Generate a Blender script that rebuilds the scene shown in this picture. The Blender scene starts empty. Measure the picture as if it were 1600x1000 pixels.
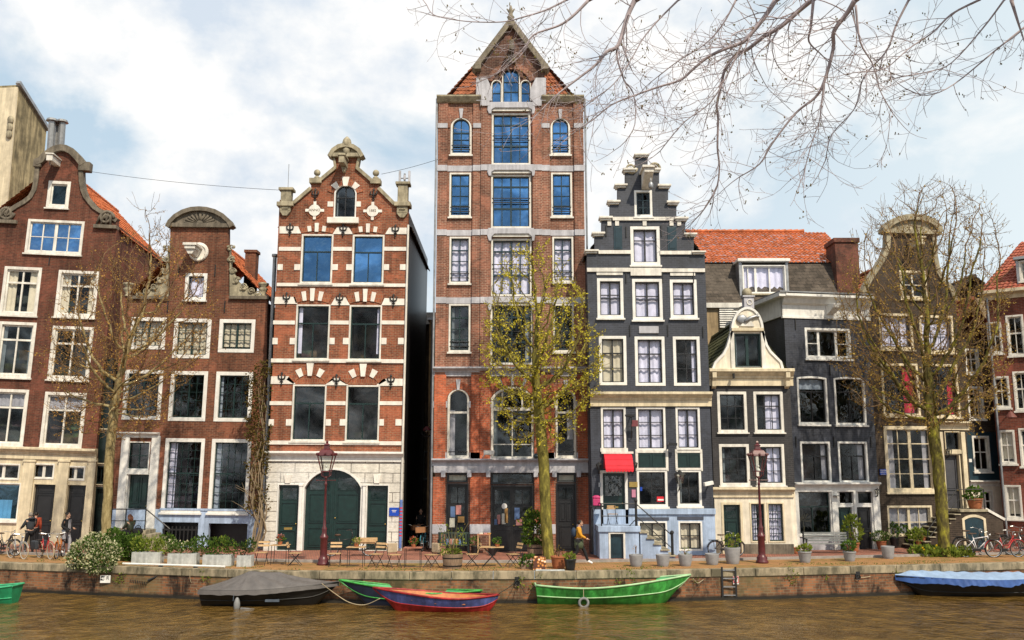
import bpy, bmesh, math, random
from mathutils import Vector, Matrix, noise as mnoise
from mathutils.geometry import delaunay_2d_cdt
from mathutils.kdtree import KDTree
sc = bpy.context.scene
C = sc.collection
R = math.radians
PI = math.pi
# ------------------------------------------------------------------ camera model (photo is 1600x1000)
FP = 1430.0
CAMH = 3.76
PITCH = math.atan(235 / FP)
CP, SP = math.cos(PITCH), math.sin(PITCH)
WATER = -1.12
def ray(px, py):
    a, b = (px - 800) / FP, (500 - py) / FP
    return Vector((a, CP - b * SP, SP + b * CP))
def at(px, py, Y):
    d = ray(px, py); t = Y / d.y
    return Vector((d.x * t, Y, CAMH + d.z * t))
def gp(px, py, z=0.0):
    d = ray(px, py); t = (z - CAMH) / d.z
    return Vector((d.x * t, d.y * t, z))
def ppm(Y):                       # photo pixels per metre at that depth
    return FP / (Y * CP)
def proj(p):
    q = Vector(p) - Vector((0, 0, CAMH)); w_ = q.y * CP + q.z * SP
    return 800 + FP * q.x / w_, 500 - FP * (q.z * CP - q.y * SP) / w_
cam_d = bpy.data.cameras.new('camera'); cam = bpy.data.objects.new('camera', cam_d); C.objects.link(cam)
cam.location = (0, 0, CAMH); cam.rotation_euler = (PI / 2 + PITCH, 0, 0)
cam_d.sensor_width = 36; cam_d.lens = FP / 1600 * 36; cam_d.clip_start = .1; cam_d.clip_end = 6000
sc.camera = cam

# ------------------------------------------------------------------ materials
MATS = {}
def nt(name):
    m = bpy.data.materials.new(name); m.use_nodes = True
    n = m.node_tree; n.nodes.clear()
    out = n.nodes.new('ShaderNodeOutputMaterial')
    return m, n, out
def N(n, typ, **kw):
    x = n.nodes.new(typ)
    for k, v in kw.items():
        if k.startswith('i_'):
            key = k[2:]; key = int(key) if key.isdigit() else key.replace('_', ' ')
            x.inputs[key].default_value = v
        else: setattr(x, k, v)
    return x
def ramp(n, fac, stops):
    r = N(n, 'ShaderNodeValToRGB')
    e = r.color_ramp.elements
    while len(e) < len(stops): e.new(.5)
    for el, (p, c) in zip(e, stops):
        el.position = p; el.color = (c, c, c, 1) if isinstance(c, (int, float)) else (*c, 1)
    n.links.new(fac, r.inputs[0]); return r.outputs[0]
def mixc(n, fac, a, b, mode='MIX'):
    m = N(n, 'ShaderNodeMix', data_type='RGBA', blend_type=mode)
    for s, v in ((0, fac), (6, a), (7, b)):
        if isinstance(v, bpy.types.NodeSocket): n.links.new(v, m.inputs[s])
        elif isinstance(v, (int, float)) and s == 0: m.inputs[s].default_value = v
        else: m.inputs[s].default_value = (*v, 1) if not isinstance(v, (int, float)) else (v, v, v, 1)
    return m.outputs[2]
def mth(n, op, a, b=0.0, c=0.0):
    m = N(n, 'ShaderNodeMath', operation=op)
    for i, v in enumerate((a, b, c)):
        if isinstance(v, bpy.types.NodeSocket): n.links.new(v, m.inputs[i])
        else: m.inputs[i].default_value = v
    return m.outputs[0]
def coords(n, scale=(1, 1, 1), kind='Object'):
    t = N(n, 'ShaderNodeTexCoord'); mp = N(n, 'ShaderNodeMapping'); mp.inputs['Scale'].default_value = scale
    n.links.new(t.outputs[kind], mp.inputs[0]); return mp.outputs[0]
def noise(n, vec, scale, detail=4, rough=.55, dist=0):
    x = N(n, 'ShaderNodeTexNoise'); x.inputs['Scale'].default_value = scale; x.inputs['Detail'].default_value = detail
    x.inputs['Roughness'].default_value = rough; x.inputs['Distortion'].default_value = dist
    n.links.new(vec, x.inputs['Vector']); return x.outputs[0]
def principled(n, out, col, rough=.7, metal=0, spec=.4, bump=None, bstr=.3, bdist=.02):
    p = N(n, 'ShaderNodeBsdfPrincipled')
    if isinstance(col, bpy.types.NodeSocket): n.links.new(col, p.inputs['Base Color'])
    else: p.inputs['Base Color'].default_value = (*col, 1)
    if isinstance(rough, bpy.types.NodeSocket): n.links.new(rough, p.inputs['Roughness'])
    else: p.inputs['Roughness'].default_value = rough
    p.inputs['Metallic'].default_value = metal; p.inputs['Specular IOR Level'].default_value = spec
    if bump is not None:
        b = N(n, 'ShaderNodeBump'); b.inputs['Strength'].default_value = bstr; b.inputs['Distance'].default_value = bdist
        n.links.new(bump, b.inputs['Height']); n.links.new(b.outputs[0], p.inputs['Normal'])
    n.links.new(p.outputs[0], out.inputs[0]); return p
def plain(name, col, rough=.6, var=.3, scale=3., metal=0, spec=.4, bump=.15, streak=0., stretch=(1, 1, 1)):
    if name in MATS: return MATS[name]
    m, n, out = nt(name)
    v = coords(n, stretch)
    a = noise(n, v, scale, 6, .65)
    f = ramp(n, a, [(.3, 1 - var), (.7, 1 + var * .35)])
    c = mixc(n, 1., col, f, 'MULTIPLY')
    if streak:
        s = noise(n, coords(n, (2.2, 2.2, .22)), 2.0, 5, .7)
        c = mixc(n, 1., c, ramp(n, s, [(.42, 1 - streak), (.62, 1.)]), 'MULTIPLY')
    principled(n, out, c, rough, metal, spec, noise(n, v, scale * 9, 3), bump, .01)
    MATS[name] = m; return m
def brick(name, c1, c2, mortar, bw=.24, rh=.085, ms=.011, dirt=.45, rough=.85, big=.5, spec=.25, bumpy=.5):
    if name in MATS: return MATS[name]
    m, n, out = nt(name)
    t = N(n, 'ShaderNodeTexCoord'); s = N(n, 'ShaderNodeSeparateXYZ'); n.links.new(t.outputs['Object'], s.inputs[0])
    cb = N(n, 'ShaderNodeCombineXYZ'); n.links.new(mth(n, 'ADD', s.outputs[0], s.outputs[1]), cb.inputs[0]); n.links.new(s.outputs[2], cb.inputs[1])
    # a little waviness: old hand-laid courses
    nz = noise(n, t.outputs['Object'], .8, 2)
    off = N(n, 'ShaderNodeCombineXYZ'); n.links.new(mth(n, 'MULTIPLY', nz, .06), off.inputs[1])
    ad = N(n, 'ShaderNodeVectorMath', operation='ADD'); n.links.new(cb.outputs[0], ad.inputs[0]); n.links.new(off.outputs[0], ad.inputs[1])
    b = N(n, 'ShaderNodeTexBrick'); n.links.new(ad.outputs[0], b.inputs['Vector'])
    b.inputs['Color1'].default_value = (*c1, 1); b.inputs['Color2'].default_value = (*c2, 1); b.inputs['Mortar'].default_value = (*mortar, 1)
    b.inputs['Scale'].default_value = 1; b.inputs['Brick Width'].default_value = bw; b.inputs['Row Height'].default_value = rh
    b.inputs['Mortar Size'].default_value = ms; b.inputs['Mortar Smooth'].default_value = .2
    f1 = ramp(n, noise(n, t.outputs['Object'], big, 6, .62), [(.3, 1 - dirt), (.52, .95), (.72, 1.18)])
    f2 = ramp(n, noise(n, coords(n, (2.6, 2.6, .25)), 1.3, 6, .7), [(.36, 1 - dirt * .9), (.58, 1.0)])
    f3 = ramp(n, noise(n, coords(n, (5, 5, 13)), 1.0, 3, .8), [(.3, .6), (.6, 1.1)])
    c = mixc(n, 1., b.outputs[0], f1, 'MULTIPLY'); c = mixc(n, 1., c, f2, 'MULTIPLY'); c = mixc(n, .8, c, f3, 'MULTIPLY')
    pale = tuple(min(.7, k * 1.55 + .012) for k in c1)
    c = mixc(n, ramp(n, noise(n, t.outputs['Object'], .42, 5, .7, .6), [(.52, 0.), (.60, .38), (.70, .5)]), c, mixc(n, 1., pale, b.outputs[1] if False else f3, 'MULTIPLY'))
    principled(n, out, c, rough, 0, spec, b.outputs[1], -bumpy, .015)
    MATS[name] = m; return m
def leafy(name, c1, c2, c3=None):
    if name in MATS: return MATS[name]
    m, n, out = nt(name)
    g = N(n, 'ShaderNodeNewGeometry')
    c3 = c3 or c1
    col = ramp(n, g.outputs['Random Per Island'], [(0., c1), (.55, c2), (1., c3)])
    d = N(n, 'ShaderNodeBsdfDiffuse'); tl = N(n, 'ShaderNodeBsdfTranslucent'); mx = N(n, 'ShaderNodeMixShader'); mx.inputs[0].default_value = .35
    n.links.new(col, d.inputs[0]); n.links.new(col, tl.inputs[0]); n.links.new(d.outputs[0], mx.inputs[1]); n.links.new(tl.outputs[0], mx.inputs[2])
    n.links.new(mx.outputs[0], out.inputs[0]); MATS[name] = m; return m
def glass(name, refl=.10, tint=(.75, .8, .8), rcol=(1, 1, 1), wob=.06, lo=.3, hi=1.5):
    if name in MATS: return MATS[name]
    m, n, out = nt(name)
    tr = N(n, 'ShaderNodeBsdfTransparent'); tr.inputs[0].default_value = (*tint, 1)
    gl = N(n, 'ShaderNodeBsdfGlossy'); gl.inputs['Roughness'].default_value = .03; gl.inputs[0].default_value = (*rcol, 1)
    b = N(n, 'ShaderNodeBump'); b.inputs['Strength'].default_value = wob; b.inputs['Distance'].default_value = .3
    n.links.new(noise(n, coords(n), 1.6, 2), b.inputs['Height']); n.links.new(b.outputs[0], gl.inputs['Normal'])
    lw = N(n, 'ShaderNodeLayerWeight'); lw.inputs[0].default_value = .25
    f = mth(n, 'ADD', mth(n, 'MULTIPLY', lw.outputs[0], .12), refl)
    f = mth(n, 'MULTIPLY', f, ramp(n, noise(n, coords(n, (1., 1, 1.)), .62, 3, .5, .9), [(.36, lo), (.5, (lo + hi) / 2.6), (.66, hi)]))  # noise varies the gloss to imitate patchy reflections in the panes
    mx = N(n, 'ShaderNodeMixShader'); n.links.new(f, mx.inputs[0]); n.links.new(tr.outputs[0], mx.inputs[1]); n.links.new(gl.outputs[0], mx.inputs[2])
    n.links.new(mx.outputs[0], out.inputs[0]); MATS[name] = m; return m

# ------------------------------------------------------------------ mesh builder
class B:
    def __init__(s): s.v = []; s.f = []; s.mi = []; s.cur = 0
    def add(s, vs, fs):
        o = len(s.v); s.v += [tuple(p) for p in vs]
        for f in fs: s.f.append(tuple(i + o for i in f)); s.mi.append(s.cur)
        return s
    def box(s, x0, x1, y0, y1, z0, z1):
        return s.add([(x0, y0, z0), (x1, y0, z0), (x1, y1, z0), (x0, y1, z0), (x0, y0, z1), (x1, y0, z1), (x1, y1, z1), (x0, y1, z1)],
                     [(0, 3, 2, 1), (4, 5, 6, 7), (0, 1, 5, 4), (1, 2, 6, 5), (2, 3, 7, 6), (3, 0, 4, 7)])
    def bar(s, a, b, w, h=None, up=(0, 0, 1)):
        a, b = Vector(a), Vector(b); d = (b - a).normalized(); u = Vector(up)
        if abs(d.dot(u)) > .98: u = Vector((1, 0, 0))
        x = d.cross(u).normalized(); y = x.cross(d).normalized(); h = h or w
        q = [x * (sx * w / 2) + y * (sy * h / 2) for sx, sy in ((-1, -1), (1, -1), (1, 1), (-1, 1))]
        return s.add([a + k for k in q] + [b + k for k in q], [(0, 1, 2, 3), (7, 6, 5, 4)] + [(i, i + 4, (i + 1) % 4 + 4, (i + 1) % 4) for i in range(4)])
    def prism(s, pts, y0, y1):            # polygon in x,z extruded along y
        n = len(pts)
        return s.add([(x, y0, z) for x, z in pts] + [(x, y1, z) for x, z in pts],
                     [tuple(range(n)), tuple(range(2 * n - 1, n - 1, -1))] + [(i, i + n, (i + 1) % n + n, (i + 1) % n) for i in range(n)])
    def prismx(s, prof, x0, x1):          # polygon in y,z extruded along x
        n = len(prof)
        return s.add([(x0, y, z) for y, z in prof] + [(x1, y, z) for y, z in prof],
                     [tuple(range(n)), tuple(range(2 * n - 1, n - 1, -1))] + [(i, i + n, (i + 1) % n + n, (i + 1) % n) for i in range(n)])
    def prismz(s, pts, z0, z1):
        n = len(pts)
        return s.add([(x, y, z0) for x, y in pts] + [(x, y, z1) for x, y in pts],
                     [tuple(range(n)), tuple(range(2 * n - 1, n - 1, -1))] + [(i, i + n, (i + 1) % n + n, (i + 1) % n) for i in range(n)])
    def ring(s, o, i, y0, y1, closed=True):   # o, i: same-length loops in x,z
        n = len(o); k = n if closed else n - 1
        vs = [(x, y0, z) for x, z in o] + [(x, y0, z) for x, z in i] + [(x, y1, z) for x, z in o] + [(x, y1, z) for x, z in i]
        fs = []
        for a in range(k):
            b = (a + 1) % n
            fs += [(a, b, n + b, n + a), (2 * n + a, 3 * n + a, 3 * n + b, 2 * n + b), (a, 2 * n + a, 2 * n + b, b), (n + a, n + b, 3 * n + b, 3 * n + a)]
        if not closed: fs += [(0, n, 3 * n, 2 * n), (n - 1, 3 * n - 1, 4 * n - 1, 2 * n - 1)]
        return s.add(vs, fs)
    def tube(s, pts, r, n=6, cap=True):
        pts = [Vector(p) for p in pts]; k = len(pts)
        if k < 2: return s
        rs = r if isinstance(r, (list, tuple)) else [r] * k
        vs = []; px = None
        for i, p in enumerate(pts):
            d = (pts[min(i + 1, k - 1)] - pts[max(i - 1, 0)])
            d = d.normalized() if d.length > 1e-9 else Vector((0, 0, 1))
            if px is None:
                u = Vector((0, 0, 1)) if abs(d.z) < .9 else Vector((1, 0, 0)); px = d.cross(u).normalized()
            else:
                px = px - d * px.dot(d); px = px.normalized() if px.length > 1e-6 else d.orthogonal().normalized()
            py = d.cross(px)
            for j in range(n):
                a = 2 * PI * j / n; vs.append(p + (px * math.cos(a) + py * math.sin(a)) * rs[i])
        fs = [(i * n + j, i * n + (j + 1) % n, (i + 1) * n + (j + 1) % n, (i + 1) * n + j) for i in range(k - 1) for j in range(n)]
        if cap: fs += [tuple(range(n - 1, -1, -1)), tuple(range((k - 1) * n, k * n))]
        return s.add(vs, fs)
    def lathe(s, prof, cx=0, cy=0, cz=0, n=16):
        k = len(prof); vs = [(cx + r * math.cos(2 * PI * j / n), cy + r * math.sin(2 * PI * j / n), cz + z) for r, z in prof for j in range(n)]
        fs = [(i * n + j, i * n + (j + 1) % n, (i + 1) * n + (j + 1) % n, (i + 1) * n + j) for i in range(k - 1) for j in range(n)]
        fs += [tuple(range(n - 1, -1, -1)), tuple(range((k - 1) * n, k * n))]
        return s.add(vs, fs)
    def ball(s, c, r, n=10, m=7):
        r = r if isinstance(r, (tuple, list)) else (r, r, r)
        vs = [(c[0], c[1], c[2] - r[2])]
        for i in range(1, m):
            a = -PI / 2 + PI * i / m
            vs += [(c[0] + r[0] * math.cos(a) * math.cos(2 * PI * j / n), c[1] + r[1] * math.cos(a) * math.sin(2 * PI * j / n), c[2] + r[2] * math.sin(a)) for j in range(n)]
        vs.append((c[0], c[1], c[2] + r[2])); t = len(vs) - 1
        fs = [(0, 1 + (j + 1) % n, 1 + j) for j in range(n)]
        fs += [(1 + i * n + j, 1 + i * n + (j + 1) % n, 1 + (i + 1) * n + (j + 1) % n, 1 + (i + 1) * n + j) for i in range(m - 2) for j in range(n)]
        fs += [(t, 1 + (m - 2) * n + j, 1 + (m - 2) * n + (j + 1) % n) for j in range(n)]
        return s.add(vs, fs)
    def torus(s, c, ax, Rr, r, n=24, m=6, a0=0, a1=2 * PI):
        ax = Vector(ax).normalized(); u = ax.orthogonal().normalized(); w = ax.cross(u); c = Vector(c)
        full = abs(a1 - a0 - 2 * PI) < 1e-6
        pts = [c + (u * math.cos(a0 + (a1 - a0) * i / n) + w * math.sin(a0 + (a1 - a0) * i / n)) * Rr for i in range(n + (0 if full else 1))]
        if not full: return s.tube(pts, r, m)
        vs = []
        for i, p in enumerate(pts):
            d = (p - c).normalized()
            vs += [p + (d * math.cos(2 * PI * j / m) + ax * math.sin(2 * PI * j / m)) * r for j in range(m)]
        return s.add(vs, [(i * m + j, ((i + 1) % n) * m + j, ((i + 1) % n) * m + (j + 1) % m, i * m + (j + 1) % m) for i in range(n) for j in range(m)])
    def xf(s, M):
        s.v = [tuple(M @ Vector(p)) for p in s.v]; return s
    def obj(s, name, mat, parent=None, smooth=False, label=None, bevel=0, fix=True):
        me = bpy.data.meshes.new(name); me.from_pydata(s.v, [], s.f)
        for m in (mat if isinstance(mat, (list, tuple)) else [mat]): me.materials.append(m)
        if any(s.mi): me.polygons.foreach_set('material_index', s.mi)
        if fix:
            bm = bmesh.new(); bm.from_mesh(me); bmesh.ops.recalc_face_normals(bm, faces=bm.faces[:]); bm.to_mesh(me); bm.free()
        if smooth: me.polygons.foreach_set('use_smooth', [True] * len(me.polygons))
        o = bpy.data.objects.new(name, me); C.objects.link(o)
        if parent is not None: o.parent = parent
        if bevel:
            md = o.modifiers.new('bevel', 'BEVEL'); md.width = bevel; md.segments = 2; md.limit_method = 'ANGLE'
        if label: o['label'] = label
        return o
def tag(o, label, cat, group=None, kind=None):
    if label: o['label'] = label
    if cat: o['category'] = cat
    if group: o['group'] = group
    if kind: o['kind'] = kind
    return o
def thing(name, label, cat, loc=(0, 0, 0), rz=0, group=None, ry=0, scale=1):
    o = bpy.data.objects.new(name, None); C.objects.link(o); o.location = loc; o.rotation_euler = (0, ry, rz); o.scale = (scale,) * 3
    o.empty_display_size = .2
    return tag(o, label, cat, group)
def struct(o): o['kind'] = 'structure'; return o
def text(name, body, size, mat, parent, loc, rot=(PI / 2, 0, 0), ext=.004, align='CENTER'):
    cu = bpy.data.curves.new(name, 'FONT'); cu.body = body; cu.size = size; cu.extrude = ext; cu.align_x = align; cu.align_y = 'CENTER'
    cu.materials.append(mat); o = bpy.data.objects.new(name, cu); C.objects.link(o); o.parent = parent; o.location = loc; o.rotation_euler = rot
    return o

# ------------------------------------------------------------------ palette
white = plain('white_paint', (.77, .74, .68), .5, .25, 2.5, streak=.22)
offwhite = plain('cream_paint', (.72, .62, .44), .5, .25, 2., streak=.25)
purewhite = plain('clean_white_paint', (.78, .77, .74), .45, .18, 2.5, streak=.12)
stone = plain('weathered_sandstone', (.42, .37, .26), .85, .5, 3., bump=.4, streak=.35)
darkstone = plain('dark_weathered_stone', (.20, .17, .13), .85, .5, 3., bump=.4, streak=.4)
greystone = plain('pale_grey_stone', (.50, .50, .55), .7, .25, 2., streak=.25)
whitestone = plain('whitewashed_stone', (.80, .76, .70), .7, .2, 2.5, streak=.15)
bluewash = plain('pale_blue_render', (.40, .51, .70), .8, .3, 1.6, bump=.3, streak=.28)
creamwall = plain('cream_render', (.80, .73, .60), .7, .25, 1.5, streak=.22)
dkgreen = plain('dark_green_paint', (.007, .017, .016), .35, .5, 4., spec=.5)
green2 = plain('bottle_green_paint', (.006, .026, .024), .35, .4, 4., spec=.5)
tealdark = plain('dark_teal_paint', (.012, .035, .05), .35, .4, 4., spec=.5)
blackp = plain('black_paint', (.014, .014, .016), .4, .4, 4., spec=.5)
iron = plain('wrought_iron', (.012, .012, .013), .5, .4, 8., spec=.5)
zinc = plain('zinc_pipe', (.33, .34, .36), .45, .4, 3., metal=.6)
steel = plain('galvanised_steel', (.30, .30, .30), .4, .35, 4., metal=.7)
lampred = plain('oxblood_lamp_paint', (.10, .018, .022), .38, .5, 6., spec=.5)
redawn = plain('red_canvas', (.62, .018, .035), .75, .22, 3.)
woodm = plain('weathered_wood', (.34, .21, .11), .7, .45, 5., stretch=(1, 1, 6))
woodlt = plain('pale_slat_wood', (.52, .34, .17), .6, .4, 6.)
woodgrey = plain('grey_barrel_wood', (.24, .165, .11), .8, .5, 7., stretch=(4, 4, .6), bump=.4)
terracotta = plain('terracotta', (.38, .13, .055), .8, .4, 6.)
potgrey = plain('grey_planter', (.27, .27, .28), .7, .25, 4.)
concrete = plain('pale_concrete', (.48, .50, .49), .85, .35, 4., bump=.3, streak=.2)
slate = brick('roof_slate', (.075, .062, .050), (.13, .105, .085), (.03, .027, .025), .42, .20, .012, .35)
moss_tile = plain('mossy_dark_tile', (.085, .090, .04), .9, .6, 4., bump=.5)
orange_tile = plain('orange_clay_tile', (.50, .14, .05), .8, .6, 2.4, bump=.3)
dull_tile = plain('sooty_orange_tile', (.36, .125, .06), .85, .55, 3., bump=.3)
red_tile = plain('dark_red_clay_tile', (.32, .085, .05), .8, .45, 2.4, bump=.3)
br_h1 = brick('dark_purple_brick', (.165, .050, .030), (.095, .032, .023), (.15, .09, .06))
br_h2 = brick('brown_red_brick', (.225, .075, .040), (.12, .042, .028), (.22, .14, .09))
br_h3 = brick('warm_orange_brick', (.335, .098, .047), (.195, .056, .033), (.30, .20, .13))
br_h3d = brick('wire_cut_orange_brick', (.40, .13, .06), (.26, .07, .04), (.32, .2, .13), .12, .20, .012)
br_h4 = brick('pink_brown_brick', (.30, .118, .074), (.17, .066, .046), (.40, .28, .21))
br_gab = brick('dark_gable_brick', (.165, .07, .05), (.09, .042, .034), (.24, .17, .13))  # darker variant of the warehouse brick, for the gable
br_h4r = brick('orange_red_quoin_brick', (.48, .112, .047), (.31, .074, .037), (.33, .20, .14))
br_h5 = brick('black_painted_brick', (.030, .036, .055), (.021, .025, .038), (.050, .055, .075), .26, .09, .014, .35, .55, .7, .5, .8)  # lighter joints paint in the highlights along the black courses
br_h6 = brick('charcoal_painted_brick', (.028, .026, .028), (.020, .019, .021), (.048, .045, .048), .26, .09, .014, .3, .6, .7, .4, .5)
br_h8 = brick('dark_brown_painted_brick', (.050, .036, .026), (.032, .023, .018), (.078, .058, .042), .26, .09, .014, .4, .75, .7)
br_h10 = brick('red_brick', (.27, .07, .042), (.17, .043, .03), (.2, .12, .09))
br_quay = brick('quay_brick', (.20, .088, .042), (.105, .052, .03), (.10, .08, .05), .28, .10, .018, .65, .9, 1.2, .2, .9)
br_pave = brick('paving_clinker', (.36, .135, .085), (.26, .10, .07), (.20, .12, .085), .22, .11, .012, .3)
gl_dark = glass('window_glass', .055, (.62, .68, .68), lo=.15, hi=1.9)
gl_clear = glass('clear_window_glass', .035, (.94, .95, .97), lo=.3, hi=1.6)
gl_sky = glass('sky_reflecting_glass', .46, (.25, .32, .40), (.24, .54, 1.0), .12, .55, 1.35)  # blue of the reflected sky is tinted into the gloss colour
gl_blue = glass('blue_tinted_glass', .10, (.35, .62, .75), (.5, .8, 1), .05)
gl_lamp = glass('lantern_glass', .10, (.9, .92, .9), (1, 1, 1), .02)
cur_white = plain('white_curtain', (.74, .74, .92), .9, .2, 3.)
cur_cream = plain('cream_blind', (.66, .60, .46), .9, .2, 3.)
cur_grey = plain('grey_curtain', (.36, .36, .40), .9, .3, 3.)
cur_red = plain('crimson_curtain', (.55, .012, .05), .9, .2, 3.)
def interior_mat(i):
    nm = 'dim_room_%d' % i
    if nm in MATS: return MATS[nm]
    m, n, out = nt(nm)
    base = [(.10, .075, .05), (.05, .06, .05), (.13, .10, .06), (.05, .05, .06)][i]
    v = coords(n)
    a = noise(n, v, 1.1, 4, .6); c = mixc(n, ramp(n, a, [(.42, 0), (.6, 1)]), tuple(k * .08 for k in base), tuple(k * 1.3 for k in base))  # dimness of the rooms is put into these dark colours
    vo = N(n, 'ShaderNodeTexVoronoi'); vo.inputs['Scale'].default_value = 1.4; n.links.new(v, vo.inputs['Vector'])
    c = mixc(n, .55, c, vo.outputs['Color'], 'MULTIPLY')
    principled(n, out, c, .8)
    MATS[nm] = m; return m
# ------------------------------------------------------------------ houses
def arc_pts(x0, x1, z0, z1, rise=0, k=12):
    if rise <= 0: return [(x0, z0), (x1, z0), (x1, z1), (x0, z1)]
    w = (x1 - x0) / 2; rise = min(rise, w); Rr = (w * w + rise * rise) / (2 * rise); cx = (x0 + x1) / 2; cz = z1 - Rr
    a = math.asin(min(1, w / Rr))
    return [(x0, z0), (x1, z0)] + [(cx + Rr * math.sin(a - 2 * a * i / k), cz + Rr * math.cos(a - 2 * a * i / k)) for i in range(k + 1)]
def inside(p, poly):
    x, y = p; c = False; n = len(poly)
    for i in range(n):
        x1, y1 = poly[i]; x2, y2 = poly[(i + 1) % n]
        if (y1 > y) != (y2 > y) and x < (x2 - x1) * (y - y1) / (y2 - y1) + x1: c = not c
    return c
rngw = random.Random(5)
class House:
    def __init__(s, name, label, px, Y, rz=0., roll=0., cat='house'):
        X = (px - 800) / FP * (Y * CP - CAMH * SP)
        s.root = thing(name, label, cat, (X, Y, 0), rz, ry=roll)
        s.M = Matrix.Translation((X, Y, 0)) @ Matrix.Rotation(rz, 4, 'Z') @ Matrix.Rotation(roll, 4, 'Y')
        s.Mi = s.M.inverted(); s.o = s.Mi @ Vector((0, 0, CAMH)); s.holes = []; s.label = label
    def L(s, px, py, y=0.):
        d = s.Mi.to_3x3() @ ray(px, py); t = (y - s.o.y) / d.y; p = s.o + d * t
        return (p.x, p.z)
    def pl(s, pts, y=0.): return [s.L(a, b, y) for a, b in pts]
    def rect(s, r, y=0.):
        x0, y0, x1, y1 = r; xm, ym = (x0 + x1) / 2, (y0 + y1) / 2
        return s.L(x0, ym, y)[0], s.L(x1, ym, y)[0], s.L(xm, y1, y)[1], s.L(xm, y0, y)[1]
    def hole(s, pts): s.holes.append(pts)
    def wall(s, outline, mat, name='wall', thick=.3, y=0., px=True):
        out = s.pl(outline, y) if px else outline
        hs = [h for h in s.holes if inside((sum(p[0] for p in h) / len(h), sum(p[1] for p in h) / len(h)), out)]
        co = []; ed = []
        for lp in [out] + hs:
            o = len(co); n = len(lp); co += [Vector(p) for p in lp]; ed += [(o + i, o + (i + 1) % n) for i in range(n)]
        vs, es, fs, *_ = delaunay_2d_cdt(co, ed, [], 0, 1e-4)
        b = B(); tri = []
        for f in fs:
            c = (sum(vs[i].x for i in f) / 3, sum(vs[i].y for i in f) / 3)
            if inside(c, out) and not any(inside(c, h) for h in hs): tri.append(tuple(f))
        k = len(vs)
        V = [(p.x, y, p.y) for p in vs] + [(p.x, y + thick, p.y) for p in vs]
        cnt = {}
        for f in tri:
            for i in range(3): e = (f[i], f[(i + 1) % 3]); cnt[e] = 1
        F_ = list(tri) + [tuple(i + k for i in reversed(f)) for f in tri]
        for (i, j) in cnt:
            if (j, i) not in cnt: F_.append((i, i + k, j + k, j))
        used = sorted({i for f in F_ for i in f}); mp = {o: n for n, o in enumerate(used)}
        b.add([V[i] for i in used], [tuple(mp[i] for i in f) for f in F_])
        return b.obj(name, mat, s.root)
    def window(s, r, bars='', fw=.1, sash=dkgreen, frame=white, pane=gl_dark, arch=0., sill=True, curtain=None, cov=((0, 1, 0, 1),), rec=.13,
               proud=.03, sw=.05, im=None, label=None, y=0., hole=True, sillmat=None, fb=None, local=False, deep=.9, sillh=.09):
        x0, x1, z0, z1 = r if local else s.rect(r, y)
        rise = arch * (x1 - x0) / 2 if arch else 0
        e = .012
        if hole: s.hole(arc_pts(x0 + e, x1 - e, z0 + e, z1 - e, rise))
        fb = fw if fb is None else fb
        ri = max(0, rise - fw * .3) if rise else 0
        a0, a1, b0, b1 = x0 + fw, x1 - fw, z0 + fb, z1 - fw
        if rise and arch >= .99: ri = (a1 - a0) / 2
        f = B().ring(arc_pts(x0, x1, z0, z1, rise), arc_pts(a0, a1, b0, b1, ri), y - proud, y + rec + .06).obj('window', frame, s.root, label=label, bevel=.012)
        sb = B().ring(arc_pts(a0 - .004, a1 + .004, b0 - .004, b1 + .004, ri), arc_pts(a0 + sw, a1 - sw, b0 + sw, b1 - sw, max(0, ri - sw * .6) if arch < .99 else (a1 - a0) / 2 - sw), y + rec - .04, y + rec + .04)
        W, H = a1 - a0, b1 - b0
        for tk in [t for t in bars.split(',') if t]:
            rng = (0., 1.)
            if '@' in tk: tk, q = tk.split('@'); rng = tuple(float(k) for k in q.split('_'))
            tk, w = tk.split(':') if ':' in tk else (tk, '4'); w = float(w) / 100
            q = .028 + min(.012, w * .1)
            if tk[0] == 'g':
                nx, nz = (int(k) for k in tk[1:].split('x'))
                lo, hi = b1 - H * rng[1], b1 - H * rng[0]
                for i in range(1, nx): xx = a0 + W * i / nx; sb.box(xx - w / 2, xx + w / 2, y + rec - q + .006, y + rec + q, lo, hi)
                for i in range(1, nz): zz = lo + (hi - lo) * i / nz; sb.box(a0, a1, y + rec - q + .003, y + rec + q, zz - w / 2, zz + w / 2)
            elif tk[0] == 'v':
                xx = a0 + W * float(tk[1:]); sb.box(xx - w / 2, xx + w / 2, y + rec - q - .006, y + rec + q, b1 - H * rng[1], b1 - H * rng[0])
            else:
                zz = b1 - H * float(tk[1:]); sb.box(a0 + W * rng[0], a0 + W * rng[1], y + rec - q - .012, y + rec + q, zz - w / 2, zz + w / 2)
        sb.obj('sash', sash, f, fix=True)
        if curtain is None and pane is gl_dark and (x1 - x0) > .75 and rngw.random() < .55:
            k = rngw.random(); curtain = rngw.choice((cur_grey, cur_white, cur_cream))
            cov = ((0, rngw.uniform(.08, .2), 0, 1),) if k < .35 else ((1 - rngw.uniform(.08, .2), 1, 0, 1),) if k < .65 else ((0, .13, 0, 1), (.87, 1, 0, 1)) if k < .85 else ((.0, 1, 0, rngw.uniform(.1, .25)),)
        elif curtain is not None and pane is gl_dark: pane = gl_clear
        pp = arc_pts(a0, a1, b0, b1, ri)
        B().add([(px, y + rec + .005, pz) for px, pz in pp], [tuple(range(len(pp)))]).obj('pane', pane, f, fix=False)
        if sill:
            B().prismx([(y - proud - .09, z0 - sillh), (y + .02, z0 - sillh), (y + .02, z0 + .012), (y - proud - .09, z0 - .012)], x0 - .06, x1 + .06).obj('sill', sillmat or frame, f)
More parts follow.
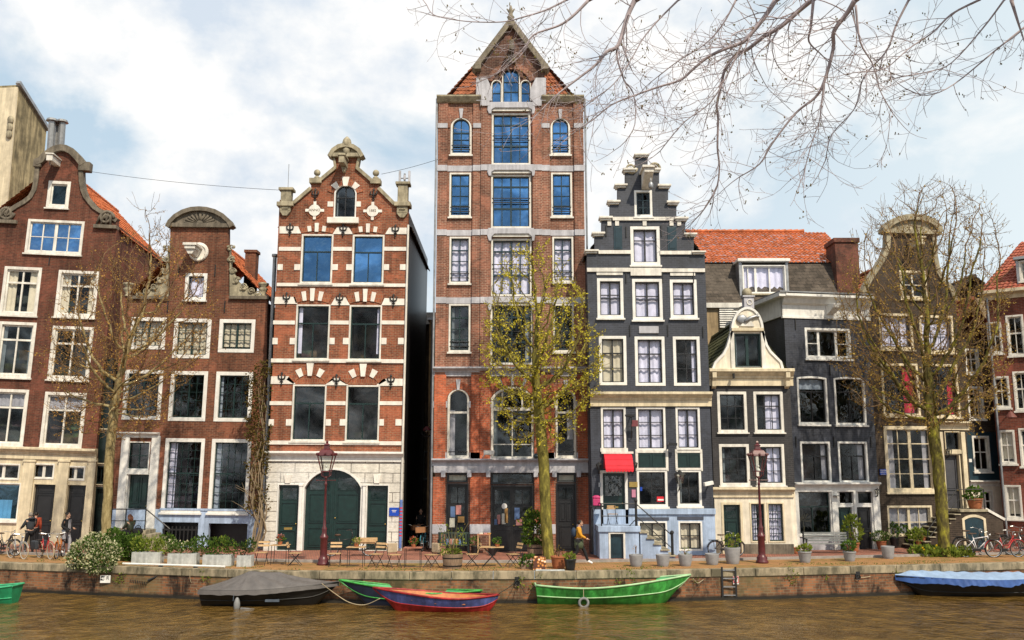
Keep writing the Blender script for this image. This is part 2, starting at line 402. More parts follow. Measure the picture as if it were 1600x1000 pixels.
        if curtain is not None:
            b = B()
            for c0, c1, g0, g1 in cov:
                n = max(4, int((c1 - c0) * W / .05)); vs = []
                ph = rngw.random() * 6; fq = rngw.uniform(.7, 1.6); am = rngw.uniform(.014, .034); gz = rngw.uniform(0, .03)
                for i in range(n + 1):
                    xx = a0 + W * (c0 + (c1 - c0) * i / n); yy = y + rec + .10 + gz + am * math.sin(i * fq + ph + 1.1 * math.sin(i * .31 + ph))
                    vs += [(xx, yy, b1 - H * g1), (xx + rngw.uniform(-.01, .01), yy, b1 - H * g0)]
                b.add(vs, [(2 * i, 2 * i + 2, 2 * i + 3, 2 * i + 1) for i in range(n)])
            b.obj('curtain', curtain, f, fix=False, smooth=True)
        m = .1; q0, q1, q2, q3 = a0 - m, a1 + m, b0 - m, b1 + m
        yb, yf = y + rec + deep, y + rec + .062
        B().add([(q0, yf, q2), (q1, yf, q2), (q1, yf, q3), (q0, yf, q3), (q0, yb, q2), (q1, yb, q2), (q1, yb, q3), (q0, yb, q3)],
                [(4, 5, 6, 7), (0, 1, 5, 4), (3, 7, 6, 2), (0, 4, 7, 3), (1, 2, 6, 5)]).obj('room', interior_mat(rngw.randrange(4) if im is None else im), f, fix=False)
        return f
    def door(s, r, leaf=dkgreen, frame=white, fw=.1, panels=(), rec=.2, label=None, leaves=1, y=0., arch=0., hole=True, knob=True, local=False, proud=.03, name='door', letterbox=False):
        x0, x1, z0, z1 = r if local else s.rect(r, y)
        rise = arch * (x1 - x0) / 2 if arch else 0
        if hole: s.hole(arc_pts(x0 + .012, x1 - .012, z0, z1 - .012, rise))
        o = arc_pts(x0, x1, z0, z1, rise); i = arc_pts(x0 + fw, x1 - fw, z0, z1 - fw, max(0, rise - fw * .4))
        # open at the bottom: rotate so the sill edge is the open one
        o = o[1:] + o[:1]; i = i[1:] + i[:1]
        d = B().ring(o, i, y - proud, y + rec + .1, closed=False).obj('door_frame', frame, s.root, label=label)
        a0, a1, b0, b1 = x0 + fw, x1 - fw, z0, z1 - fw
        W, H = a1 - a0, b1 - b0
        lf = B(); g = B(); lb = B()
        ii = arc_pts(a0 - .005, a1 + .005, b0, b1 + .005, max(0, rise - fw * .4))
        lf.prism(ii, y + rec, y + rec + .06)
        for k in range(leaves):
            l0 = a0 + W * k / leaves; w = W / leaves
            if k: lf.box(l0 - .03, l0 + .03, y + rec - .03, y + rec + .01, b0, b1 - .02)
            for (f0, f1, h0, h1, kind) in panels:
                q = (l0 + w * f0, l0 + w * f1, b1 - H * h1, b1 - H * h0)
                if kind == 'p':
                    lf.ring(arc_pts(*q), arc_pts(q[0] + .04, q[1] - .04, q[2] + .04, q[3] - .04), y + rec - .045, y + rec + .01)
                    lf.box(q[0] + .09, q[1] - .09, y + rec - .025, y + rec + .01, q[2] + .09, q[3] - .09)
                else:
                    lf.ring(arc_pts(q[0] - .03, q[1] + .03, q[2] - .03, q[3] + .03), arc_pts(*q), y + rec - .03, y + rec + .01)
                    g.add([(q[0], y + rec - .006, q[2]), (q[1], y + rec - .006, q[2]), (q[1], y + rec - .006, q[3]), (q[0], y + rec - .006, q[3])], [(0, 1, 2, 3)])
        lo = lf.obj(name, leaf, d)
        if g.v: g.obj('pane', gl_dark, d, fix=False)
        if knob: B().ball((a0 + W * (.88 if leaves == 1 else .54), y + rec - .06, b0 + H * .4), .035, 8, 5).obj('handle', brass, d)
        if letterbox: B().box(a0 + W * .3, a0 + W * .7, y + rec - .03, y + rec - .005, b0 + H * .31, b0 + H * .345).obj('letterbox', brass, d)
        return d
    def box(s, name, r, y0, y1, mat, label=None, bevel=0, y=0.):
        x0, x1, z0, z1 = s.rect(r, y)
        return B().box(x0, x1, y0, y1, z0, z1).obj(name, mat, s.root, label=label, bevel=bevel)
    def cornice(s, r, proj, mat, name='cornice', y=0., label=None, ext=None):
        x0, x1, z0, z1 = s.rect(r, y); h = z1 - z0; p = proj
        pr = [(y + .05, z0), (y - p * .25, z0), (y - p * .25, z0 + h * .42), (y - p * .4, z0 + h * .47), (y - p * .4, z0 + h * .55), (y - p * .7, z0 + h * .72), (y - p * .75, z0 + h * .8),
              (y - p, z0 + h * .82), (y - p, z0 + h * .96), (y - p * .9, z1), (y + .05, z1 + .03)]
        return B().prismx(pr, x0, x1).obj(name, mat, s.root, label=label)
    def body(s, r, depth, mat, y0=.3):      # the side and back walls behind a facade
        x0, x1, z0, z1 = s.rect(r); z0 = -.3
        t = .22
        B().box(x0, x0 + t, y0, depth, z0, z1).obj('side_wall', mat, s.root)
        B().box(x1 - t, x1, y0, depth, z0, z1).obj('side_wall', mat, s.root)
        B().box(x0 + t, x1 - t, depth - t, depth, z0, z1).obj('rear_wall', mat, s.root)
        return x0, x1, z1
    def roof(s, x0, x1, ze, xm, zr, y0, y1, mat, over=.12):
        a = tiles((x0 - over, y0, ze - over), (x0 - over, y1, ze - over), (xm, y1, zr), (xm, y0, zr), mat, s.root)
        b = tiles((x1 + over, y1, ze - over), (x1 + over, y0, ze - over), (xm, y0, zr), (xm, y1, zr), mat, s.root)
        rb = B(); n = max(2, int((y1 - y0) / .35))
        for i in range(n): rb.tube([(xm, y0 + (y1 - y0) * i / n, zr + .04), (xm, y0 + (y1 - y0) * (i + 1) / n, zr + .06)], [.11, .14], 8)
        rb.obj('ridge_tile', mat, s.root)
        return a, b
    def hook(s, px, py, dx=.3, mat=None, name='hoist_beam'):
        pass
    def anchor(s, pts, hpx=20, y=0.):       # straight iron wall ties
        for (px, py) in pts:
            x, z = s.L(px, py, y); z2 = s.L(px, py + hpx, y)[1]
            B().box(x - .022, x + .022, y - .05, y + .01, z2, z).obj('wall_anchor', iron, s.root)
brass = plain('old_brass', (.55, .38, .12), .35, .3, 6., metal=.8)
def tiles(A, Bq, Cq, D, mat, parent, name='roof', tw=.24, th=.30, amp=.028):
    A, Bq, Cq, D = (Vector(p) for p in (A, Bq, Cq, D))
    w = max((Bq - A).length, (Cq - D).length); h = ((D - A).length + (Cq - Bq).length) / 2
    nx = max(2, int(w / tw)); ny = max(2, int(h / th)); nrm = (Bq - A).cross(D - A).normalized()
    if nrm.z < 0: nrm = -nrm
    b = B(); k = nx * 4 + 1
    rr = random.Random(int(w * 1000))
    for r_ in range(ny):
        vs = []
        lift = [rr.uniform(-.008, .012) for _ in range(nx + 1)]
        for (v, up) in ((r_ / ny, .055), ((r_ + 1.08) / ny, .004)):
            v = min(v, 1.0)
            for i in range(k):
                u = i / (k - 1); p = (A.lerp(Bq, u)).lerp(D.lerp(Cq, u), v)
                vs.append(p + nrm * (up + lift[i // 4] + amp * math.sin(2 * PI * (i % 4) / 4 + .5)))
        b.add(vs, [(i, i + 1, k + i + 1, k + i) for i in range(k - 1)])
        if True:   # the thick lower edge of the course
            lo = [tuple(Vector(vs[i]) - nrm * .04) for i in range(k)]
            b.add(lo + vs[:k], [(i, i + 1, k + i + 1, k + i) for i in range(k - 1)])
    return b.obj(name, mat, parent, fix=False, smooth=False)
def scroll(b, cx, cz, y0, y1, r, turns=1.6, sgn=1, t=.05):   # a carved spiral, flat against the facade
    pts = []
    n = 26
    for i in range(n + 1):
        a = sgn * turns * 2 * PI * i / n; rr = r * (1 - .8 * i / n); pts.append((cx + rr * math.cos(a), (y0 + y1) / 2, cz + rr * math.sin(a)))
    b.tube(pts, [t * (1 - .5 * i / n) for i in range(n + 1)], 6)
    b.ball((cx, (y0 + y1) / 2, cz), t * .9, 8, 5)
def strip(h, pts, wo, wi, y0, y1, mat, name='gable_coping', y=0., smooth=False):
    p = [Vector(k) for k in h.pl(pts, y)]; n = len(p); o = []; i_ = []
    for k in range(n):
        d = (p[min(k + 1, n - 1)] - p[max(k - 1, 0)]).normalized(); nn = Vector((d.y, -d.x))
        o.append(tuple(p[k] + nn * wo)); i_.append(tuple(p[k] - nn * wi))
    return B().ring(o, i_, y0, y1, closed=False).obj(name, mat, h.root, smooth=smooth)
def arch_blocks(h, cx, zb, w, rise, th, n, whites, red, white_m, y=-.04, key=.12, ext=0):
    Rr = (w * w / 4 + rise * rise) / (2 * rise); a = math.asin(min(1, w / 2 / Rr)) + ext; cz = zb + rise - Rr
    wb, rb = B(), B()
    for i in range(n):
        t0, t1 = -a + 2 * a * i / n, -a + 2 * a * (i + 1) / n; k = key if i == n // 2 else 0
        ro = Rr + th + k; ri = Rr - k * .4
        q = [(cx + ri * math.sin(t0), cz + ri * math.cos(t0)), (cx + ri * math.sin(t1), cz + ri * math.cos(t1)), (cx + ro * math.sin(t1), cz + ro * math.cos(t1)), (cx + ro * math.sin(t0), cz + ro * math.cos(t0))]
        (wb if i in whites else rb).prism(q, y - (.03 if i in whites else 0) - k * .3, .04)
    if rb.v: rb.obj('brick_arch', red, h.root)
    if wb.v: wb.obj('stone_voussoir_trim', white_m, h.root)
def pane_rows(*a): return ','.join(a)

# ================= house 1: far left, dark brick neck gable =================
h = House('neck_gable_house', 'dark brown brick house with curved neck gable, cream shopfront and steep orange roof', 40, 48.6, rz=.08, roll=.030)
h1 = h
T1 = 'v.5:8,h.3:10'
for k, (r, cu, cv) in enumerate([((3, 417, 62, 493), cur_cream, ((0, .3, 0, 1), (.7, 1, 0, 1))), ((88, 423, 152, 496), cur_cream, ((0, .25, 0, 1), (.8, 1, 0, 1))), ((-6, 503, 53, 590), None, ()), ((78, 510, 143, 594), None, ()),
                  ((-16, 608, 41, 697), cur_grey, ((0, 1, 0, .27),)), ((66, 613, 132, 700), cur_grey, ((0, 1, 0, .27),))]):
    h.window(r, T1, fw=.16, sash=white, sw=.08, curtain=cu, cov=cv)
h.window((74, 283, 109, 325), '', fw=.17, sash=white, sw=.07, pane=gl_blue)
h.window((41, 344, 130, 397), 'v.5:16,v.25:6,v.75:6,h.5:4', fw=.14, sash=white, sw=.06, curtain=cur_white, pane=gl_sky)
out = [(-58, 716), (150, 716), (150, 700), (183, 358), (183, 345), (166, 334), (157, 330), (148, 324), (141, 316), (134, 307), (130, 297), (127.5, 282), (127, 262), (127, 254), (123, 244), (115, 236), (105, 231), (97, 230), (87, 232), (78, 237), (69, 244),
       (64, 252), (59, 262), (57, 282), (54, 297), (48, 308), (38, 316), (27, 322), (15, 330), (-3, 342)]
h.wall(out, br_h1)
strip(h, [(183, 345), (166, 334), (157, 330), (148, 324), (141, 316), (134, 307), (130, 297), (127.5, 282), (127, 262)], .12, .12, -.10, .30, darkstone)
strip(h, [(59, 262), (57, 282), (54, 297), (48, 308), (38, 316), (27, 322), (15, 330), (-3, 342)], .12, .12, -.10, .30, darkstone)
strip(h, [(133, 257), (128, 250), (123, 244), (115, 236), (105, 231), (97, 230), (87, 232), (78, 237), (69, 244), (64, 250), (56, 253)], .10, .26, -.22, .32, darkstone, 'pediment')
for r in ((124, 254, 142, 268), (54, 250, 66, 262)): h.box('capital', r, -.2, .3, darkstone, bevel=.03)
for cx, cz, sg in ((167, 341, 1), (11, 333, -1)):
    b = B(); x, z = h.L(cx, cz); scroll(b, x, z, -.16, -.02, .40, sgn=sg, t=.10); x2, z2 = h.L(cx, cz + 13)
    for k in range(4): b.tube([(x - .5 + .25 * k, -.07, z2 + .05), (x - .35 + .2 * k, -.14, z + .05), (x - .1 + .1 * k, -.07, z + .35)], [.07, .06, .03], 5)
    b.obj('carved_scroll', darkstone, h.root, smooth=True)
    B().box(x - .62, x + .62, -.2, .3, z2 - .14, z2 + .06).obj('scroll_ledge', darkstone, h.root, bevel=.02)
x, z = h.L(90, 256)
B().box(x - .16, x + .16, -1.1, .1, z - .18, z + .16).box(x - .22, x + .22, -1.16, -.0, z + .16, z + .24).obj('hoist_beam', white, h.root, bevel=.02)
B().tube([(x, -.95, z - .16), (x, -.95, z - .34), (x + .06, -.95, z - .4)], .025, 5).obj('hoist_hook', iron, h.root)
h.anchor([(78, 402), (152, 415), (-2, 402)], 12)
x0, x1, zt = h.body((-58, 345, 165, 700), 10, br_h1)
xm, zr = h.L(92, 262, 1)
h.roof(x0, x1, h.L(90, 352)[1], (x0 + x1) / 2, zr, .32, 10, orange_tile)
# cream shopfront
h.cornice((-60, 699, 152, 717), .38, offwhite)
SF = [((-14, 755, 31, 815), gl_blue)]
h.window((-22, 754, 30, 814), '', fw=.07, sash=white, pane=gl_blue, sill=True, curtain=cur_white, cov=((.3, .75, .45, 1),), im=1)
for r in ((-22, 724, 31, 750), (50, 724, 85, 749), (101, 728, 133, 751)): h.window(r, 'v.5:14', fw=.08, sash=white, sw=.04, sill=False, im=2)
PD = [(.1, .9, .03, .14, 'p'), (.1, .9, .17, .62, 'p'), (.1, .9, .66, .97, 'p')]
h.door((47, 755, 84, 852), leaf=blackp, frame=offwhite, fw=.06, panels=PD, label='black panelled door beside the big shop window')
h.door((100, 756, 132, 852), leaf=blackp, frame=offwhite, fw=.06, panels=PD, label='black panelled door near the right pilaster')
h.wall([(-75, 858), (140, 858), (150, 716), (-58, 716)], offwhite, 'shopfront')
for r in ((31, 718, 49, 855), (86, 718, 103, 855), (133, 718, 145, 855)):
    x0, x1, z0, z1 = h.rect(r); z0 = -.1
    B().box(x0, x1, -.13, .05, z0, z1).box(x0 - .04, x1 + .04, -.17, .05, z1 - .12, z1 - .02).box(x0 - .04, x1 + .04, -.17, .05, z0, z0 + .5).obj('pilaster', offwhite, h.root, bevel=.012)

# the dark green slip of a house between house 1 and 2
h = House('narrow_green_annex', 'very narrow dark green painted timber slip house squeezed beside the cream shopfront', 157, 49.2, roll=.03)
h.window((148, 728, 166, 756), 'v.5:4', fw=.06, sash=dkgreen, frame=dkgreen, sill=False)
h.door((146, 762, 164, 852), leaf=dkgreen, frame=dkgreen, fw=.05, panels=[(.1, .9, .05, .3, 'p'), (.1, .9, .36, .95, 'p')])
h.wall([(132, 858), (166, 858), (178, 560), (150, 560)], dkgreen)
for y0 in (670, 724, 757): h.cornice((145, y0, 170, y0 + 4), .12, offwhite, 'cornice')
h.body((145, 560, 172, 850), 6, dkgreen)

# ================= background block top left with steel flues =================
h = House('plastered_party_wall_house', 'tall pale plastered building with stained blank side wall behind the neck gable, top left', -40, 57.5, rz=-.12)
x0, x1, z0, z1 = h.rect((-160, 150, 3, 700)); z0 = -.3
zt = h.L(3, 134)[1]
dB = 1.0
while proj(h.M @ Vector((x1, dB, zt)))[0] < 76: dB += .05
zb = zt
while proj(h.M @ Vector((x1, dB, zb)))[1] < 204: zb -= .05
stain = plain('stained_cement_render', (.40, .33, .19), .9, .6, .9, bump=.5, streak=.55)
B().add([(x0, 0, z0), (x1, 0, z0), (x1, 0, zt), (x0, 0, zt), (x0, dB, z0), (x1, dB, z0), (x1, dB, zb), (x0, dB, zb)], [(0, 1, 2, 3), (1, 5, 6, 2), (5, 4, 7, 6), (4, 0, 3, 7), (2, 6, 7, 3), (0, 4, 5, 1)]).obj('wall', stain, h.root)
B().box(x0, x1 - .02, -.12, -.004, z0, zt - .2).obj('front_wall', offwhite, h.root)
B().bar((x1 + .06, -.2, zt + .1), (x1 + .06, dB + .1, zb + .1), .3, .22).obj('roof_edge', zinc, h.root)
b = B(); x, z = x1 - .25, h.L(5, 190)[1]
for dz in (0, -.5, -1.0): b.ball((x, -.2, z + dz), (.22, .14, .3), 8, 6)
b.obj('carved_bracket', stone, h.root, smooth=True)
f = thing('steel_flue', 'group of two galvanised flue pipes with flat caps rising behind the neck gable', 'flue pipes', at(86, 228, 54.0))
for dx, top, w in ((80, 190, .0), (96, 192, .3), (88, 197, .55)):
    p = at(dx, 230, 54.0 + w); q = at(dx + 1.5, top, 54.0 + w); o = Vector(f.location)
    bb = B().tube([p - o - Vector((0, 0, 2.5)), q - o], .20 if w < .5 else .14, 12)
    bb.tube([q - o, q - o + Vector((0, 0, .02)), q - o + Vector((0, 0, .16))], [.22, .36, .30], 12).obj('pipe', steel, f)

# ================= house 2 =================
h = House('bell_pediment_house', 'brown brick house with scallop shell gable top, white grid windows and pale blue basement', 290, 46.4, roll=.012)
h2 = h
h.window((289, 427, 323, 469), '', fw=.16, sash=dkgreen, curtain=cur_white, frame=purewhite, deep=.7)
for r, g, cv in (((204, 496, 259, 546), 'v.5:9,g4x3:3', 1), ((271, 498, 329, 560), 'v.5:9,g4x4:3', 1), ((342, 499, 398, 551), 'v.5:9,g4x3:3', .9)):
    h.window(r, g, fw=.19, sash=green2, frame=purewhite, curtain=cur_cream, cov=((0, 1, 0, cv),), sill=False)
for r in ((193, 578, 253, 656), (265, 580, 323, 658), (336, 581, 394, 659)):
    h.window(r, 'v.5:6,g4x5:2.5', fw=.19, sash=green2, frame=purewhite, sill=False, deep=1.4)
for r, cv in (((255, 685, 317, 801), ((0, .22, 0, 1),)), ((328, 686, 390, 802), ())):
    h.window(r, 'g5x8:2.2,h.47:7', fw=.18, sash=green2, frame=purewhite, curtain=cur_white if cv else None, cov=cv, deep=1.5)
h.window((199, 690, 234, 734), 'v.5:5,h.5:5', fw=.06, sash=green2, frame=purewhite, sill=False, label='fanlight window above the green front door')
h.door((196, 740, 232, 824), leaf=green2, frame=purewhite, fw=.05, panels=[(.1, .46, .05, .55, 'p'), (.54, .9, .05, .55, 'p'), (.1, .46, .6, .95, 'p'), (.54, .9, .6, .95, 'p')], rec=.28)
wl = [(166, 858), (404, 858), (418, 468), (418, 462), (357, 462), (357, 352), (350, 341), (338, 333), (325, 329.5), (313, 328.5), (300, 330), (287, 334), (275, 342), (266, 353), (265, 462), (192, 462), (188, 470)]
basewin = [((253, 816, 309, 853)), ((325, 818, 386, 858))]
for r in basewin:
    x0, x1, z0, z1 = h.rect(r); h.hole([(x0, z0), (x1, z0), (x1, z1), (x0, z1)])
    B().add([(x0 - .1, .301, z0 - .1), (x1 + .1, .301, z0 - .1), (x1 + .1, .301, z1 + .1), (x0 - .1, .301, z1 + .1), (x0 - .1, 1.0, z0 - .1), (x1 + .1, 1.0, z0 - .1), (x1 + .1, 1, z1 + .1), (x0 - .1, 1, z1 + .1)],
            [(4, 5, 6, 7), (0, 1, 5, 4), (3, 7, 6, 2), (0, 4, 7, 3), (1, 2, 6, 5)]).obj('basement_recess', blackp, h.root)  # black lining paints in the darkness inside the opening
x0, x1, z0, z1 = h.rect(basewin[0])
b = B()
for i in range(9): b.box(x0 + (x1 - x0) * (i + .5) / 9 - .03, x0 + (x1 - x0) * (i + .5) / 9 + .03, .0, .05, z0, z1 - .2)
b.box(x0, x1, .01, .04, z0 + .12, z0 + .2).box(x0, x1, .01, .04, z1 - .4, z1 - .32).obj('basement_railing', iron, h.root)
zsp = h.L(300, 796)[1]
h.wall([h.L(*p) for p in wl[2:]] [:0] or [(h.L(412, 796)[0], zsp)] + h.pl(wl[2:]) + [(h.L(176, 796)[0], zsp)], br_h2, px=False)
h.wall([(h.L(176, 796)[0], -.3), (h.L(412, 796)[0], -.3), (h.L(412, 796)[0], zsp), (h.L(176, 796)[0], zsp)], bluewash, 'basement_wall', px=False)
B().box(h.L(250, 796)[0], h.L(410, 796)[0], -.05, .02, zsp - .05, zsp + .05).obj('plinth_trim', bluewash, h.root)
# door surround
x0, x1, z0, z1 = h.rect((186, 681, 198, 835)); zt = h.L(215, 681)[1]
B().box(x0, x1, -.12, .05, 0.9, zt).obj('door_pilaster', purewhite, h.root, bevel=.012)
x0b, x1b, _, _ = h.rect((233, 681, 246, 835)); B().box(x0b, x1b, -.12, .05, .9, zt).obj('door_pilaster', purewhite, h.root, bevel=.012)
h.cornice((184, 676, 250, 684), .28, purewhite, 'door_hood')
h.box('transom_bar', (198, 734, 233, 741), -.1, .05, purewhite)
# gable crown
pa = [(365, 355), (360, 346), (350, 337), (338, 330.5), (325, 327), (313, 326), (300, 327), (287, 331), (275, 338), (266, 347), (262, 355)]
strip(h, pa, .06, .16, -.25, .32, darkstone, 'pediment')
x0, x1, z0, z1 = h.rect((264, 350, 363, 356)); B().box(x0, x1, -.2, .31, z0, z1).obj('pediment_base', darkstone, h.root)
ptx = h.pl(pa)
B().prism([(x, z) for x, z in ptx if True], -.06, -.002).obj('tympanum', darkstone, h.root)
b = B(); cx, cz = h.L(313, 351)
for i in range(11):
    a = PI * (i + .5) / 11; b.tube([(cx + .2 * math.cos(a), -.1, cz + .12 * math.sin(a)), (cx + .82 * math.cos(a), -.12, cz + .55 * math.sin(a))], [.03, .075], 5)
b.ball((cx, -.12, cz + .05), (.2, .08, .14), 8, 6).obj('carved_shell', darkstone, h.root, smooth=True)
x, z = h.L(311, 394); b = B().torus((x, -.05, z), (0, 1, 0), .42, .09, 24, 6); b.prism([(x + .4 * math.cos(a * PI / 8), z + .4 * math.sin(a * PI / 8)) for a in range(16)], -.06, .01).obj('oval_cartouche', whitestone, h.root, smooth=False)
B().box(x - .42, x + .12, -1.0, -.06, z - .05, z + .12).box(x - .5, x + .2, -1.06, -.05, z + .12, z + .26).prism([(x - .4, z - .05), (x + .1, z - .05), (x - .05, z - .3), (x - .25, z - .3)], -.9, -.1).obj('hoist_beam', white, h.root, bevel=.02)
h.anchor([(280, 414), (337, 414), (263, 470), (352, 470)], 18)
for sg, px0, ped in ((1, 359, 410), (-1, 263, 198)):
    b = B(); rr = random.Random(3)
    pts = [(px0 + sg * 2, 388), (px0 + sg * 3, 405), (px0 + sg * 5, 424), (px0 + sg * 12, 438), (px0 + sg * 22, 448), (px0 + sg * 34, 455), (px0 + sg * 45, 460)]
    for (a, c) in pts:
        x, z = h.L(a, c)
        for q in range(4): b.ball((x + rr.uniform(-.16, .16), -.04 + rr.uniform(-.05, .03), z + rr.uniform(-.15, .1)), (rr.uniform(.05, .12), .07, rr.uniform(.05, .12)), 7, 5)
        scroll(b, x, z, -.12, -.04, .17, sgn=sg, t=.035)
    wing = h.pl([(px0, 383), (px0 + sg * 3, 420), (px0 + sg * 14, 440), (px0 + sg * 34, 455), (px0 + sg * 50, 462), (px0, 463)])
    b.prism(wing, -.03, .22).obj('carved_wing', stone, h.root)
    x0, x1, z0, z1 = h.rect((min(px0, px0 + sg * 62), 463, max(px0, px0 + sg * 62), 468)); B().box(x0, x1, -.16, .32, z0, z1).obj('coping', darkstone, h.root, bevel=.015)
    x, z = h.L(ped, 463); B().lathe([(.16, 0), (.18, .05), (.09, .12), (.2, .3), (.24, .42), (.12, .5), (.26, .6), (.28, .7), (.1, .75)], x, .1, z, 12).obj('stone_urn', stone, h.root, smooth=True)
x0, x1, zt = h.body((180, 470, 410, 700), 10, br_h2)
h.roof(x0, x1, h.L(300, 466)[1], (x0 + x1) / 2, h.L(313, 358, .4)[1], .32, 10, orange_tile)
b = B(); x, z = h.L(392, 432, 3.5); B().box(x - .3, x + .3, 3.2, 3.8, z - 2.5, z + 1.3).box(x - .36, x + .36, 3.14, 3.86, z + 1.3, z + 1.45).obj('chimney', br_h2, h.root)
# stoop in front of the green door
st = thing('stone_stoop', 'stone front stoop with black iron handrail before the green door', 'stoop', h.M @ Vector((h.L(214, 830)[0], 0, 0)))
zl = h.L(214, 826)[1]
b = B().box(-.95, .95, -1.35, -.02, 0, zl)
for i in range(4): b.box(.95 + .3 * i, .95 + .3 * (i + 1), -1.35, -.06, 0, zl * (1 - (i + 1) / 5))
b.obj('steps', stone, st, bevel=.015)
b = B()
ztop = zl + 1.0
b.tube([(-1.0, -1.3, ztop), (.9, -1.3, ztop), (2.1, -1.3, .95)], .03, 6)
for x_, z_ in ((-1.0, zl), (-.05, zl), (.9, zl), (2.1, 0)): b.tube([(x_, -1.3, z_), (x_, -1.3, ztop if x_ < 1 else .95)], .028, 6)
b.tube([(-1.0, -1.3, zl + .45), (.9, -1.3, zl + .45)], .02, 6).obj('handrail', iron, st)

# ================= house 3: ANNO 1882 =================
h = House('banded_brick_house', 'orange brick house with white stone bands, ANNO 1882 medallions and arched green coach doors', 522, 44.6, roll=.006)
h3 = h
h.window((522, 288, 557, 341), 'v.5:6,h.38:5', fw=.07, sash=blackp, frame=purewhite, arch=.75, sill=False, im=3, pane=gl_dark)
for r in ((470, 366, 520, 443), (550, 367, 600, 444)):
    h.window(r, 'h.34:7,v.5:5@.34_1', fw=.09, sash=tealdark, frame=white, pane=gl_sky, sill=True, im=3)
for r, cv in (((461.5, 476, 515, 562), ((0, .14, 0, .9),)), ((545, 477, 596, 563), ((.88, 1, 0, .9),))):
    h.window(r, 'h.33:7,v.5:5@.33_1', fw=.08, sash=green2, frame=white, sill=True, curtain=cur_white, cov=cv, deep=1.5)
for r in ((456, 601, 509, 689), (540, 602, 593, 690)):
    h.window(r, 'h.32:7,v.5:5@.32_1', fw=.08, sash=green2, frame=white, sill=True, deep=1.6)
G3 = [(437, 312), (459, 317), (486, 294), (486, 280), (501, 280), (524, 262), (521, 245), (521, 240), (563, 240), (562, 245), (558, 262), (581, 282), (593, 282), (592, 294), (617, 319), (639, 314)]
h.wall([(420, 716), (630, 716), (638, 330)] + G3[::-1] + [(436, 330)], br_h3)
# slopes
for s_ in ([(459, 317), (486, 294)], [(501, 281), (524, 262)], [(558, 262), (581, 282)], [(592, 294), (617, 319)]):
    strip(h, s_[::-1], .07, .10, -.12, .34, stone)
for s_ in ([(524, 263), (521, 243)], [(562, 243), (558, 263)]): strip(h, s_[::-1], .05, .07, -.1, .32, stone)
for r in ((484, 279, 503, 287), (579, 280, 595, 288)): h.box('ball_pedestal', r, -.16, .36, stone, bevel=.02)
for px, py in ((495, 269), (587, 269.5)):
    x, z = h.L(px, py); B().ball((x, .1, z), .17, 12, 9).lathe([(.15, -.33), (.15, -.24), (.07, -.18), (.07, -.1)], x, .1, z, 10).obj('stone_ball', stone, h.root, smooth=True)
pa = [(568, 246), (562, 236), (553, 230), (541.5, 227.5), (530, 230), (521, 236), (515, 246)]
B().prism(h.pl(pa), -.05, .3).obj('tympanum', stone, h.root)
strip(h, pa, .07, .14, -.28, .36, stone, 'pediment')
x0, x1, z0, z1 = h.rect((516, 241, 567, 247)); B().box(x0, x1, -.25, .36, z0, z1).obj('pediment_base', stone, h.root, bevel=.02)
x, z = h.L(542, 238)
B().lathe([(.16, -.2), (.2, .1), (.12, .2), (.2, .28), (.24, .45), (.2, .62), (.1, .74), (.03, .8)], x, -.1, z, 10).obj('crest_finial', stone, h.root, smooth=True)
x, z = h.L(539, 259)
B().box(x - .14, x + .14, -1.0, .02, z - .16, z + .2).box(x - .2, x + .2, -1.05, .02, z + .2, z + .3).prism([(x - .12, z - .16), (x + .12, z - .16), (x + .06, z - .42), (x - .06, z - .42)], -.35, -.05).obj('hoist_beam', stone, h.root, bevel=.02)
for r, cx in (((437, 294, 460, 344), 448), ((620, 285, 640, 347), 630)):
    xc, z1 = h.L(cx, r[1]); xw = .32; zb = h.L(cx, 318)[1]; ze = h.L(cx, r[3] - 6)[1]
    b = B().box(xc - xw * 1.15, xc + xw * 1.15, -.2, .42, z1 - .14, z1).box(xc - xw * .8, xc + xw * .8, -.12, .34, zb, z1 - .14).box(xc - xw * 1.3, xc + xw * 1.3, -.24, .46, zb - .18, zb + .04)
    b.box(xc - xw * .85, xc + xw * .85, -.14, .02, ze + .25, zb - .18).box(xc - xw * .5, xc + xw * .5, -.19, -.14, ze + .4, zb - .32).prism([(xc - xw * .9, ze + .25), (xc + xw * .9, ze + .25), (xc + .1, ze), (xc - .1, ze)], -.14, .02)
    b.obj('corner_pier', stone, h.root, bevel=.02)
# white bands and blocks
def band(h, r, m, pr=.035): x0, x1, z0, z1 = h.rect(r); return (x0, x1, -pr, .03, z0, z1)
bb = B()
for spans, rows in (([(436, 470), (520, 550), (600, 637)], [(386, 392)]), ([(427, 461), (515, 545), (596, 632.5)], [(501, 507)]), ([(421.5, 456), (509, 540), (593, 629)], [(627, 633)])):
    for a, c in rows:
        for x_, y_ in spans: bb.box(*band(h, (x_, a, y_, c), 0))
bb.obj('stone_band_trim', whitestone, h.root)
bb = B()
for r in ((433, 443, 636, 448), (424, 561, 633, 567), (417, 689, 630, 695)): bb.box(*band(h, r, 0, .07))
bb.obj('sill_band_trim', whitestone, h.root)
bb = B()
for row, y0, y1 in (((434, 442), (460, 469), (519, 528), (541, 550), (600, 608), (625, 634)), 413, 422), (((426, 434), (453, 461), (515, 523), (536, 545), (596, 604), (622, 631)), 528, 538), (((420, 428), (447, 456), (509, 517), (531, 540), (593, 600), (618, 628)), 655, 665):
    pass
for row, y0, y1 in ((((434, 442), (460, 469), (519, 528), (541, 550), (600, 608), (625, 634)), 413, 422), (((426, 434), (453, 461), (515, 523), (536, 545), (596, 604), (622, 631)), 528, 538), (((420, 428), (447, 456), (509, 517), (531, 540), (593, 600), (618, 628)), 655, 665)):
    for a, c in row: bb.box(*band(h, (a, y0, c, y1), 0))
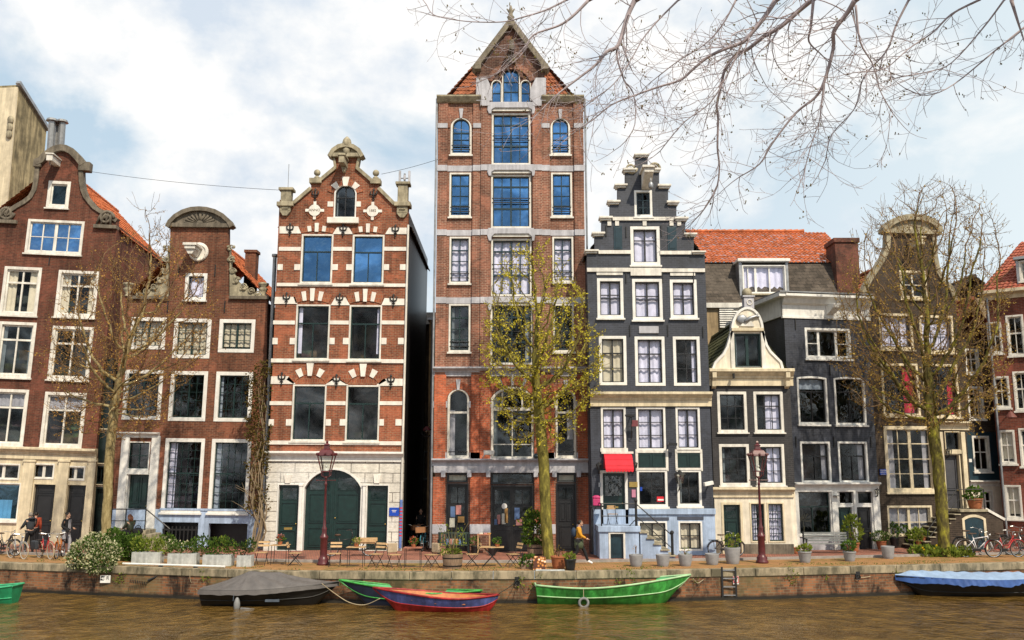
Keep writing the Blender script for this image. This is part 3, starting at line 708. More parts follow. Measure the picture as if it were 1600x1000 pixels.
for a, c in ((512, 521), (557, 564)): bb.box(*band(h, (a, 315, c, 323), 0))
bb.obj('stone_block_trim', whitestone, h.root)
bb = B()
for poly in ([(437, 354), (466, 354), (471, 365), (437, 365)], [(527, 355), (545, 355), (552, 366), (520, 366)], [(608, 356), (637, 356), (637, 366), (602, 366)], [(430, 464), (461, 464), (465, 475), (429, 475)], [(524, 465), (540, 465), (547, 477), (517, 477)], [(601, 466), (632, 467), (632, 477), (596, 477)],
             [(424, 588), (451, 588), (462, 600), (423, 600)], [(519, 591), (529, 591), (545, 602), (508, 602)], [(599, 592), (630, 592), (630, 603), (587, 603)]):
    bb.prism(h.pl(poly), -.04, .03)
bb.obj('impost_band_trim', whitestone, h.root)
for cx, y0, w, rise, th in ((495, 365, 50, 4, 9), (575, 366, 50, 4, 9), (488, 474, 53, 5, 15), (570.5, 475, 51, 5, 15)):
    x, z = h.L(cx, y0); k = ppm(44.6) * .98
    arch_blocks(h, x, z, w / k * .98, rise / k, th / k, 9, (2, 4, 6), br_h3d, whitestone)
for cx, y0, w in ((484, 600, 50), (567, 601, 50)):
    x, z = h.L(cx, y0); k = ppm(44.6); pts = arc_pts(x - w / 2 / k, x + w / 2 / k, z, z + .45, .45)
    B().prism(pts, -.02, .02).obj('herringbone_panel', br_h3d, h.root)
    arch_blocks(h, x, z, w / k * 1.04, .46, .40, 9, (2, 4, 6), br_h3d, whitestone, key=.16)
arch_blocks(h, h.L(540, 296)[0], h.L(540, 298)[1], 1.05, .28, .32, 7, (1, 3, 5), br_h3d, whitestone, ext=.25)
h.box('loft_sill', (512, 341, 561, 350), -.22, .04, whitestone, bevel=.02)
for px, py, tx in ((492, 329, 'ANNO'), (582.5, 330, '1882')):
    x, z = h.L(px, py); b = B(); b.prism([(x + .30 * math.cos(a * PI / 12), z + .30 * math.sin(a * PI / 12)) for a in range(24)], -.08, .02)
    for a in range(4): ca, sa = math.cos(a * PI / 2), math.sin(a * PI / 2); b.box(*sorted((x + ca * .27 - abs(sa) * .07, x + ca * .47 + abs(sa) * .07)), -.06, .02, *sorted((z + sa * .27 - abs(ca) * .07, z + sa * .47 + abs(ca) * .07)))
    md = b.obj('year_medallion', whitestone, h.root)
    b = B()
    for a in range(32):
        if a % 8 in (0,): continue
        t = a * PI / 16; b.bar((x + .34 * math.cos(t), -.02, z + .34 * math.sin(t)), (x + .44 * math.cos(t), -.02, z + .44 * math.sin(t)), .045)
    b.obj('brick_ring_border', br_h3d, h.root)
    text('year_lettering', tx, .19, darkstone, md, (x, -.083, z))
def fleur(h, px, py, s=.5):
    x, z = h.L(px, py); b = B(); y = -.07
    b.tube([(x, y, z - s * .55), (x, y, z + s * .5)], [.03, .04], 6)
    for sg in (-1, 1):
        b.tube([(x, y, z - s * .1), (x + sg * s * .28, y, z + s * .05), (x + sg * s * .34, y, z + s * .3), (x + sg * s * .2, y, z + s * .42)], [.035, .04, .035, .02], 6)
        b.tube([(x, y, z - s * .2), (x + sg * s * .18, y, z - s * .32)], [.03, .015], 5)
    b.ball((x, y, z + s * .5), (.06, .04, .09), 6, 5); b.ball((x, y, z - s * .55), (.05, .03, .07), 6, 5)
    b.obj('wall_anchor', iron, h.root, smooth=True)
for p in ((493, 305), (584, 305), (453.5, 359), (536.5, 360), (618, 361), (448, 467), (531, 468.5), (615, 470), (440.5, 592), (526, 595), (611, 596)): fleur(h, *p)
h.cornice((416, 706, 631, 721), .34, purewhite)
# ground floor in rusticated stucco
rust = brick('rusticated_stucco', (.74, .71, .64), (.68, .65, .59), (.22, .2, .18), 1.35, .46, .022, .2, .7, .5, .3, .6)
GP = [(.15, .85, .05, .22, 'g'), (.1, .9, .27, .62, 'p'), (.1, .9, .7, .96, 'p')]
h.door((432, 756, 467, 860), leaf=green2, frame=purewhite, fw=.05, panels=GP, letterbox=True, label='green panelled side door left of the coach arch')
h.door((571, 757, 607, 860), leaf=green2, frame=purewhite, fw=.05, panels=GP, label='green panelled side door right of the coach arch')
h.door((472, 731, 566, 861), leaf=green2, frame=purewhite, fw=.09, arch=.62, leaves=2, panels=[(.14, .84, .10, .25, 'g'), (.12, .88, .30, .66, 'p'), (.12, .88, .72, .96, 'p')], rec=.3, label='arched double coach door in dark green')
zg = h.L(520, 718)[1]
h.wall([(h.L(414, 790)[0], -.3), (h.L(629, 790)[0], -.3), (h.L(629, 790)[0], zg), (h.L(414, 790)[0], zg)], rust, 'ground_floor_wall', px=False)
x, z = h.L(519, 732); 
for cx in (449.5, 589):
    x, z = h.L(cx, 755); B().prism([(x - .12, z), (x + .12, z), (x + .18, z + .4), (x - .18, z + .4)], -.07, .03).obj('keystone', whitestone, h.root)
for a, c in ((466.5, 471.5), (566, 570.5)):
    x0, x1, z0, z1 = h.rect((a, 756, c, 860)); B().box(x0, x1, -.12, .04, 0, z1).box(x0 - .03, x1 + .03, -.15, .04, z1 - .1, z1).obj('door_pilaster', purewhite, h.root, bevel=.01)
x0, x1, zt = h.body((428, 330, 634, 700), 10.5, blackp)
h.roof(x0, x1, h.L(630, 345)[1] - .2, (x0 + x1) / 2, h.L(541, 262, .4)[1], .35, 10.5, slate)
xr = x1
b = B(); px_ = h.L(633.5, 500)[0] + .03
b.tube([(px_, -.08, .2), (px_, -.08, h.L(634, 352)[1])], .055, 8).obj('downpipe', white, h.root)
b = B().tube([(px_, -.08, .15), (px_, -.08, 2.4)], .066, 8).obj('downpipe_sleeve', plain('blue_pipe_paint', (.12, .2, .5), .5, .3), h.root)
b = B()
for i in range(9): b.lathe([(.068, 0), (.068, .06)], px_, -.08, .7 + i * .16, 8)
b.obj('sleeve_stripe', redawn, h.root)
x0, x1, z0, z1 = h.rect((608.5, 793, 623.5, 806))
sg = B().box(x0, x1, -.06, .02, z0, z1).obj('wall_sign', plain('sign_blue', (.01, .06, .42), .4, .1), h.root, label='small blue wall plaque with white lettering')
b = B()
for k, (w, zz) in enumerate(((.22, .62), (.16, .45))): b.box((x0 + x1) / 2 - w / 2, (x0 + x1) / 2 + w / 2, -.064, -.05, z0 + (z1 - z0) * zz, z0 + (z1 - z0) * (zz + .07))
b.obj('sign_lettering', purewhite, sg)
# telecom mast on the right pier
p = h.M @ Vector((h.L(631, 286)[0], .3, h.L(631, 286)[1]))
tm = thing('telecom_antenna', 'grey cluster of mobile phone antennas on the right corner pier', 'antenna', p)
b = B().tube([(0, 0, -.1), (0, 0, .6)], .05, 8).tube([(-.22, 0, .35), (.22, 0, .35)], .03, 6).obj('mast', zinc, tm)
for dx in (-.24, 0, .24): B().box(dx - .055, dx + .055, -.1, .0, .1 if dx else .25, .72 if dx else .5).obj('panel_antenna', greystone, tm, bevel=.01)
p = at(450, 292, 46.5)
tag(B().tube([p + Vector((0, 0, -.6)), p + Vector((0, 0, 1.25))], .016, 5).obj('aerial_rod', zinc), 'thin grey aerial rod standing left of the banded gable', 'aerial')
# steel flue between houses 2 and 3
p0, p1 = at(424, 500, 45.7), at(429.5, 402, 45.7)
tag(B().tube([(p1.x, p1.y, 0), p1], .10, 12).tube([p1, p1 + Vector((0, 0, .05)), p1 + Vector((0, 0, .15))], [.11, .16, .16], 12).obj('chimney_flue', steel), 'slim steel flue pipe running up between the brown and banded houses', 'flue pipe')
# ================= house 4: the tall warehouse =================
h = House('tall_warehouse', 'tallest brick warehouse with steep pointed gable, grey stone bands and blue glazed centre bay', 799, 43.8)
h4 = h
SB = 'h.27:6,v.5:5,h.52:3.5,h.76:3.5'
SA = 'h.40:6,v.5:5,h.60:3.5,h.80:3.5'
def rail(h, f, r, rows=2):
    x0, x1, z0, z1 = h.rect(r); b = B()
    for k in range(rows): b.box(x0 + .06, x1 - .06, -.05, -.02, z0 + .25 + .22 * k, z0 + .29 + .22 * k)
    b.obj('window_rail', iron, f)
for r in ((704, 183, 737, 242), (860, 183, 891, 242)):
    f = h.window(r, SA, fw=.1, sash=tealdark, pane=gl_sky, arch=1., im=3); rail(h, f, r)
for r in ((702, 270, 736, 339), (861, 270, 894, 339)):
    f = h.window(r, SB, fw=.09, sash=tealdark, pane=gl_sky, im=3); rail(h, f, r)
for r in ((702, 370, 735, 443), (863, 370, 896, 441)):
    f = h.window(r, SB, fw=.09, sash=tealdark, pane=gl_dark, curtain=cur_white); rail(h, f, r)
for r in ((701, 475, 735, 550), (864, 475, 897, 550)):
    f = h.window(r, SB, fw=.09, sash=green2, pane=gl_dark); rail(h, f, r)
for r, cv in (((699, 607, 733, 715), ((0, .3, .3, 1),)), ((868, 607, 900, 715), ((.6, .95, .3, .75),))):
    f = h.window(r, 'h.34:10', fw=.09, sash=white, sw=.02, pane=gl_dark, arch=1., curtain=cur_grey, cov=cv, deep=1.6); rail(h, f, r, 1)
CB = 'v.5:9,v.25:5,v.75:5,h.2:8,h.64:9'
for (r, pane, cu, cv) in (((768, 177, 829, 258), gl_sky, cur_white, ((0, .2, 0, 1),)), ((767, 273, 830, 357), gl_sky, cur_white, ((0, .2, 0, 1),)),
                  ((767, 373, 831, 463), gl_dark, cur_white, ((0, 1, 0, 1),)), ((766, 475, 833, 570), gl_dark, None, ())):
    f = h.window(r, CB, fw=.1, sash=tealdark, frame=white, pane=pane, curtain=cu, cov=cv, sill=False, im=3, label='wide glazed loading bay window'); rail(h, f, (r[0], r[1], r[2], r[1] + (r[3] - r[1]) * .62))
f = h.window((767, 604, 834, 717), 'v.24:8@0_.28,v.76:8@0_.28,h.30:15,v.5:6@.3_1,h.82:5', fw=.10, sash=white, sw=.02, pane=gl_dark, arch=.55, sill=True, deep=1.8, label='big segmental arched shop window')
# gable triple window
f = h.window((784.5, 106, 812.5, 161), 'v.5:5,h.38:4,h.68:5', fw=.055, sash=tealdark, pane=gl_sky, arch=1., sill=False, im=3)
for r in ((767.5, 125, 784, 161), (813, 125, 829.5, 161)): h.window(r, 'h.55:4', fw=.05, sw=.035, sash=tealdark, pane=gl_sky, arch=1., sill=False, im=3)
GA = [(745, 162), (745, 106), (798, 36), (851, 106), (851, 162)]
h.wall([(683, 586), (914, 586), (911, 162), (684, 162)], br_h4)
h.wall(GA, br_gab, 'gable', y=.0)
gst = plain('sooty_sandstone', (.25, .215, .16), .85, .5, 3., bump=.4, streak=.3)
zs = h.L(799, 586)[1]
xl, xr_ = h.L(681, 700)[0], h.L(918, 700)[0]
sh = ['j']
# ground floor openings
h.door((767, 758, 834, 863), leaf=blackp, frame=blackp, fw=.07, leaves=2, panels=[(.12, .47, .06, .27, 'g'), (.53, .88, .06, .27, 'g'), (.12, .47, .32, .60, 'g'), (.53, .88, .32, .60, 'g'), (.1, .9, .66, .97, 'p')], rec=.25, label='double black glazed shop doors')
h.door((697, 755, 732, 862), leaf=blackp, frame=blackp, fw=.06, panels=[(.15, .48, .05, .28, 'g'), (.52, .85, .05, .28, 'g'), (.15, .48, .34, .62, 'g'), (.52, .85, .34, .62, 'g'), (.12, .88, .68, .96, 'p')], rec=.25, label='black glazed shop door with books in the window')
h.door((869, 755, 901, 862), leaf=blackp, frame=blackp, fw=.06, panels=[(.12, .48, .05, .22, 'g'), (.52, .88, .05, .22, 'g'), (.12, .48, .27, .55, 'p'), (.52, .88, .27, .55, 'p'), (.12, .88, .62, .96, 'p')], rec=.25, label='black panelled house door')
h.window((767, 738, 834, 757), '', fw=.05, sash=blackp, frame=blackp, sill=False, label='brown fascia panel above the shop doors', im=0)
for r in ((698, 739, 731, 754), (870, 739, 900, 754)): h.window(r, '', fw=.05, sash=blackp, frame=blackp, sill=False, curtain=cur_cream)
h.wall([(xl, -.3), (xr_, -.3), (xr_, zs), (xl, zs)], br_h4, 'lower_wall', px=False)
# piers
def pier(px0, px1, pyr, y0, mat, ya, yb, nm='pier'):
    x0, x1, _, _ = h.rect((px0, pyr - 1, px1, pyr + 1)); z0, z1 = h.L(800, yb)[1], h.L(800, ya)[1]
    return B().box(x0, x1, -y0, .02, z0, z1).obj(nm, mat, h.root)
for a, c, d in ((682.5, 698, .10), (738, 751, .10), (751, 766, .17), (832.5, 847, .17), (847, 860, .10), (898, 913.5, .10)):
    pier(a, c, 371, d, br_h4, 158, 586)
for a, c, d in ((677.5, 696, .12), (735, 750, .10), (750, 766, .16), (835, 850, .16), (850, 866, .10), (903, 921, .12)):
    pier(a, c, 715, d, br_h4r, 586, 717); pier(a, c, 715, d, br_h4r, 745, 819)
b = B()
for a, c, d in ((675.5, 697.5, .16), (734, 766.5, .2), (834.5, 868, .2), (901, 922, .16)):
    x0, x1, _, _ = h.rect((a, 825, c, 827)); b.box(x0, x1, -d, .02, h.L(800, 834)[1], h.L(800, 819)[1])
b.obj('base_stone_trim', greystone, h.root, bevel=.02)
b = B()
for a, c, d in ((676, 697, .13), (735, 766, .17), (835, 867.5, .17), (902, 922, .13)):
    x0, x1, _, _ = h.rect((a, 845, c, 847)); b.box(x0, x1, -d, .02, -.2, h.L(800, 834)[1])
b.obj('plinth', br_h4, h.root)
# grey bands
b = B()
for y0, y1 in ((194, 201), (259, 268), (359.5, 368.5), (465, 474.5)):
    z0, z1 = h.L(800, y1)[1], h.L(800, y0)[1]; k = (y0 - 371) * .0085
    e = (7, 0) if y0 < 200 else (0, 0)
    for a, c, d in ((682.3 - k, 698.2 - k, .14), (698.2 - k, 738 - k, .035), (738 - k, 751.2 - k, .14), (751.2 - k * .6, 766.2, .21), (832.2, 847.2 + k * .6, .21), (847.2 + k, 860 + k, .14), (860 + k, 898 + k, .035), (898 + k, 914 + k, .14)):
        if y0 < 200 and a > 695 and c < 740 or y0 < 200 and a > 855 and c < 900: continue
        if y0 < 200 and (abs(a - 751) < 4 or abs(a - 832) < 4): continue
        x0, x1, _, _ = h.rect((a, y0, c, y1)); b.box(x0, x1, -d, .02, z0, z1)
b.obj('stone_band_trim', greystone, h.root)
for (y0, y1, yb) in ((162, 171, 180), (259, 268, 277), (358, 367, 378), (465, 474, 486)):
    P = [(763, y0), (834, y0), (836, y1 + 3), (834.5, yb), (831, yb), (831, yb - 6), (826, y1), (773, y1), (768, yb - 6), (768, yb), (764, yb), (761.5, y1 + 3)]
    B().prism(h.pl(P), -.24, .03).obj('bay_lintel', greystone, h.root, bevel=.02)
    x0, x1, z0, z1 = h.rect((768, y1, 830, y1 + 4)); B().box(x0, x1, -.16, .02, z0, z1).obj('blind_box', white, h.root)
h.cornice((677, 574, 920, 588), .34, greystone, 'string_course')
h.cornice((675, 717, 922, 728), .36, greystone, 'string_course')
x0, x1, z0, z1 = h.rect((678, 728, 921, 738.5)); B().box(x0, x1, -.14, .02, z0, z1).obj('fascia_stone_trim', greystone, h.root)
for a in (693, 733.5, 763, 837, 866, 904):
    x, z = h.L(a, 739); B().box(x - .1, x + .1, -.26, .02, z - .2, z + .12).obj('stone_bracket', greystone, h.root, bevel=.02)
b = B()
for a, c in ((677, 699), (733, 767), (834, 868), (900, 921)): b.box(*(lambda q: (q[0], q[1], -.09, .02, q[2], q[3]))(h.rect((a, 627, c, 637))))
b.obj('impost_band_trim', greystone, h.root)
b = B()
for a, c in ((678, 698), (734, 767), (834, 867), (901, 921)): b.box(*(lambda q: (q[0], q[1], -.1, .02, q[2], q[3]))(h.rect((a, 707, c, 717))))
b.obj('sill_band_trim', greystone, h.root)
k = ppm(43.8) * .985
for cx, py, w, red in ((720.5, 200, 33, br_h4), (875.5, 200, 31, br_h4), (716, 626, 34, br_h4r), (884, 626, 32, br_h4r)):
    x, z = h.L(cx, py); arch_blocks(h, x, z, w / k * 1.06, w / k * .53 * 1.0, .34, 15, (7,), red, greystone, y=-.05)
x, z = h.L(800.5, 622); arch_blocks(h, x, z, 68 / k, .62, .42, 21, (6, 10, 14), br_h4r, greystone, y=-.05)
x, z = h.L(798.5, 122); arch_blocks(h, x, z, 27 / k * 1.1, 27 / k * .55, .16, 15, (), br_gab, greystone, y=-.07)
arch_blocks(h, x, h.L(798.5, 128)[1], 62 / k, 62 / k * .36, .3, 19, (), br_h4, greystone, y=-.09)
for r in ((683, 152, 752, 162), (846, 152, 912, 162)):
    x0, x1, z0, z1 = h.rect(r); B().prismx([(.1, z0), (-.12, z0), (-.18, z0 + .05), (-.34, z1 - .08), (-.34, z1), (.5, z1 + .03)], x0, x1).obj('cornice', stone, h.root)
for a, c in ((744, 769), (828, 853)):
    P = [(a, 160), (a, 124), (c - (8 if a < 800 else 25), 124), (c, 142), (c, 160)] if a < 800 else [(a, 160), (a, 142), (a + 9, 124), (c, 124), (c, 160)]
    B().prism(h.pl(P), -.22, .05).obj('gable_shoulder_trim', greystone, h.root, bevel=.02)
h.box('bay_corbel', (751, 160, 765, 168), -.25, .02, greystone); h.box('bay_corbel', (832, 160, 846, 168), -.25, .02, greystone)
strip(h, [(856, 110), (798, 34)], .10, .16, -.28, .4, gst); strip(h, [(798, 34), (740, 110)], .10, .16, -.28, .4, gst)
for r in ((741, 103, 752, 112), (845, 103, 856, 112)): h.box('gable_kneeler', r, -.34, .4, gst, bevel=.03)
x, z = h.L(798, 36)
B().lathe([(.3, -.35), (.34, -.1), (.2, .1), (.14, .2), (.2, .32), (.11, .42), (.1, .7), (.05, .95)], x, .0, z, 10).tube([(x - .2, 0, z + .78), (x - .08, 0, z + .62), (x + .08, 0, z + .62), (x + .2, 0, z + .78)], [.03, .07, .07, .03], 6).obj('finial', gst, h.root, smooth=True)
x, z = h.L(799.5, 80); B().box(x - .12, x + .12, -.9, .0, z - .3, z + .2).box(x - .2, x + .2, -.3, .02, z - .75, z - .3).obj('hoist_beam', darkstone, h.root, bevel=.02)
x0, x1, zt = h.body((683, 162, 912, 700), 11, br_h4)
ze = h.L(800, 152)[1]; xm = (x0 + x1) / 2; zr = h.L(798, 38, 3.2)[1]
tiles((x0 + .1, 1.2, ze), (x1 - .1, 1.2, ze), (xm, 3.2, zr), (xm, 3.2, zr), dull_tile, h.root)
tiles((x0 - .2, 11, ze), (x0 - .2, 1.2, ze), (xm, 3.2, zr), (xm, 11, zr), dull_tile, h.root)
tiles((x1 + .2, 1.2, ze), (x1 + .2, 11, ze), (xm, 11, zr), (xm, 3.2, zr), dull_tile, h.root)
B().prism([(h.L(746, 160)[0], ze - .2), (h.L(851, 160)[0], ze - .2), (h.L(851, 106)[0], h.L(851, 106)[1]), (h.L(798, 36)[0], h.L(798, 38)[1]), (h.L(746, 106)[0], h.L(746, 106)[1])], 1.35, 1.5).obj('gable_rear', br_gab, h.root)
px_ = h.L(676, 700)[0] - .06
for px_, m_ in ((h.L(681, 370)[0] - .04, zinc), (h.L(915.5, 370)[0] + .04, zinc)):
    B().tube([(px_, -.06, .2), (px_, -.06, ze - .1)], .05, 8).obj('downpipe', m_, h.root)
x, z = h.L(758, 711); B().box(x - .05, x + .45, -.75, -.55, z - .0, z + .2).tube([(x, -.6, z), (x - .1, -.12, z - .1)], .04, 6).obj('security_camera', purewhite, h.root, bevel=.02)
x, z = h.L(838, 713); B().ball((x, -.5, z), (.16, .16, .12), 10, 7).tube([(x, -.5, z), (x, -.1, z)], .04, 6).obj('dome_camera', tealdark, h.root, smooth=True)
# things displayed behind the shop doors
b = B(); rr = random.Random(8)
cols = [plain('book_blue', (.10, .17, .34), .6), plain('book_pink', (.5, .22, .2), .6), plain('book_white', (.6, .58, .5), .6), plain('book_ochre', (.45, .25, .08), .6)]
for i, (px, py, w, hh) in enumerate(((707, 800, 7, 16), (716, 797, 8, 14), (706, 817, 8, 14), (720, 812, 10, 9), (775, 816, 5, 8), (779, 812, 5, 14), (787, 811, 6, 16), (791, 806, 5, 22), (808, 803, 8, 18), (811, 816, 9, 10))):
    x, z = h.L(px, py); q = .5 / k
    B().box(x - w * q, x + w * q, .212, .222, z - hh * q, z + hh * q).obj('poster', cols[i % 4], h.root)
x, z = h.L(788, 791); B().prism([(x + .13 * math.cos(a * PI / 10), z + .13 * math.sin(a * PI / 10)) for a in range(20)], .212, .222).obj('round_poster', purewhite, h.root)

# ================= house 5: black stepped gable with blue base =================
h = House('stepped_gable_house', 'black painted brick house with white capped stepped gable, red door awning and blue basement', 1015, 42.4)
h5 = h
def caps(*a): return a
W5 = 'v.5:7,h.36:4,h.70:9'
h.window((991, 297.5, 1019, 339), 'g2x3:3,v.5:5', fw=.11, sash=tealdark, frame=purewhite, sill=True)
h.window((985, 354, 1031, 414.5), 'v.5:7,h.33:4', fw=.15, sash=blackp, frame=purewhite, curtain=cur_white)
for r in ((933, 435, 974, 497), (988, 436, 1035, 500), (1047, 437, 1089, 497)): h.window(r, 'v.5:7,h.40:4,h.50:4', fw=.14, sash=blackp, frame=purewhite, curtain=cur_white)
for r, cu, cv in (((936, 525, 979, 602), cur_cream, ((0, 1, 0, 1),)), ((992, 526, 1039, 603), cur_white, ((0, 1, 0, 1),)), ((1052, 526, 1094, 603), cur_white, ((.78, 1, 0, 1),))):
    h.window(r, 'v.5:6,h.33:6,h.67:3.5', fw=.14, sash=blackp, frame=purewhite, curtain=cu, cov=cv, sill=False, deep=1.2)
xtra = []
for r in ((994, 636, 1040, 704), (1056, 636, 1094, 703)): h.window(r, 'v.5:8,g2x3:3.5', fw=.10, sash=blackp, frame=purewhite, curtain=cur_white, sill=False)
h.window((939, 636, 978, 704), 'v.5:7,g2x3:3.5', fw=.10, sash=blackp, frame=purewhite, curtain=cur_white, sill=False)
for r in ((995, 734, 1043, 792), (1058, 734, 1096, 791)): h.window(r, 'g2x2:3.5', fw=.11, sash=blackp, frame=purewhite, sill=True, deep=1.4)
for r in ((997, 814, 1043, 860), (1060, 814, 1098, 861)): h.window(r, 'v.5:6,h.5:4', fw=.09, sash=blackp, frame=purewhite, curtain=cur_cream, sill=False)
h.door((938, 735, 981, 819), leaf=green2, frame=purewhite, fw=.12, panels=[(.12, .88, .06, .45, 'g'), (.12, .88, .62, .95, 'p')], letterbox=True, label='dark house door under the red awning')
S5 = [(1101, 397), (1084, 397), (1084, 367), (1071, 367), (1071, 343), (1057, 343), (1057, 318), (1044, 318), (1044, 293), (1030, 293), (1030, 268), (1012, 268), (1012, 244), (993, 244), (993, 268), (977, 268), (977, 293), (965, 293), (965, 318), (953, 318), (953, 343), (940, 343), (940, 367), (929, 367), (929, 397), (917, 397)]
z8 = h.L(1015, 796)[1]
x_l, x_r = h.L(924, 700)[0], h.L(1112, 700)[0]
h.wall([(x_l, z8), (x_r, z8)] + h.pl(S5), br_h5, px=False)
h.wall([(h.L(935, 830)[0] - .2, -.3), (x_r + .03, -.3), (x_r + .03, z8), (h.L(935, 830)[0] - .2, z8)], bluewash, 'basement_wall', px=False, y=-.03)
B().box(h.L(982, 796)[0], x_r + .06, -.12, .02, z8 - .22, z8 + .04).obj('plinth_trim', bluewash, h.root, bevel=.02)
b = B()
for a, c, y0, y1 in ((990.5, 1014, 241.5, 246), (973, 994, 264, 270), (1011, 1032, 264, 270), (960, 980, 288.5, 294), (1027, 1048, 289, 295), (948.5, 969, 314, 320), (1041, 1061, 315, 321), (936, 957, 339, 345), (1053, 1075, 340, 346), (924.5, 945, 363.5, 369.5), (1068, 1088.5, 365, 370.5), (913, 935, 391, 396.5), (1080, 1102, 393, 398)):
    x0, x1, z0, z1 = h.rect((a, y0, c, y1)); b = B().box(x0 + .06, x1 - .06, -.12, .36, z0, (z0 + z1) / 2).box(x0, x1, -.2, .42, (z0 + z1) / 2, z1); b.obj('step_cap', white, h.root, bevel=.012)
bb = B()
for r in ((957, 339.5, 1053, 345), (935, 391.5, 985, 397), (1031, 392.5, 1081, 398), (917, 419, 985, 425), (985, 419, 1033, 431), (1033, 420, 1101, 425.5)): bb.box(*band(h, r, 0, .09))
for r in ((932, 425, 973, 430), (1047, 426, 1086, 431)): bb.box(*band(h, r, 0, .05))
for px in (952, 964, 1007, 1049, 1061): x0, x1, z0, z1 = h.rect((px - 3, 345, px + 3, 353)); bb.box(x0, x1, -.06, .03, z0, z1)
bb.obj('white_band_trim', white, h.root)
for r in ((959, 353, 972, 390), (1043, 354, 1057, 391)):
    x0, x1, z0, z1 = h.rect(r); B().box(x0, x1, -.03, .02, z0, z1).box(x0 + .07, x1 - .07, -.045, -.02, z0 + .07, z1 - .07).obj('shutter', tealdark, h.root, bevel=.01)
x, z = h.L(1009, 283)
B().prismx([(-.04, z - .45), (-.5, z - .2), (-1.1, z + .1), (-1.1, z + .3), (-.04, z + .35)], x - .22, x + .22).box(x - .32, x + .32, -1.2, -.02, z + .3, z + .42).obj('hoist_beam', white, h.root, bevel=.02)
B().tube([(x + .1, -.9, z - .1), (x + .1, -.9, z - .4)], .03, 6).ball((x + .1, -.9, z - .5), (.12, .1, .2), 8, 6).obj('hoist_pulley', zinc, h.root, smooth=True)
for sg, px in ((1, 1022), (-1, 986)):
    b = B(); x, z = h.L(px, 263); scroll(b, x, z, -.1, .1, .28, sgn=sg, t=.07); b.obj('carved_scroll', stone, h.root, smooth=True)
h.anchor([(947, 352), (978, 354), (1033, 352), (1083, 425), (978, 425), (1035, 425), (984, 508), (1043, 508), (1098, 510)], 17)
h.box('stone_plaque', (998, 510, 1029, 521), -.06, .02, greystone, bevel=.02)
h.cornice((922, 613, 1111, 635), .42, offwhite)
for r in ((997, 707, 1040, 732), (1058, 707, 1095, 732)):
    x0, x1, z0, z1 = h.rect(r); b = B().box(x0, x1, -.02, .05, z0, z1); xm = (x0 + x1) / 2
    for a, c in ((x0, xm), (xm, x1)): b.ring(arc_pts(a + .03, c - .03, z0 + .05, z1 - .05), arc_pts(a + .09, c - .09, z0 + .11, z1 - .11), -.045, -.01)
    b.obj('green_panel', green2, h.root)
bb = B()
for a, c in ((993, 997), (1040, 1044), (1055, 1058.5), (1094, 1097.5)):
    for r in ((a, 702, c, 736),): bb.box(*band(h, r, 0, .04))
for r in ((994, 704, 1043, 707.5), (1056, 704, 1096, 707.5), (994, 731, 1043, 734.5), (1056, 731, 1096, 734.5), (938, 700, 981, 706)): bb.box(*band(h, r, 0, .06))
bb.obj('window_frame_trim', white, h.root)
for r in ((995, 808, 1045, 813), (1058, 807, 1099, 812)): h.box('recess_lintel', r, -.06, .02, plain('slate_blue', (.06, .07, .10), .7), bevel=.01)
x0, x1, zt = h.body((920, 400, 1106, 700), 9, br_h5)
zr = h.L(1003, 262, .4)[1]; h.roof(x0, x1, h.L(1000, 397)[1], (x0 + x1) / 2, zr - .5, .35, 9, slate)
# red awning
a0, a1 = h.L(943, 720)[0], h.L(986, 720)[0]; zt, zb = h.L(965, 709)[1], h.L(965, 735, -.9)[1]
aw = B(); n = 12; prof = [(-.06, zt), (-.35, zt - .06), (-.62, zt - .28), (-.82, zt - .55), (-.92, zb + .08)]
for (ya, za), (yb, zc) in zip(prof, prof[1:]): aw.add([(a0, ya, za), (a1, ya, za), (a1, yb, zc), (a0, yb, zc)], [(0, 1, 2, 3)])
for x_ in (a0, a1): aw.add([(x_, y_, z_) for y_, z_ in prof] + [(x_, -.06, zb + .08)], [tuple(range(len(prof) + 1))])
m = 9
for i in range(m):
    xa, xb = a0 + (a1 - a0) * i / m, a0 + (a1 - a0) * (i + 1) / m; w = xb - xa
    aw.add([(xa, -.92, zb + .08), (xb, -.92, zb + .08)] + [(xb - w * (1 - math.cos(t)) / 2, -.925, zb + .0 - .07 * math.sin(t)) for t in [PI * j / 6 for j in range(7)]], [tuple(range(9))])
awn = aw.obj('awning', redawn, h.root, fix=False)
B().box(a0 - .1, a1 + .1, -.14, .0, zt, zt + .1).obj('awning_box', white, awn)
b = B()
for (ya, za) in prof[1:4]: b.tube([(a0 - .004, ya, za), (a1 + .004, ya, za)], .012, 4)
b.obj('awning_rib', plain('dark_red_canvas', (.34, .01, .02), .8), awn)
# wall lanterns, plates, camera
def wall_lantern(h, px, py, s, name, ysh=-.35):
    x, z = h.L(px, py); f = B()
    f.tube([(x, 0, z - s * .9), (x, ysh * .8, z - s * .7), (x, ysh, z - s * .45)], .03, 6)
    for sx, sy in ((-1, -1), (1, -1), (1, 1), (-1, 1)): f.bar((x + sx * s * .18, ysh + sy * s * .18, z - s * .4), (x + sx * s * .3, ysh + sy * s * .3, z + s * .25), .03)
    f.lathe([(s * .44, 0), (s * .4, .04), (s * .15, s * .22), (s * .05, s * .35)], x, ysh, z + s * .25, 8)
    o = f.obj('wall_lantern', iron, h.root)
    B().lathe([(s * .22, 0), (s * .36, s * .62)], x, ysh, z - s * .38, 4).obj('lantern_pane', gl_lamp, o)
    return o
wall_lantern(h, 1060, 747, .62, 'l'); wall_lantern(h, 935, 729, .34, 'l', -.25); wall_lantern(h, 991, 727, .3, 'l', -.25)
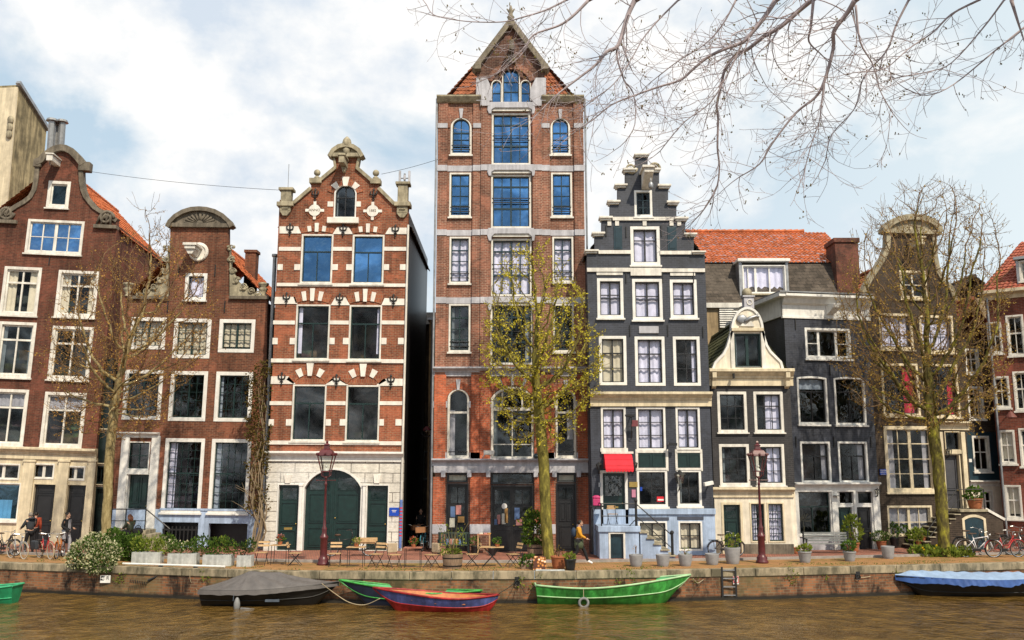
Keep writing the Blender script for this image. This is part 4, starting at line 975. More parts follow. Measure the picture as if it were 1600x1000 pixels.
x, z = h.L(1103, 756); B().bar((x - .2, -.55, z - .02), (x + .22, -.45, z + .06), .17).tube([(x + .1, -.45, z), (x + .1, 0, z - .08)], .035, 6).obj('security_camera', purewhite, h.root, bevel=.015)
x, z = h.L(1048, 694); B().bar((x - .18, -.4, z), (x + .22, -.4, z - .02), .12).tube([(x - .1, -.4, z), (x - .1, 0, z)], .03, 6).obj('floodlight', blackp, h.root)
h.box('brass_plate', (983, 753, 996, 761), -.05, .01, brass); h.box('notice', (987, 765, 993, 777), -.05, .01, plain('pink_notice', (.5, .2, .3), .6))
h.box('doorbell', (935, 754, 939, 761), -.06, .01, zinc)
x0, x1, z0, z1 = h.rect((1027, 776, 1039, 784)); sg = B().box(x0, x1, .10, .112, z0, z1).obj('window_notice', redawn, h.root); B().box(x0 + .04, x1 - .04, .094, .1, z0 + .05, z0 + .12).obj('notice_lettering', purewhite, sg)
x0, x1, z0, z1 = h.rect((999.5, 761, 1004, 767)); B().box(x0, x1, .10, .112, z0, z1).obj('blue_sticker', MATS['sign_blue'], h.root)
# hanging sign bracket
x, z = h.L(985, 662)
B().tube([(x, 0, z + .3), (x, -.55, z + .3)], .025, 6).tube([(x, -.05, z - .75), (x + .02, -.3, z - .4), (x, -.5, z + .28)], .02, 6).box(x - .25, x + .2, -.03, .01, z + .33, z + .42).obj('sign_bracket', iron, h.root)
B().box(x + .0, x + .3, -.42, -.38, z - .15, z + .14).obj('hanging_sign', plain('maroon_sign', (.16, .04, .05), .6), h.root, bevel=.01)
# blue landing and steps
st = thing('blue_stoop', 'pale blue entrance stoop with black railing, basement door below and steps down to the right', 'stoop', h.M @ Vector((0, 0, 0)))
sl, sr = h.L(935, 825, -1.3)[0], h.L(996, 825, -1.3)[0]; zl = h.L(965, 821, -1.3)[1]; yf = -1.75
dx0, dx1 = h.L(951, 850, yf)[0], h.L(977, 850, yf)[0]; dzt = h.L(964, 831, yf)[1]
B().box(sl, dx0, yf, -.04, -.2, zl - .25).box(dx1, sr, yf, -.04, -.2, zl - .25).box(dx0, dx1, yf, -.04, dzt, zl - .25).obj('stoop_wall', bluewash, st)
B().box(sl - .06, sr + .06, yf - .08, -.04, zl - .25, zl).obj('landing', bluewash, st, bevel=.02)
d_ = B().box(dx0 + .08, dx1 - .08, yf + .12, yf + .18, -.1, dzt - .04).box(dx0 + .2, dx1 - .2, yf + .1, yf + .125, .2, dzt - .2).obj('basement_door', tealdark, st)
B().ring([(dx1, -.1), (dx1, dzt), (dx0, dzt), (dx0, -.1)], [(dx1 - .08, -.1), (dx1 - .08, dzt - .08), (dx0 + .08, dzt - .08), (dx0 + .08, -.1)], yf - .03, yf + .2, closed=False).obj('door_frame', white, st)
n = 5; ex = h.L(1050, 860, -1.3)[0]; sw_ = (ex - sr) / n
b = B(); tr = B()
for i in range(n):
    zt_ = zl * (1 - (i + 1) / (n + .6)); x_ = sr + .06 + i * sw_
    b.box(x_, x_ + sw_, yf + .02, -.3, -.2, zt_ - .06); tr.box(x_ - .04, x_ + sw_ + .06, yf - .05, -.28, zt_ - .06, zt_)
b.obj('stair_wall', bluewash, st); tr.obj('tread', stone, st, bevel=.01)
b = B(); yr = yf + .05; xa, xb = sl + .1, sr - .1; zr_ = zl + .95
b.tube([(xa, yr, zr_), (xb, yr, zr_), (ex - .05, yr, .98)], .028, 6).tube([(xa, yr, zl + .42), (xb, yr, zl + .42), (ex - .05, yr, .42)], .022, 6)
b.tube([(xa, -.1, zr_), (xa, yr, zr_)], .025, 6)
for x_, z0, z1, rr_ in ((xa, zl, zr_, .03), (xb, zl - .1, zr_ + .1, .055), (ex - .05, 0.05, 1.05, .06)): b.tube([(x_, yr, z0), (x_, yr, z1)], rr_, 8)
b.ball((ex - .05, yr, 1.1), .09, 8, 6).ball((xb, yr, zr_ + .13), .08, 8, 6).tube([(xb, yr, zl + .3), (xb - .3, yr, zl)], .02, 5).obj('railing', iron, st)

# ================= house 6: white bell gable =================
h = House('white_bell_gable_house', 'small charcoal brick house with white bell gable, cream cornice and cream shopfront', 1177, 43.0)
h6 = h
for r in ((1121, 612, 1167, 676), (1124, 694, 1171, 759)): h.window(r, 'g3x3:3,h.33:5', fw=.13, sash=blackp, frame=white, sill=True, sillh=.06)
for r in ((1178, 612, 1224, 676), (1181, 694, 1226, 759)): h.window(r, 'g3x3:3,h.33:5', fw=.13, sash=blackp, frame=white, sill=True, sillh=.06, curtain=cur_white, cov=((.42, 1, 0, 1),))
h.window((1147, 521, 1189, 575), 'v.5:14', fw=.07, sash=green2, frame=green2, sill=False)
h.door((1128, 785, 1161, 866), leaf=green2, frame=offwhite, fw=.1, panels=[(.2, .8, .05, .26, 'g'), (.15, .85, .33, .6, 'p'), (.15, .85, .66, .96, 'p')], label='dark green door with round wreath window')
h.window((1172, 785, 1197, 848), 'g3x5:2.5,h.4:4', fw=.07, sash=green2, frame=offwhite, sill=False, curtain=cur_white, cov=((0, .5, 0, 1),))
h.window((1199, 785, 1226, 848), 'g3x5:2.5,h.4:4', fw=.07, sash=green2, frame=offwhite, sill=False, curtain=cur_white, cov=((.05, .95, 0, 1),))
za, zb = h.L(1175, 768)[1], h.L(1175, 590)[1]
xl, xr_ = h.L(1113, 690)[0], h.L(1238.5, 690)[0]
h.wall([(xl, za), (xr_, za), (xr_, zb), (xl, zb)], br_h6, px=False)
h.wall([(xl, -.3), (xr_, -.3), (xr_, za), (xl, za)], creamwall, 'shopfront_wall', px=False)
h.cornice((1112, 762, 1240, 777), .3, offwhite)
h.box('plinth', (1113, 845, 1128, 868), -.08, .02, darkstone); h.box('plinth', (1162, 850, 1240, 868), -.08, .02, darkstone)
h.cornice((1106, 577, 1238, 603), .45, offwhite)
for px in (1114, 1228):
    x, z = h.L(px, 596); B().prismx([(-.05, z - .35), (-.25, z - .25), (-.3, z), (-.42, z + .15), (-.42, z + .4), (-.05, z + .4)], x - .1, x + .1).obj('bracket', offwhite, h.root, bevel=.015)
x, z = h.L(1143, 585); h.box('cornice_hook', (1142, 585, 1144, 593), -.52, -.3, iron)
BG = [(1222, 576), (1219, 566), (1212, 559), (1203, 550), (1197, 540), (1193, 528), (1190.5, 517)]
arc = [(1167 + 23.5 * math.cos(a * PI / 14), 517 - 35 * math.sin(a * PI / 14)) for a in range(15)]
BGL = [(1143.5 - 0, 517), (1140, 530), (1136, 543), (1130, 554), (1122, 562), (1117, 568), (1114, 576)]
h.wall([(1114, 577), (1222, 577)] + BG[1:] + arc[1:-1] + BGL[:-1], creamwall, 'gable', y=-.06)
strip(h, BG + arc[1:-1] + BGL, .06, .05, -.12, .22, purewhite, 'gable_edge')
x0, x1, z0, z1 = h.rect((1142, 513, 1192, 518)); B().box(x0, x1, -.2, -.02, z0, z1).obj('gable_moulding', offwhite, h.root, bevel=.015)
for a, c in ((1141, 1147), (1189, 1195)): h.box('window_pilaster', (a, 518, c, 576), -.12, -.03, white)
# whale and lantern-like box ornament on the crown
x, z = h.L(1166, 507); b = B()
b.ball((x - .22, -.13, z + .22), (.26, .08, .24), 12, 8)
b.tube([(x - .1, -.13, z + .1), (x + .2, -.15, z + .3), (x + .45, -.15, z + .38), (x + .6, -.15, z + .34)], [.13, .1, .06, .03], 7).tube([(x + .42, -.15, z + .38), (x + .55, -.15, z + .5)], [.05, .02], 5)
wh = b.obj('whale_relief', zinc, h.root, smooth=True)
B().prism([(x - .35, z - .1), (x + .35, z - .12), (x + .2, z + .16), (x - .1, z + .16)], -.17, -.05).obj('roof_relief', white, h.root)
x, z = h.L(1169, 472)
b = B().box(x - .22, x + .26, -.1, .32, z - .32, z + .22).box(x - .28, x + .3, -.16, .36, z + .22, z + .3).obj('crown_box', greystone, h.root, bevel=.02)
B().ball((x - .02, .1, z + .48), (.24, .24, .22), 12, 8).obj('crown_ball', stone, h.root, smooth=True)
B().torus((x + .04, -.11, z - .03), (0, 1, 0), .12, .03, 16, 5).obj('crown_clock_ring', white, h.root)
xm = h.L(1167, 500)[0]
x0, x1, zt = h.body((1113, 590, 1238, 700), 8, br_h6)
zr = h.L(1167, 497, .3)[1]; h.roof(x0, x1, zb + .25, xm, zr, .18, 8, moss_tile)

# ================= background mansard block =================
h = House('mansard_rear_house', 'building behind with orange tiled roof, dark slate mansard and white dormer window', 1210, 51.5)
h.window((1160, 414, 1228, 459), 'v.12:5,v.3:12,v.64:7', fw=.07, sash=purewhite, frame=purewhite, sill=True, curtain=cur_white, pane=gl_clear, y=-1.0, im=2, sillmat=stone, hole=False)
x0, x1, z0, z1 = h.rect((1155, 408, 1232, 462), -1.0)
B().box(x0, h.rect((1160, 414, 1228, 459), -1.)[0] - .01, -1.03, .3, z0, z1).box(h.rect((1160, 414, 1228, 459), -1.)[1] + .01, x1, -1.03, .3, z0, z1).obj('dormer_cheek', zinc, h.root)
B().box(x0 - .1, x1 + .1, -1.2, .8, z1 - .05, z1 + .12).obj('dormer_roof', purewhite, h.root, bevel=.03)
zr, ze, zm = h.L(1200, 363, 4.5)[1], h.L(1200, 411, 0)[1], h.L(1200, 474, -1.2)[1]
xa, xb = h.L(1078, 420)[0], h.L(1326, 420)[0]
tiles((xa - 1, -.1, ze), (xb + .3, -.1, ze), (xb + .3, 4.5, zr), (xa - 1, 4.5, zr), orange_tile, h.root)
b = B(); n = int((xb - xa) / .38)
for i in range(n): b.tube([(xa - 1 + .38 * i, 4.5, zr + .05), (xa - 1 + .38 * i + .4, 4.5, zr + .07)], [.12, .15], 7)
b.obj('ridge_tile', orange_tile, h.root)
B().prismx([(-1.2, zm), (0, zm), (.2, ze + .05), (.02, ze + .05), (-1.0, zm)], xa - .5, xb).obj('mansard', slate, h.root)
b = B().add([(xa - .5, -1.22, zm), (xb, -1.22, zm), (xb, .0, ze), (xa - .5, .0, ze)], [(0, 1, 2, 3)]).obj('mansard_slope', slate, h.root)
zf = h.L(1200, 481, -1.3)[1]; B().box(xa - .5, xb, -1.4, -.1, zf, zm).obj('fascia', white, h.root)
B().box(xa - .5, xb, -1.2, 0, -.3, zf).obj('wall', plain('beige_render', (.42, .31, .18), .85, .3, streak=.4), h.root)
x0, x1, z0, z1 = h.rect((1124, 481, 1206, 512), -1.25); b = B()
for i in range(9): zz = z0 + (z1 - z0) * i / 9; b.prismx([(-1.28, zz), (-1.36, zz), (-1.28, zz + (z1 - z0) / 9 * .8)], x0, x1)
b.box(x0, x1, -1.28, -1.2, z0, z1).obj('louvre_panel', purewhite, h.root)
x0, x1, z0, z1 = h.rect((1304, 374, 1340, 470), -.6); B().box(x0, x1, -.9, .6, z0, z1).box(x0 - .08, x1 + .08, -.98, .68, z1 - .25, z1).obj('chimney', brick('sooty_brick', (.17, .06, .04), (.09, .035, .028), (.12, .08, .06)), h.root)
B().box(xa - .5, xb, 0, 9, -.3, ze).obj('rear_wall', MATS['beige_render'], h.root)

# ================= house 7 =================
h = House('white_cornice_house', 'charcoal brick house with projecting white cornice and white shopfront with large window', 1306, 45.2, rz=.18)
h7 = h
h.window((1258, 513, 1329, 561), 'v.29:12,v.72:12,h.5:4@0_.29,h.5:4@.72_1', fw=.12, sash=purewhite, frame=purewhite, sill=True)
for r in ((1246, 588, 1293, 663), (1304, 589, 1352, 664)): h.window(r, 'h.3:6,v.5:5@.3_1', fw=.10, sash=blackp, frame=purewhite, arch=.1, sill=True, deep=1.5)
for r in ((1251, 690, 1298, 754), (1310, 690, 1356, 754)): h.window(r, 'h.34:7,v.5:5@.34_1', fw=.10, sash=blackp, frame=purewhite, sill=True, deep=1.2, curtain=cur_grey, cov=((.8, 1, 0, 1),))
h.window((1247, 767, 1299, 835), 'h.36:6,v.45:4@.36_1', fw=.06, sash=green2, frame=purewhite, sill=True, deep=2.0)
for a, c in ((1310, 1334), (1339, 1364)):
    h.window((a, 767, c, 788), '', fw=.05, sash=blackp, frame=purewhite, sill=False)
    h.door((a, 791, c, 861), leaf=green2 if a < 1320 else blackp, frame=purewhite, fw=.04, panels=[(.12, .88, .06, .5, 'p'), (.12, .88, .56, .95, 'p')], rec=.12)
zc, zt = h.L(1300, 760)[1], h.L(1292, 494)[1]
xl, xr_ = h.L(1232, 640)[0], h.L(1365, 640)[0]
h.wall([(xl, zc), (xr_, zc), (xr_, zt), (xl, zt)], br_h5, px=False)
h.wall([(xl, -.3), (xr_, -.3), (xr_, zc), (xl, zc)], purewhite, 'shopfront_wall', px=False, y=-.02)
h.box('stall_riser', (1243, 838, 1302, 862), -.05, .0, greystone)
h.cornice((1238, 754, 1371, 768), .35, purewhite)
for a, c in ((1241, 1247), (1300, 1309), (1334.5, 1338.5), (1364.5, 1371)): h.box('pilaster', (a, 768, c, 860), -.1, .0, purewhite, bevel=.01)
x0, x1, z0, z1 = h.rect((1222, 462, 1361, 499)); H_ = z1 - z0
B().prismx([(.1, z0), (-.06, z0), (-.06, z0 + .1), (-.03, z0 + .12), (-.03, z0 + H_ * .55), (-.2, z0 + H_ * .62), (-.3, z0 + H_ * .8), (-.55, z0 + H_ * .86), (-.55, z0 + H_ * .96), (.1, z1)], xl - .1, xr_ + .12).obj('cornice', purewhite, h.root)
B().box(xl - .45, xl - .002, -.5, 4, z0 + H_ * .84, z1).box(xl - .1, xl - .001, -.03, 4, z0 + .1, z0 + H_ * .84).obj('side_cornice', purewhite, h.root)
B().box(xl - .45, xr_ + .15, -.58, 5, z1, z1 + .06).obj('roof', zinc, h.root)
x, z = h.L(1296, 484); B().prismx([(-.03, z - .25), (-.3, z - .2), (-.7, z), (-.75, z + .2), (-.03, z + .2)], x - .2, x + .2).obj('hoist_beam', purewhite, h.root, bevel=.02)
h.anchor([(1242, 498), (1238, 572), (1296, 570), (1243, 682), (1302, 682), (1360, 682)], 17)
h.body((1232, 480, 1365, 800), 8, br_h5)
wall_lantern(h, 1366, 768, .3, 'l', -.3)
B().box(h.L(1300, 775)[0] - .02, h.L(1300, 775)[0] + .3, -.35, -.1, h.L(1300, 775)[1], h.L(1300, 775)[1] + .03).obj('lamp_bracket', iron, h.root)

# ================= house 8 =================
h = House('brown_neck_gable_house', 'dark brown painted house with arched stone gable, tall cream windows and crimson curtains', 1435, 46.4, rz=.13)
h8 = h
h.window((1406, 423, 1448, 467), 'v.5:8,h.5:4', fw=.12, sash=white, frame=offwhite)
for r in ((1374, 490, 1426, 546), (1437, 493, 1490, 551)): h.window(r, 'g3x2:3', fw=.13, sash=blackp, frame=offwhite, curtain=cur_white)
h.window((1378, 568, 1436, 650), 'v.5:5,h.33:5,h.66:4', fw=.12, sash=blackp, frame=offwhite, curtain=cur_red, cov=((.66, .98, 0, 1),), deep=1.4)
h.window((1443, 569, 1498, 652), 'v.5:5,h.33:5,h.66:4', fw=.12, sash=blackp, frame=offwhite, curtain=cur_red, cov=((.78, .95, .3, 1),), deep=1.4)
h.window((1383, 666, 1460, 769), 'v.54:16,v.27:4,h.24:5,h.5:3,h.75:3', fw=.17, sash=offwhite, sw=.03, frame=offwhite, curtain=cur_grey, cov=((.02, .2, 0, 1), (.86, .98, 0, 1)), deep=1.7)
h.window((1387, 790, 1457, 838), 'v.5:13,v.25:4,v.75:4,h.55:4', fw=.1, sash=offwhite, sw=.03, frame=offwhite, curtain=cur_grey, sill=False)
h.window((1476, 674, 1500, 704), '', fw=.05, sash=blackp, frame=offwhite, sill=False)
h.door((1475, 709, 1503, 803), leaf=plain('slate_door', (.06, .06, .07), .5), frame=offwhite, fw=.06, panels=[(.1, .9, .05, .6, 'p'), (.1, .9, .66, .95, 'p')])
K8 = [(1492, 466), (1486, 450), (1474, 438), (1466, 425), (1461, 400), (1459, 366)]
K8l = [(1387, 366), (1386, 385), (1380, 402), (1370, 418), (1358, 436), (1350, 452), (1345, 466)]
arcp = [(1423 + 44 * math.cos(a * PI / 12), 364 - 25 * math.sin(a * PI / 12)) for a in range(13)]
h.wall([h.L(1360, 700)] [:0] + [(h.L(1366, 700)[0], -.3), (h.L(1508, 700)[0], -.3)] + h.pl(K8) + h.pl(arcp[2:-2]) + h.pl(K8l), br_h8, px=False)
strip(h, K8, .1, .14, -.1, .3, stone); strip(h, K8l, .1, .14, -.1, .3, stone)
strip(h, arcp, .1, .2, -.28, .3, stone, 'pediment')
B().prism(h.pl(arcp), -.08, -.002).obj('tympanum', stone, h.root)
x0, x1, z0, z1 = h.rect((1377, 360, 1468, 366)); B().box(x0, x1, -.22, .3, z0, z1).obj('pediment_base', stone, h.root)
x, z = h.L(1424, 385); B().box(x - .15, x + .15, -1.0, 0, z - .15, z + .2).box(x - .22, x + .22, -1.05, 0, z + .2, z + .3).obj('hoist_beam', offwhite, h.root, bevel=.02)
for r in ((1469, 675, 1475, 800), (1503.5, 675, 1510, 800)): h.box('door_pilaster', r, -.14, .02, offwhite, bevel=.012)
h.cornice((1467, 659, 1513, 672), .34, offwhite, 'door_hood'); h.box('transom_trim', (1475, 703, 1503, 709), -.1, .02, offwhite)
x0, x1, zt = h.body((1368, 470, 1508, 700), 9, br_h8)
h.roof(x0, x1, h.L(1430, 476)[1], (x0 + x1) / 2, h.L(1424, 402, .4)[1], 1.2, 9, dull_tile)
x0, x1, z0, z1 = h.rect((1374, 733, 1384, 742)); sg = B().box(x0, x1, -.06, .01, z0, z1).obj('street_sign', MATS['sign_blue'], h.root, label='blue enamel street name sign with white letters')
for k, (tx, s_) in enumerate((('HEREN', .10), ('GRACHT', .085), ('CENTRUM', .05))): text('sign_lettering', tx, s_, purewhite, sg, ((x0 + x1) / 2, -.064, z1 - .07 - .09 * k))
h.box('house_number', (1513, 717, 1517, 722), -.08, .01, purewhite)
wall_lantern(h, 1478, 706, .34, 'l', -.25)
# stone stair down to the left
st = thing('stone_stair', 'brown brick stair with stone steps and iron rail climbing right to the cream door', 'stair', h.M @ Vector((0, 0, 0)), rz=.13)
yf = -1.5; xl_, xr2 = h.L(1499, 800, yf)[0], h.L(1541, 800, yf)[0]; zl = h.L(1500, 796, yf)[1]; xs = h.L(1437, 858, yf)[0]
xd0 = h.L(1470, 780)[0] - .1
n = 8; wst = (xl_ - xs) / n; b = B(); tr = B()
for i in range(n):
    zt_ = zl * (i + 1) / (n + 1); x_ = xs + wst * i
    b.box(x_ + .03, xl_ if i == n - 1 else x_ + wst + .03, yf, -.04, -.1, zt_ - .05); tr.box(x_ - .03, x_ + wst + .04, yf - .06, -.04, zt_ - .05, zt_)
b.box(xl_, xr2, yf, -.04, -.1, zl - .12).obj('stair_wall', br_h8, st); tr.box(xl_, xr2 + .05, yf - .08, -.04, zl - .12, zl).obj('tread', stone, st, bevel=.01)
B().prism([(xr2 + .05, -.1), (xr2 + .9, -.1), (xr2 + .9, zl - .5), (xr2 + .05, zl - .1)], yf + .1, -.04).obj('ramp_wall', br_h8, st)
B().bar((xr2 + .02, yf + .4, zl + .02), (xr2 + 1.0, yf + .4, zl - .5), .7, .12).obj('ramp_coping', white, st)
x0, x1, z0, z1 = h.rect((1504, 804, 1541, 860), yf); d_ = B().ring(arc_pts(x0, x1, 0, z1, .2)[1:] + [(x0, 0)], arc_pts(x0 + .12, x1 - .12, 0, z1 - .12, .14)[1:] + [(x0 + .12, 0)], yf - .05, yf + .03, closed=False).obj('under_door_frame', offwhite, st)
B().prism(arc_pts(x0 + .11, x1 - .11, -.05, z1 - .11, .14), yf - .012, yf + .02).obj('under_door', tealdark, st)
b = B(); yr = yf + .06
b.tube([(xs + .5, yr, .9), (xl_, yr, zl + .95), (xr2 - .02, yr, zl + .95)], .025, 6).tube([(xs + .5, yr, .5), (xl_, yr, zl + .45), (xr2 - .02, yr, zl + .45)], .018, 6)
for x_, z_, t_ in ((xs + .5, .25, .95), (xl_, zl, zl + 1.0), (xr2 - .02, zl, zl + .98)): b.tube([(x_, yr, z_), (x_, yr, t_)], .025, 6)
b.obj('railing', iron, st)

# ================= narrow houses between and the red corner house =================
h = House('narrow_blue_house', 'narrow house with dark blue timber lower storey squeezed beside the red corner house', 1535, 48.5, rz=.1)
h.window((1520, 681, 1547, 737), 'v.5:5,h.45:6', fw=.1, sash=white, frame=white)
h.window((1512, 604, 1537, 655), 'v.5:5,h.4:6', fw=.1, sash=white, frame=white); h.window((1508, 545, 1530, 584), 'v.5:5,h.4:6', fw=.1, sash=white, frame=white)
h.window((1538, 766, 1552, 800), 'h.5:6', fw=.08, sash=white, frame=white, sill=False)
zq = h.L(1535, 675)[1]
xl, xr_ = h.L(1508, 700)[0], h.L(1572, 700)[0]
h.wall([(xl, zq), (xr_, zq), (xr_, h.L(1530, 530)[1]), (xl, h.L(1530, 530)[1])], br_h8, px=False)
h.wall([(xl, h.L(1535, 756)[1]), (xr_, h.L(1535, 756)[1]), (xr_, zq), (xl, zq)], tealdark, 'timber_front', px=False)
h.wall([(xl, -.3), (xr_, -.3), (xr_, h.L(1535, 756)[1]), (xl, h.L(1535, 756)[1])], creamwall, 'shopfront_wall', px=False)
h.cornice((1513, 751, 1560, 760), .25, white)
h.body((1508, 535, 1570, 700), 8, br_h8)
zt = h.L(1530, 530)[1]; h.roof(xl, xr_, zt, (xl + xr_) / 2, zt + 2.2, 0, 8, red_tile)
h = House('far_gable_house', 'pale distant house front seen past the tree above the narrow blue house', 1525, 56.0)
h.window((1512, 500, 1530, 530), 'v.5:6,h.5:6', fw=.12, sash=white, frame=white); h.window((1512, 560, 1530, 595), 'v.5:6,h.5:6', fw=.12, sash=white, frame=white)
xl, xr_ = h.L(1496, 600)[0], h.L(1580, 600)[0]; zt = h.L(1530, 466)[1]
h.wall([(xl, -.3), (xr_, -.3), (xr_, zt), (xl, zt)], plain('sand_brick', (.33, .26, .17), .9, .4, 1.5), px=False)
h.body((1496, 470, 1580, 700), 6, br_h8); h.roof(xl, xr_, zt, (xl + xr_) / 2, zt + 1.4, 0, 6, slate)

h = House('red_corner_house', 'red brick corner house with dark red tiled roof and dormers at the far right', 1575, 47.5, rz=-.62)
h10 = h
for r in ((1543, 503, 1566, 553), (1573, 492, 1601, 556), (1552, 588, 1578, 638), (1584, 580, 1610, 642), (1561, 672, 1587, 725), (1593, 669, 1619, 729), (1571, 758, 1597, 811), (1604, 757, 1626, 812)):
    h.window(r, 'h.44:8,v.5:4', fw=.1, sash=white, sw=.05, frame=white, curtain=cur_cream if r[0] in (1561, 1571) else None, cov=((0, 1, 0, .9),))
x_l, x_r = h.L(1554, 650)[0], h.L(1690, 650)[0]; zt = h.L(1560, 465)[1]
h.wall([(x_l, -.3), (x_r, -.3), (x_r, zt), (x_l, zt)], br_h10, px=False)
B().prismx([(.1, zt - .1), (-.1, zt - .1), (-.15, zt + .1), (-.5, zt + .2), (-.5, zt + .36), (.1, zt + .4)], x_l - .2, x_r).obj('cornice', offwhite, h.root)
B().box(x_l, x_l + .25, .3, 9, -.3, zt).obj('side_wall', br_h10, h.root)
zr = zt + 3.6
tiles((x_l - .2, -.3, zt + .3), (x_r, -.3, zt + .3), (x_r, 3.6, zr), (x_l + 1.6, 3.6, zr), red_tile, h.root)
tiles((x_l - .2, 9, zt + .3), (x_l - .2, -.3, zt + .3), (x_l + 1.6, 3.6, zr), (x_l + 1.6, 9, zr), red_tile, h.root)
for k, xx in enumerate((x_l + 1.7, x_l + 4.0)):
    f = h.window((xx, xx + .9, zt + .75, zt + 1.85), 'v.5:5,h.5:4', fw=.1, sash=white, frame=white, y=.1, hole=False, sill=True, local=True, deep=.6, label='dormer window')
    B().box(xx - .12, xx - .005, .06, 2.2, zt + .6, zt + 1.9).box(xx + .905, xx + 1.02, .06, 2.2, zt + .6, zt + 1.9).box(xx - .2, xx + 1.1, -.1, 2.4, zt + 1.9, zt + 2.05).obj('dormer', zinc, f)
dp = B(); xx = x_l + .12; dp.tube([(xx, -.1, .2), (xx, -.1, zt)], .06, 8).obj('downpipe', zinc, h.root)
x, z = h.L(1582, 653); B().lathe([(.02, .3), (.08, .28), (.26, .05), (.28, 0), (.24, 0)], x, -.5, z, 14).tube([(x, -.5, z + .28), (x, -.5, z + .4), (x, 0, z + .4)], .025, 6).obj('wall_lamp', plain('rust_lamp', (.16, .05, .04), .6), h.root)

# ================= alley between houses 3 and 4 =================
h = House('alley_rear_house', 'narrow weathered house wall seen deep inside the dark alley', 668, 55.5)
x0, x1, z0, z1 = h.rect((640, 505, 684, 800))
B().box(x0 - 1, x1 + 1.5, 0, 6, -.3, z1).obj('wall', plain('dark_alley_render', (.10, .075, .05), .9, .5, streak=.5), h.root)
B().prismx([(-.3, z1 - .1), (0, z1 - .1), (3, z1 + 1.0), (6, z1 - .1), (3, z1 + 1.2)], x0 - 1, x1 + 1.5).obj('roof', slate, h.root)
h.window((661, 705, 674, 748), 'v.5:6,h.33:5,h.66:5', fw=.08, sash=dkgreen, frame=dkgreen)
h = House('alley_side_house', 'ochre plastered house flank standing back in the alley beside the warehouse', 676, 47.4)
x0, x1, z0, z1 = h.rect((669, 500, 690, 800))
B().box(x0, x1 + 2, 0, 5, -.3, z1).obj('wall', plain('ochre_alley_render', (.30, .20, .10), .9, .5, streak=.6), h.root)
B().box(x0 - .1, x1 + 2, -.1, 5, z1, z1 + .12).obj('roof', zinc, h.root)
B().tube([(x0 + .15, -.07, .2), (x0 + .15, -.07, z1)], .05, 8).obj('downpipe', steel, h.root)
p = at(667, 672, 46.0)
al = thing('alley_lantern', 'round hooded lantern on a curled iron bracket in the alley', 'lantern', p)
B().torus((0, 0, .0), (0, 1, 0), .32, .02, 18, 5, -PI * .1, PI * 1.1).tube([(.33, 0, -.05), (.42, 0, -.4), (.3, 0, -.9)], .02, 5).obj('bracket', iron, al)
B().lathe([(.2, -.02), (.22, .0), (.12, .14), (.03, .2)], 0, 0, 0, 12).obj('lamp_hood', lampred, al); B().ball((0, 0, -.04), (.16, .16, .14), 10, 7).obj('lamp_globe', gl_lamp, al, smooth=True)
# ------------------------------------------------------------------ setting
EDGE = [gp(px, py) for px, py in ((-500, 866), (-200, 872), (0, 879), (215, 886), (430, 892.5), (640, 894), (900, 893), (1180, 889), (1400, 884), (1600, 879), (1800, 873), (2100, 866))]
EP = [(p.x, p.y) for p in EDGE]
EP[0] = (-60., EP[0][1]); EP[-1] = (60., EP[-1][1])
def edge_y(x):
    for (xa, ya), (xb, yb) in zip(EP, EP[1:]):
        if xa <= x <= xb: return ya + (yb - ya) * (x - xa) / (xb - xa)
    return EP[0][1] if x < EP[0][0] else EP[-1][1]
def off(d): return [(x, y + d) for x, y in EP]
def sheet(name, front, back, z, mat):
    n = len(front); vs = [(x, y, z) for x, y in front] + [(x, y, z) for x, y in back]
    return struct(B().add(vs, [(i, i + 1, n + i + 1, n + i) for i in range(n - 1)]).obj(name, mat, fix=True))
m, n, out = nt('street_clinker')
v = coords(n, (1, 1, 1))
bt = N(n, 'ShaderNodeTexBrick'); n.links.new(v, bt.inputs['Vector'])
bt.inputs['Color1'].default_value = (.37, .145, .095, 1); bt.inputs['Color2'].default_value = (.25, .10, .072, 1); bt.inputs['Mortar'].default_value = (.13, .085, .065, 1)
bt.inputs['Scale'].default_value = 1; bt.inputs['Brick Width'].default_value = .11; bt.inputs['Row Height'].default_value = .23; bt.inputs['Mortar Size'].default_value = .012
c = mixc(n, 1., bt.outputs[0], ramp(n, noise(n, v, .6, 6, .65), [(.3, .6), (.6, 1.1)]), 'MULTIPLY')
principled(n, out, c, .8, 0, .3, bt.outputs[1], -.3, .01); street_m = m
m, n, out = nt('mossy_quay_paving')
v = coords(n)
bt = N(n, 'ShaderNodeTexBrick'); n.links.new(v, bt.inputs['Vector'])
bt.inputs['Color1'].default_value = (.42, .21, .085, 1); bt.inputs['Color2'].default_value = (.30, .15, .065, 1); bt.inputs['Mortar'].default_value = (.16, .11, .05, 1)
bt.inputs['Scale'].default_value = 1; bt.inputs['Brick Width'].default_value = .24; bt.inputs['Row Height'].default_value = .11; bt.inputs['Mortar Size'].default_value = .014
c = mixc(n, ramp(n, noise(n, v, .9, 6, .7), [(.48, 0), (.66, .75)]), bt.outputs[0], (.10, .11, .025))
principled(n, out, c, .9, 0, .2, bt.outputs[1], -.3, .01); quaypave_m = m
sheet('ground', off(.34), [(-400, 900)] + [(x * 7, 900) for x, y in EP[1:-1]] + [(400, 900)], 0, street_m)
sheet('quay_pavement', off(.34), off(3.3), .006, quaypave_m)
kerb_m = plain('kerb_stone', (.30, .27, .25), .85, .4, 3.)
b = B()
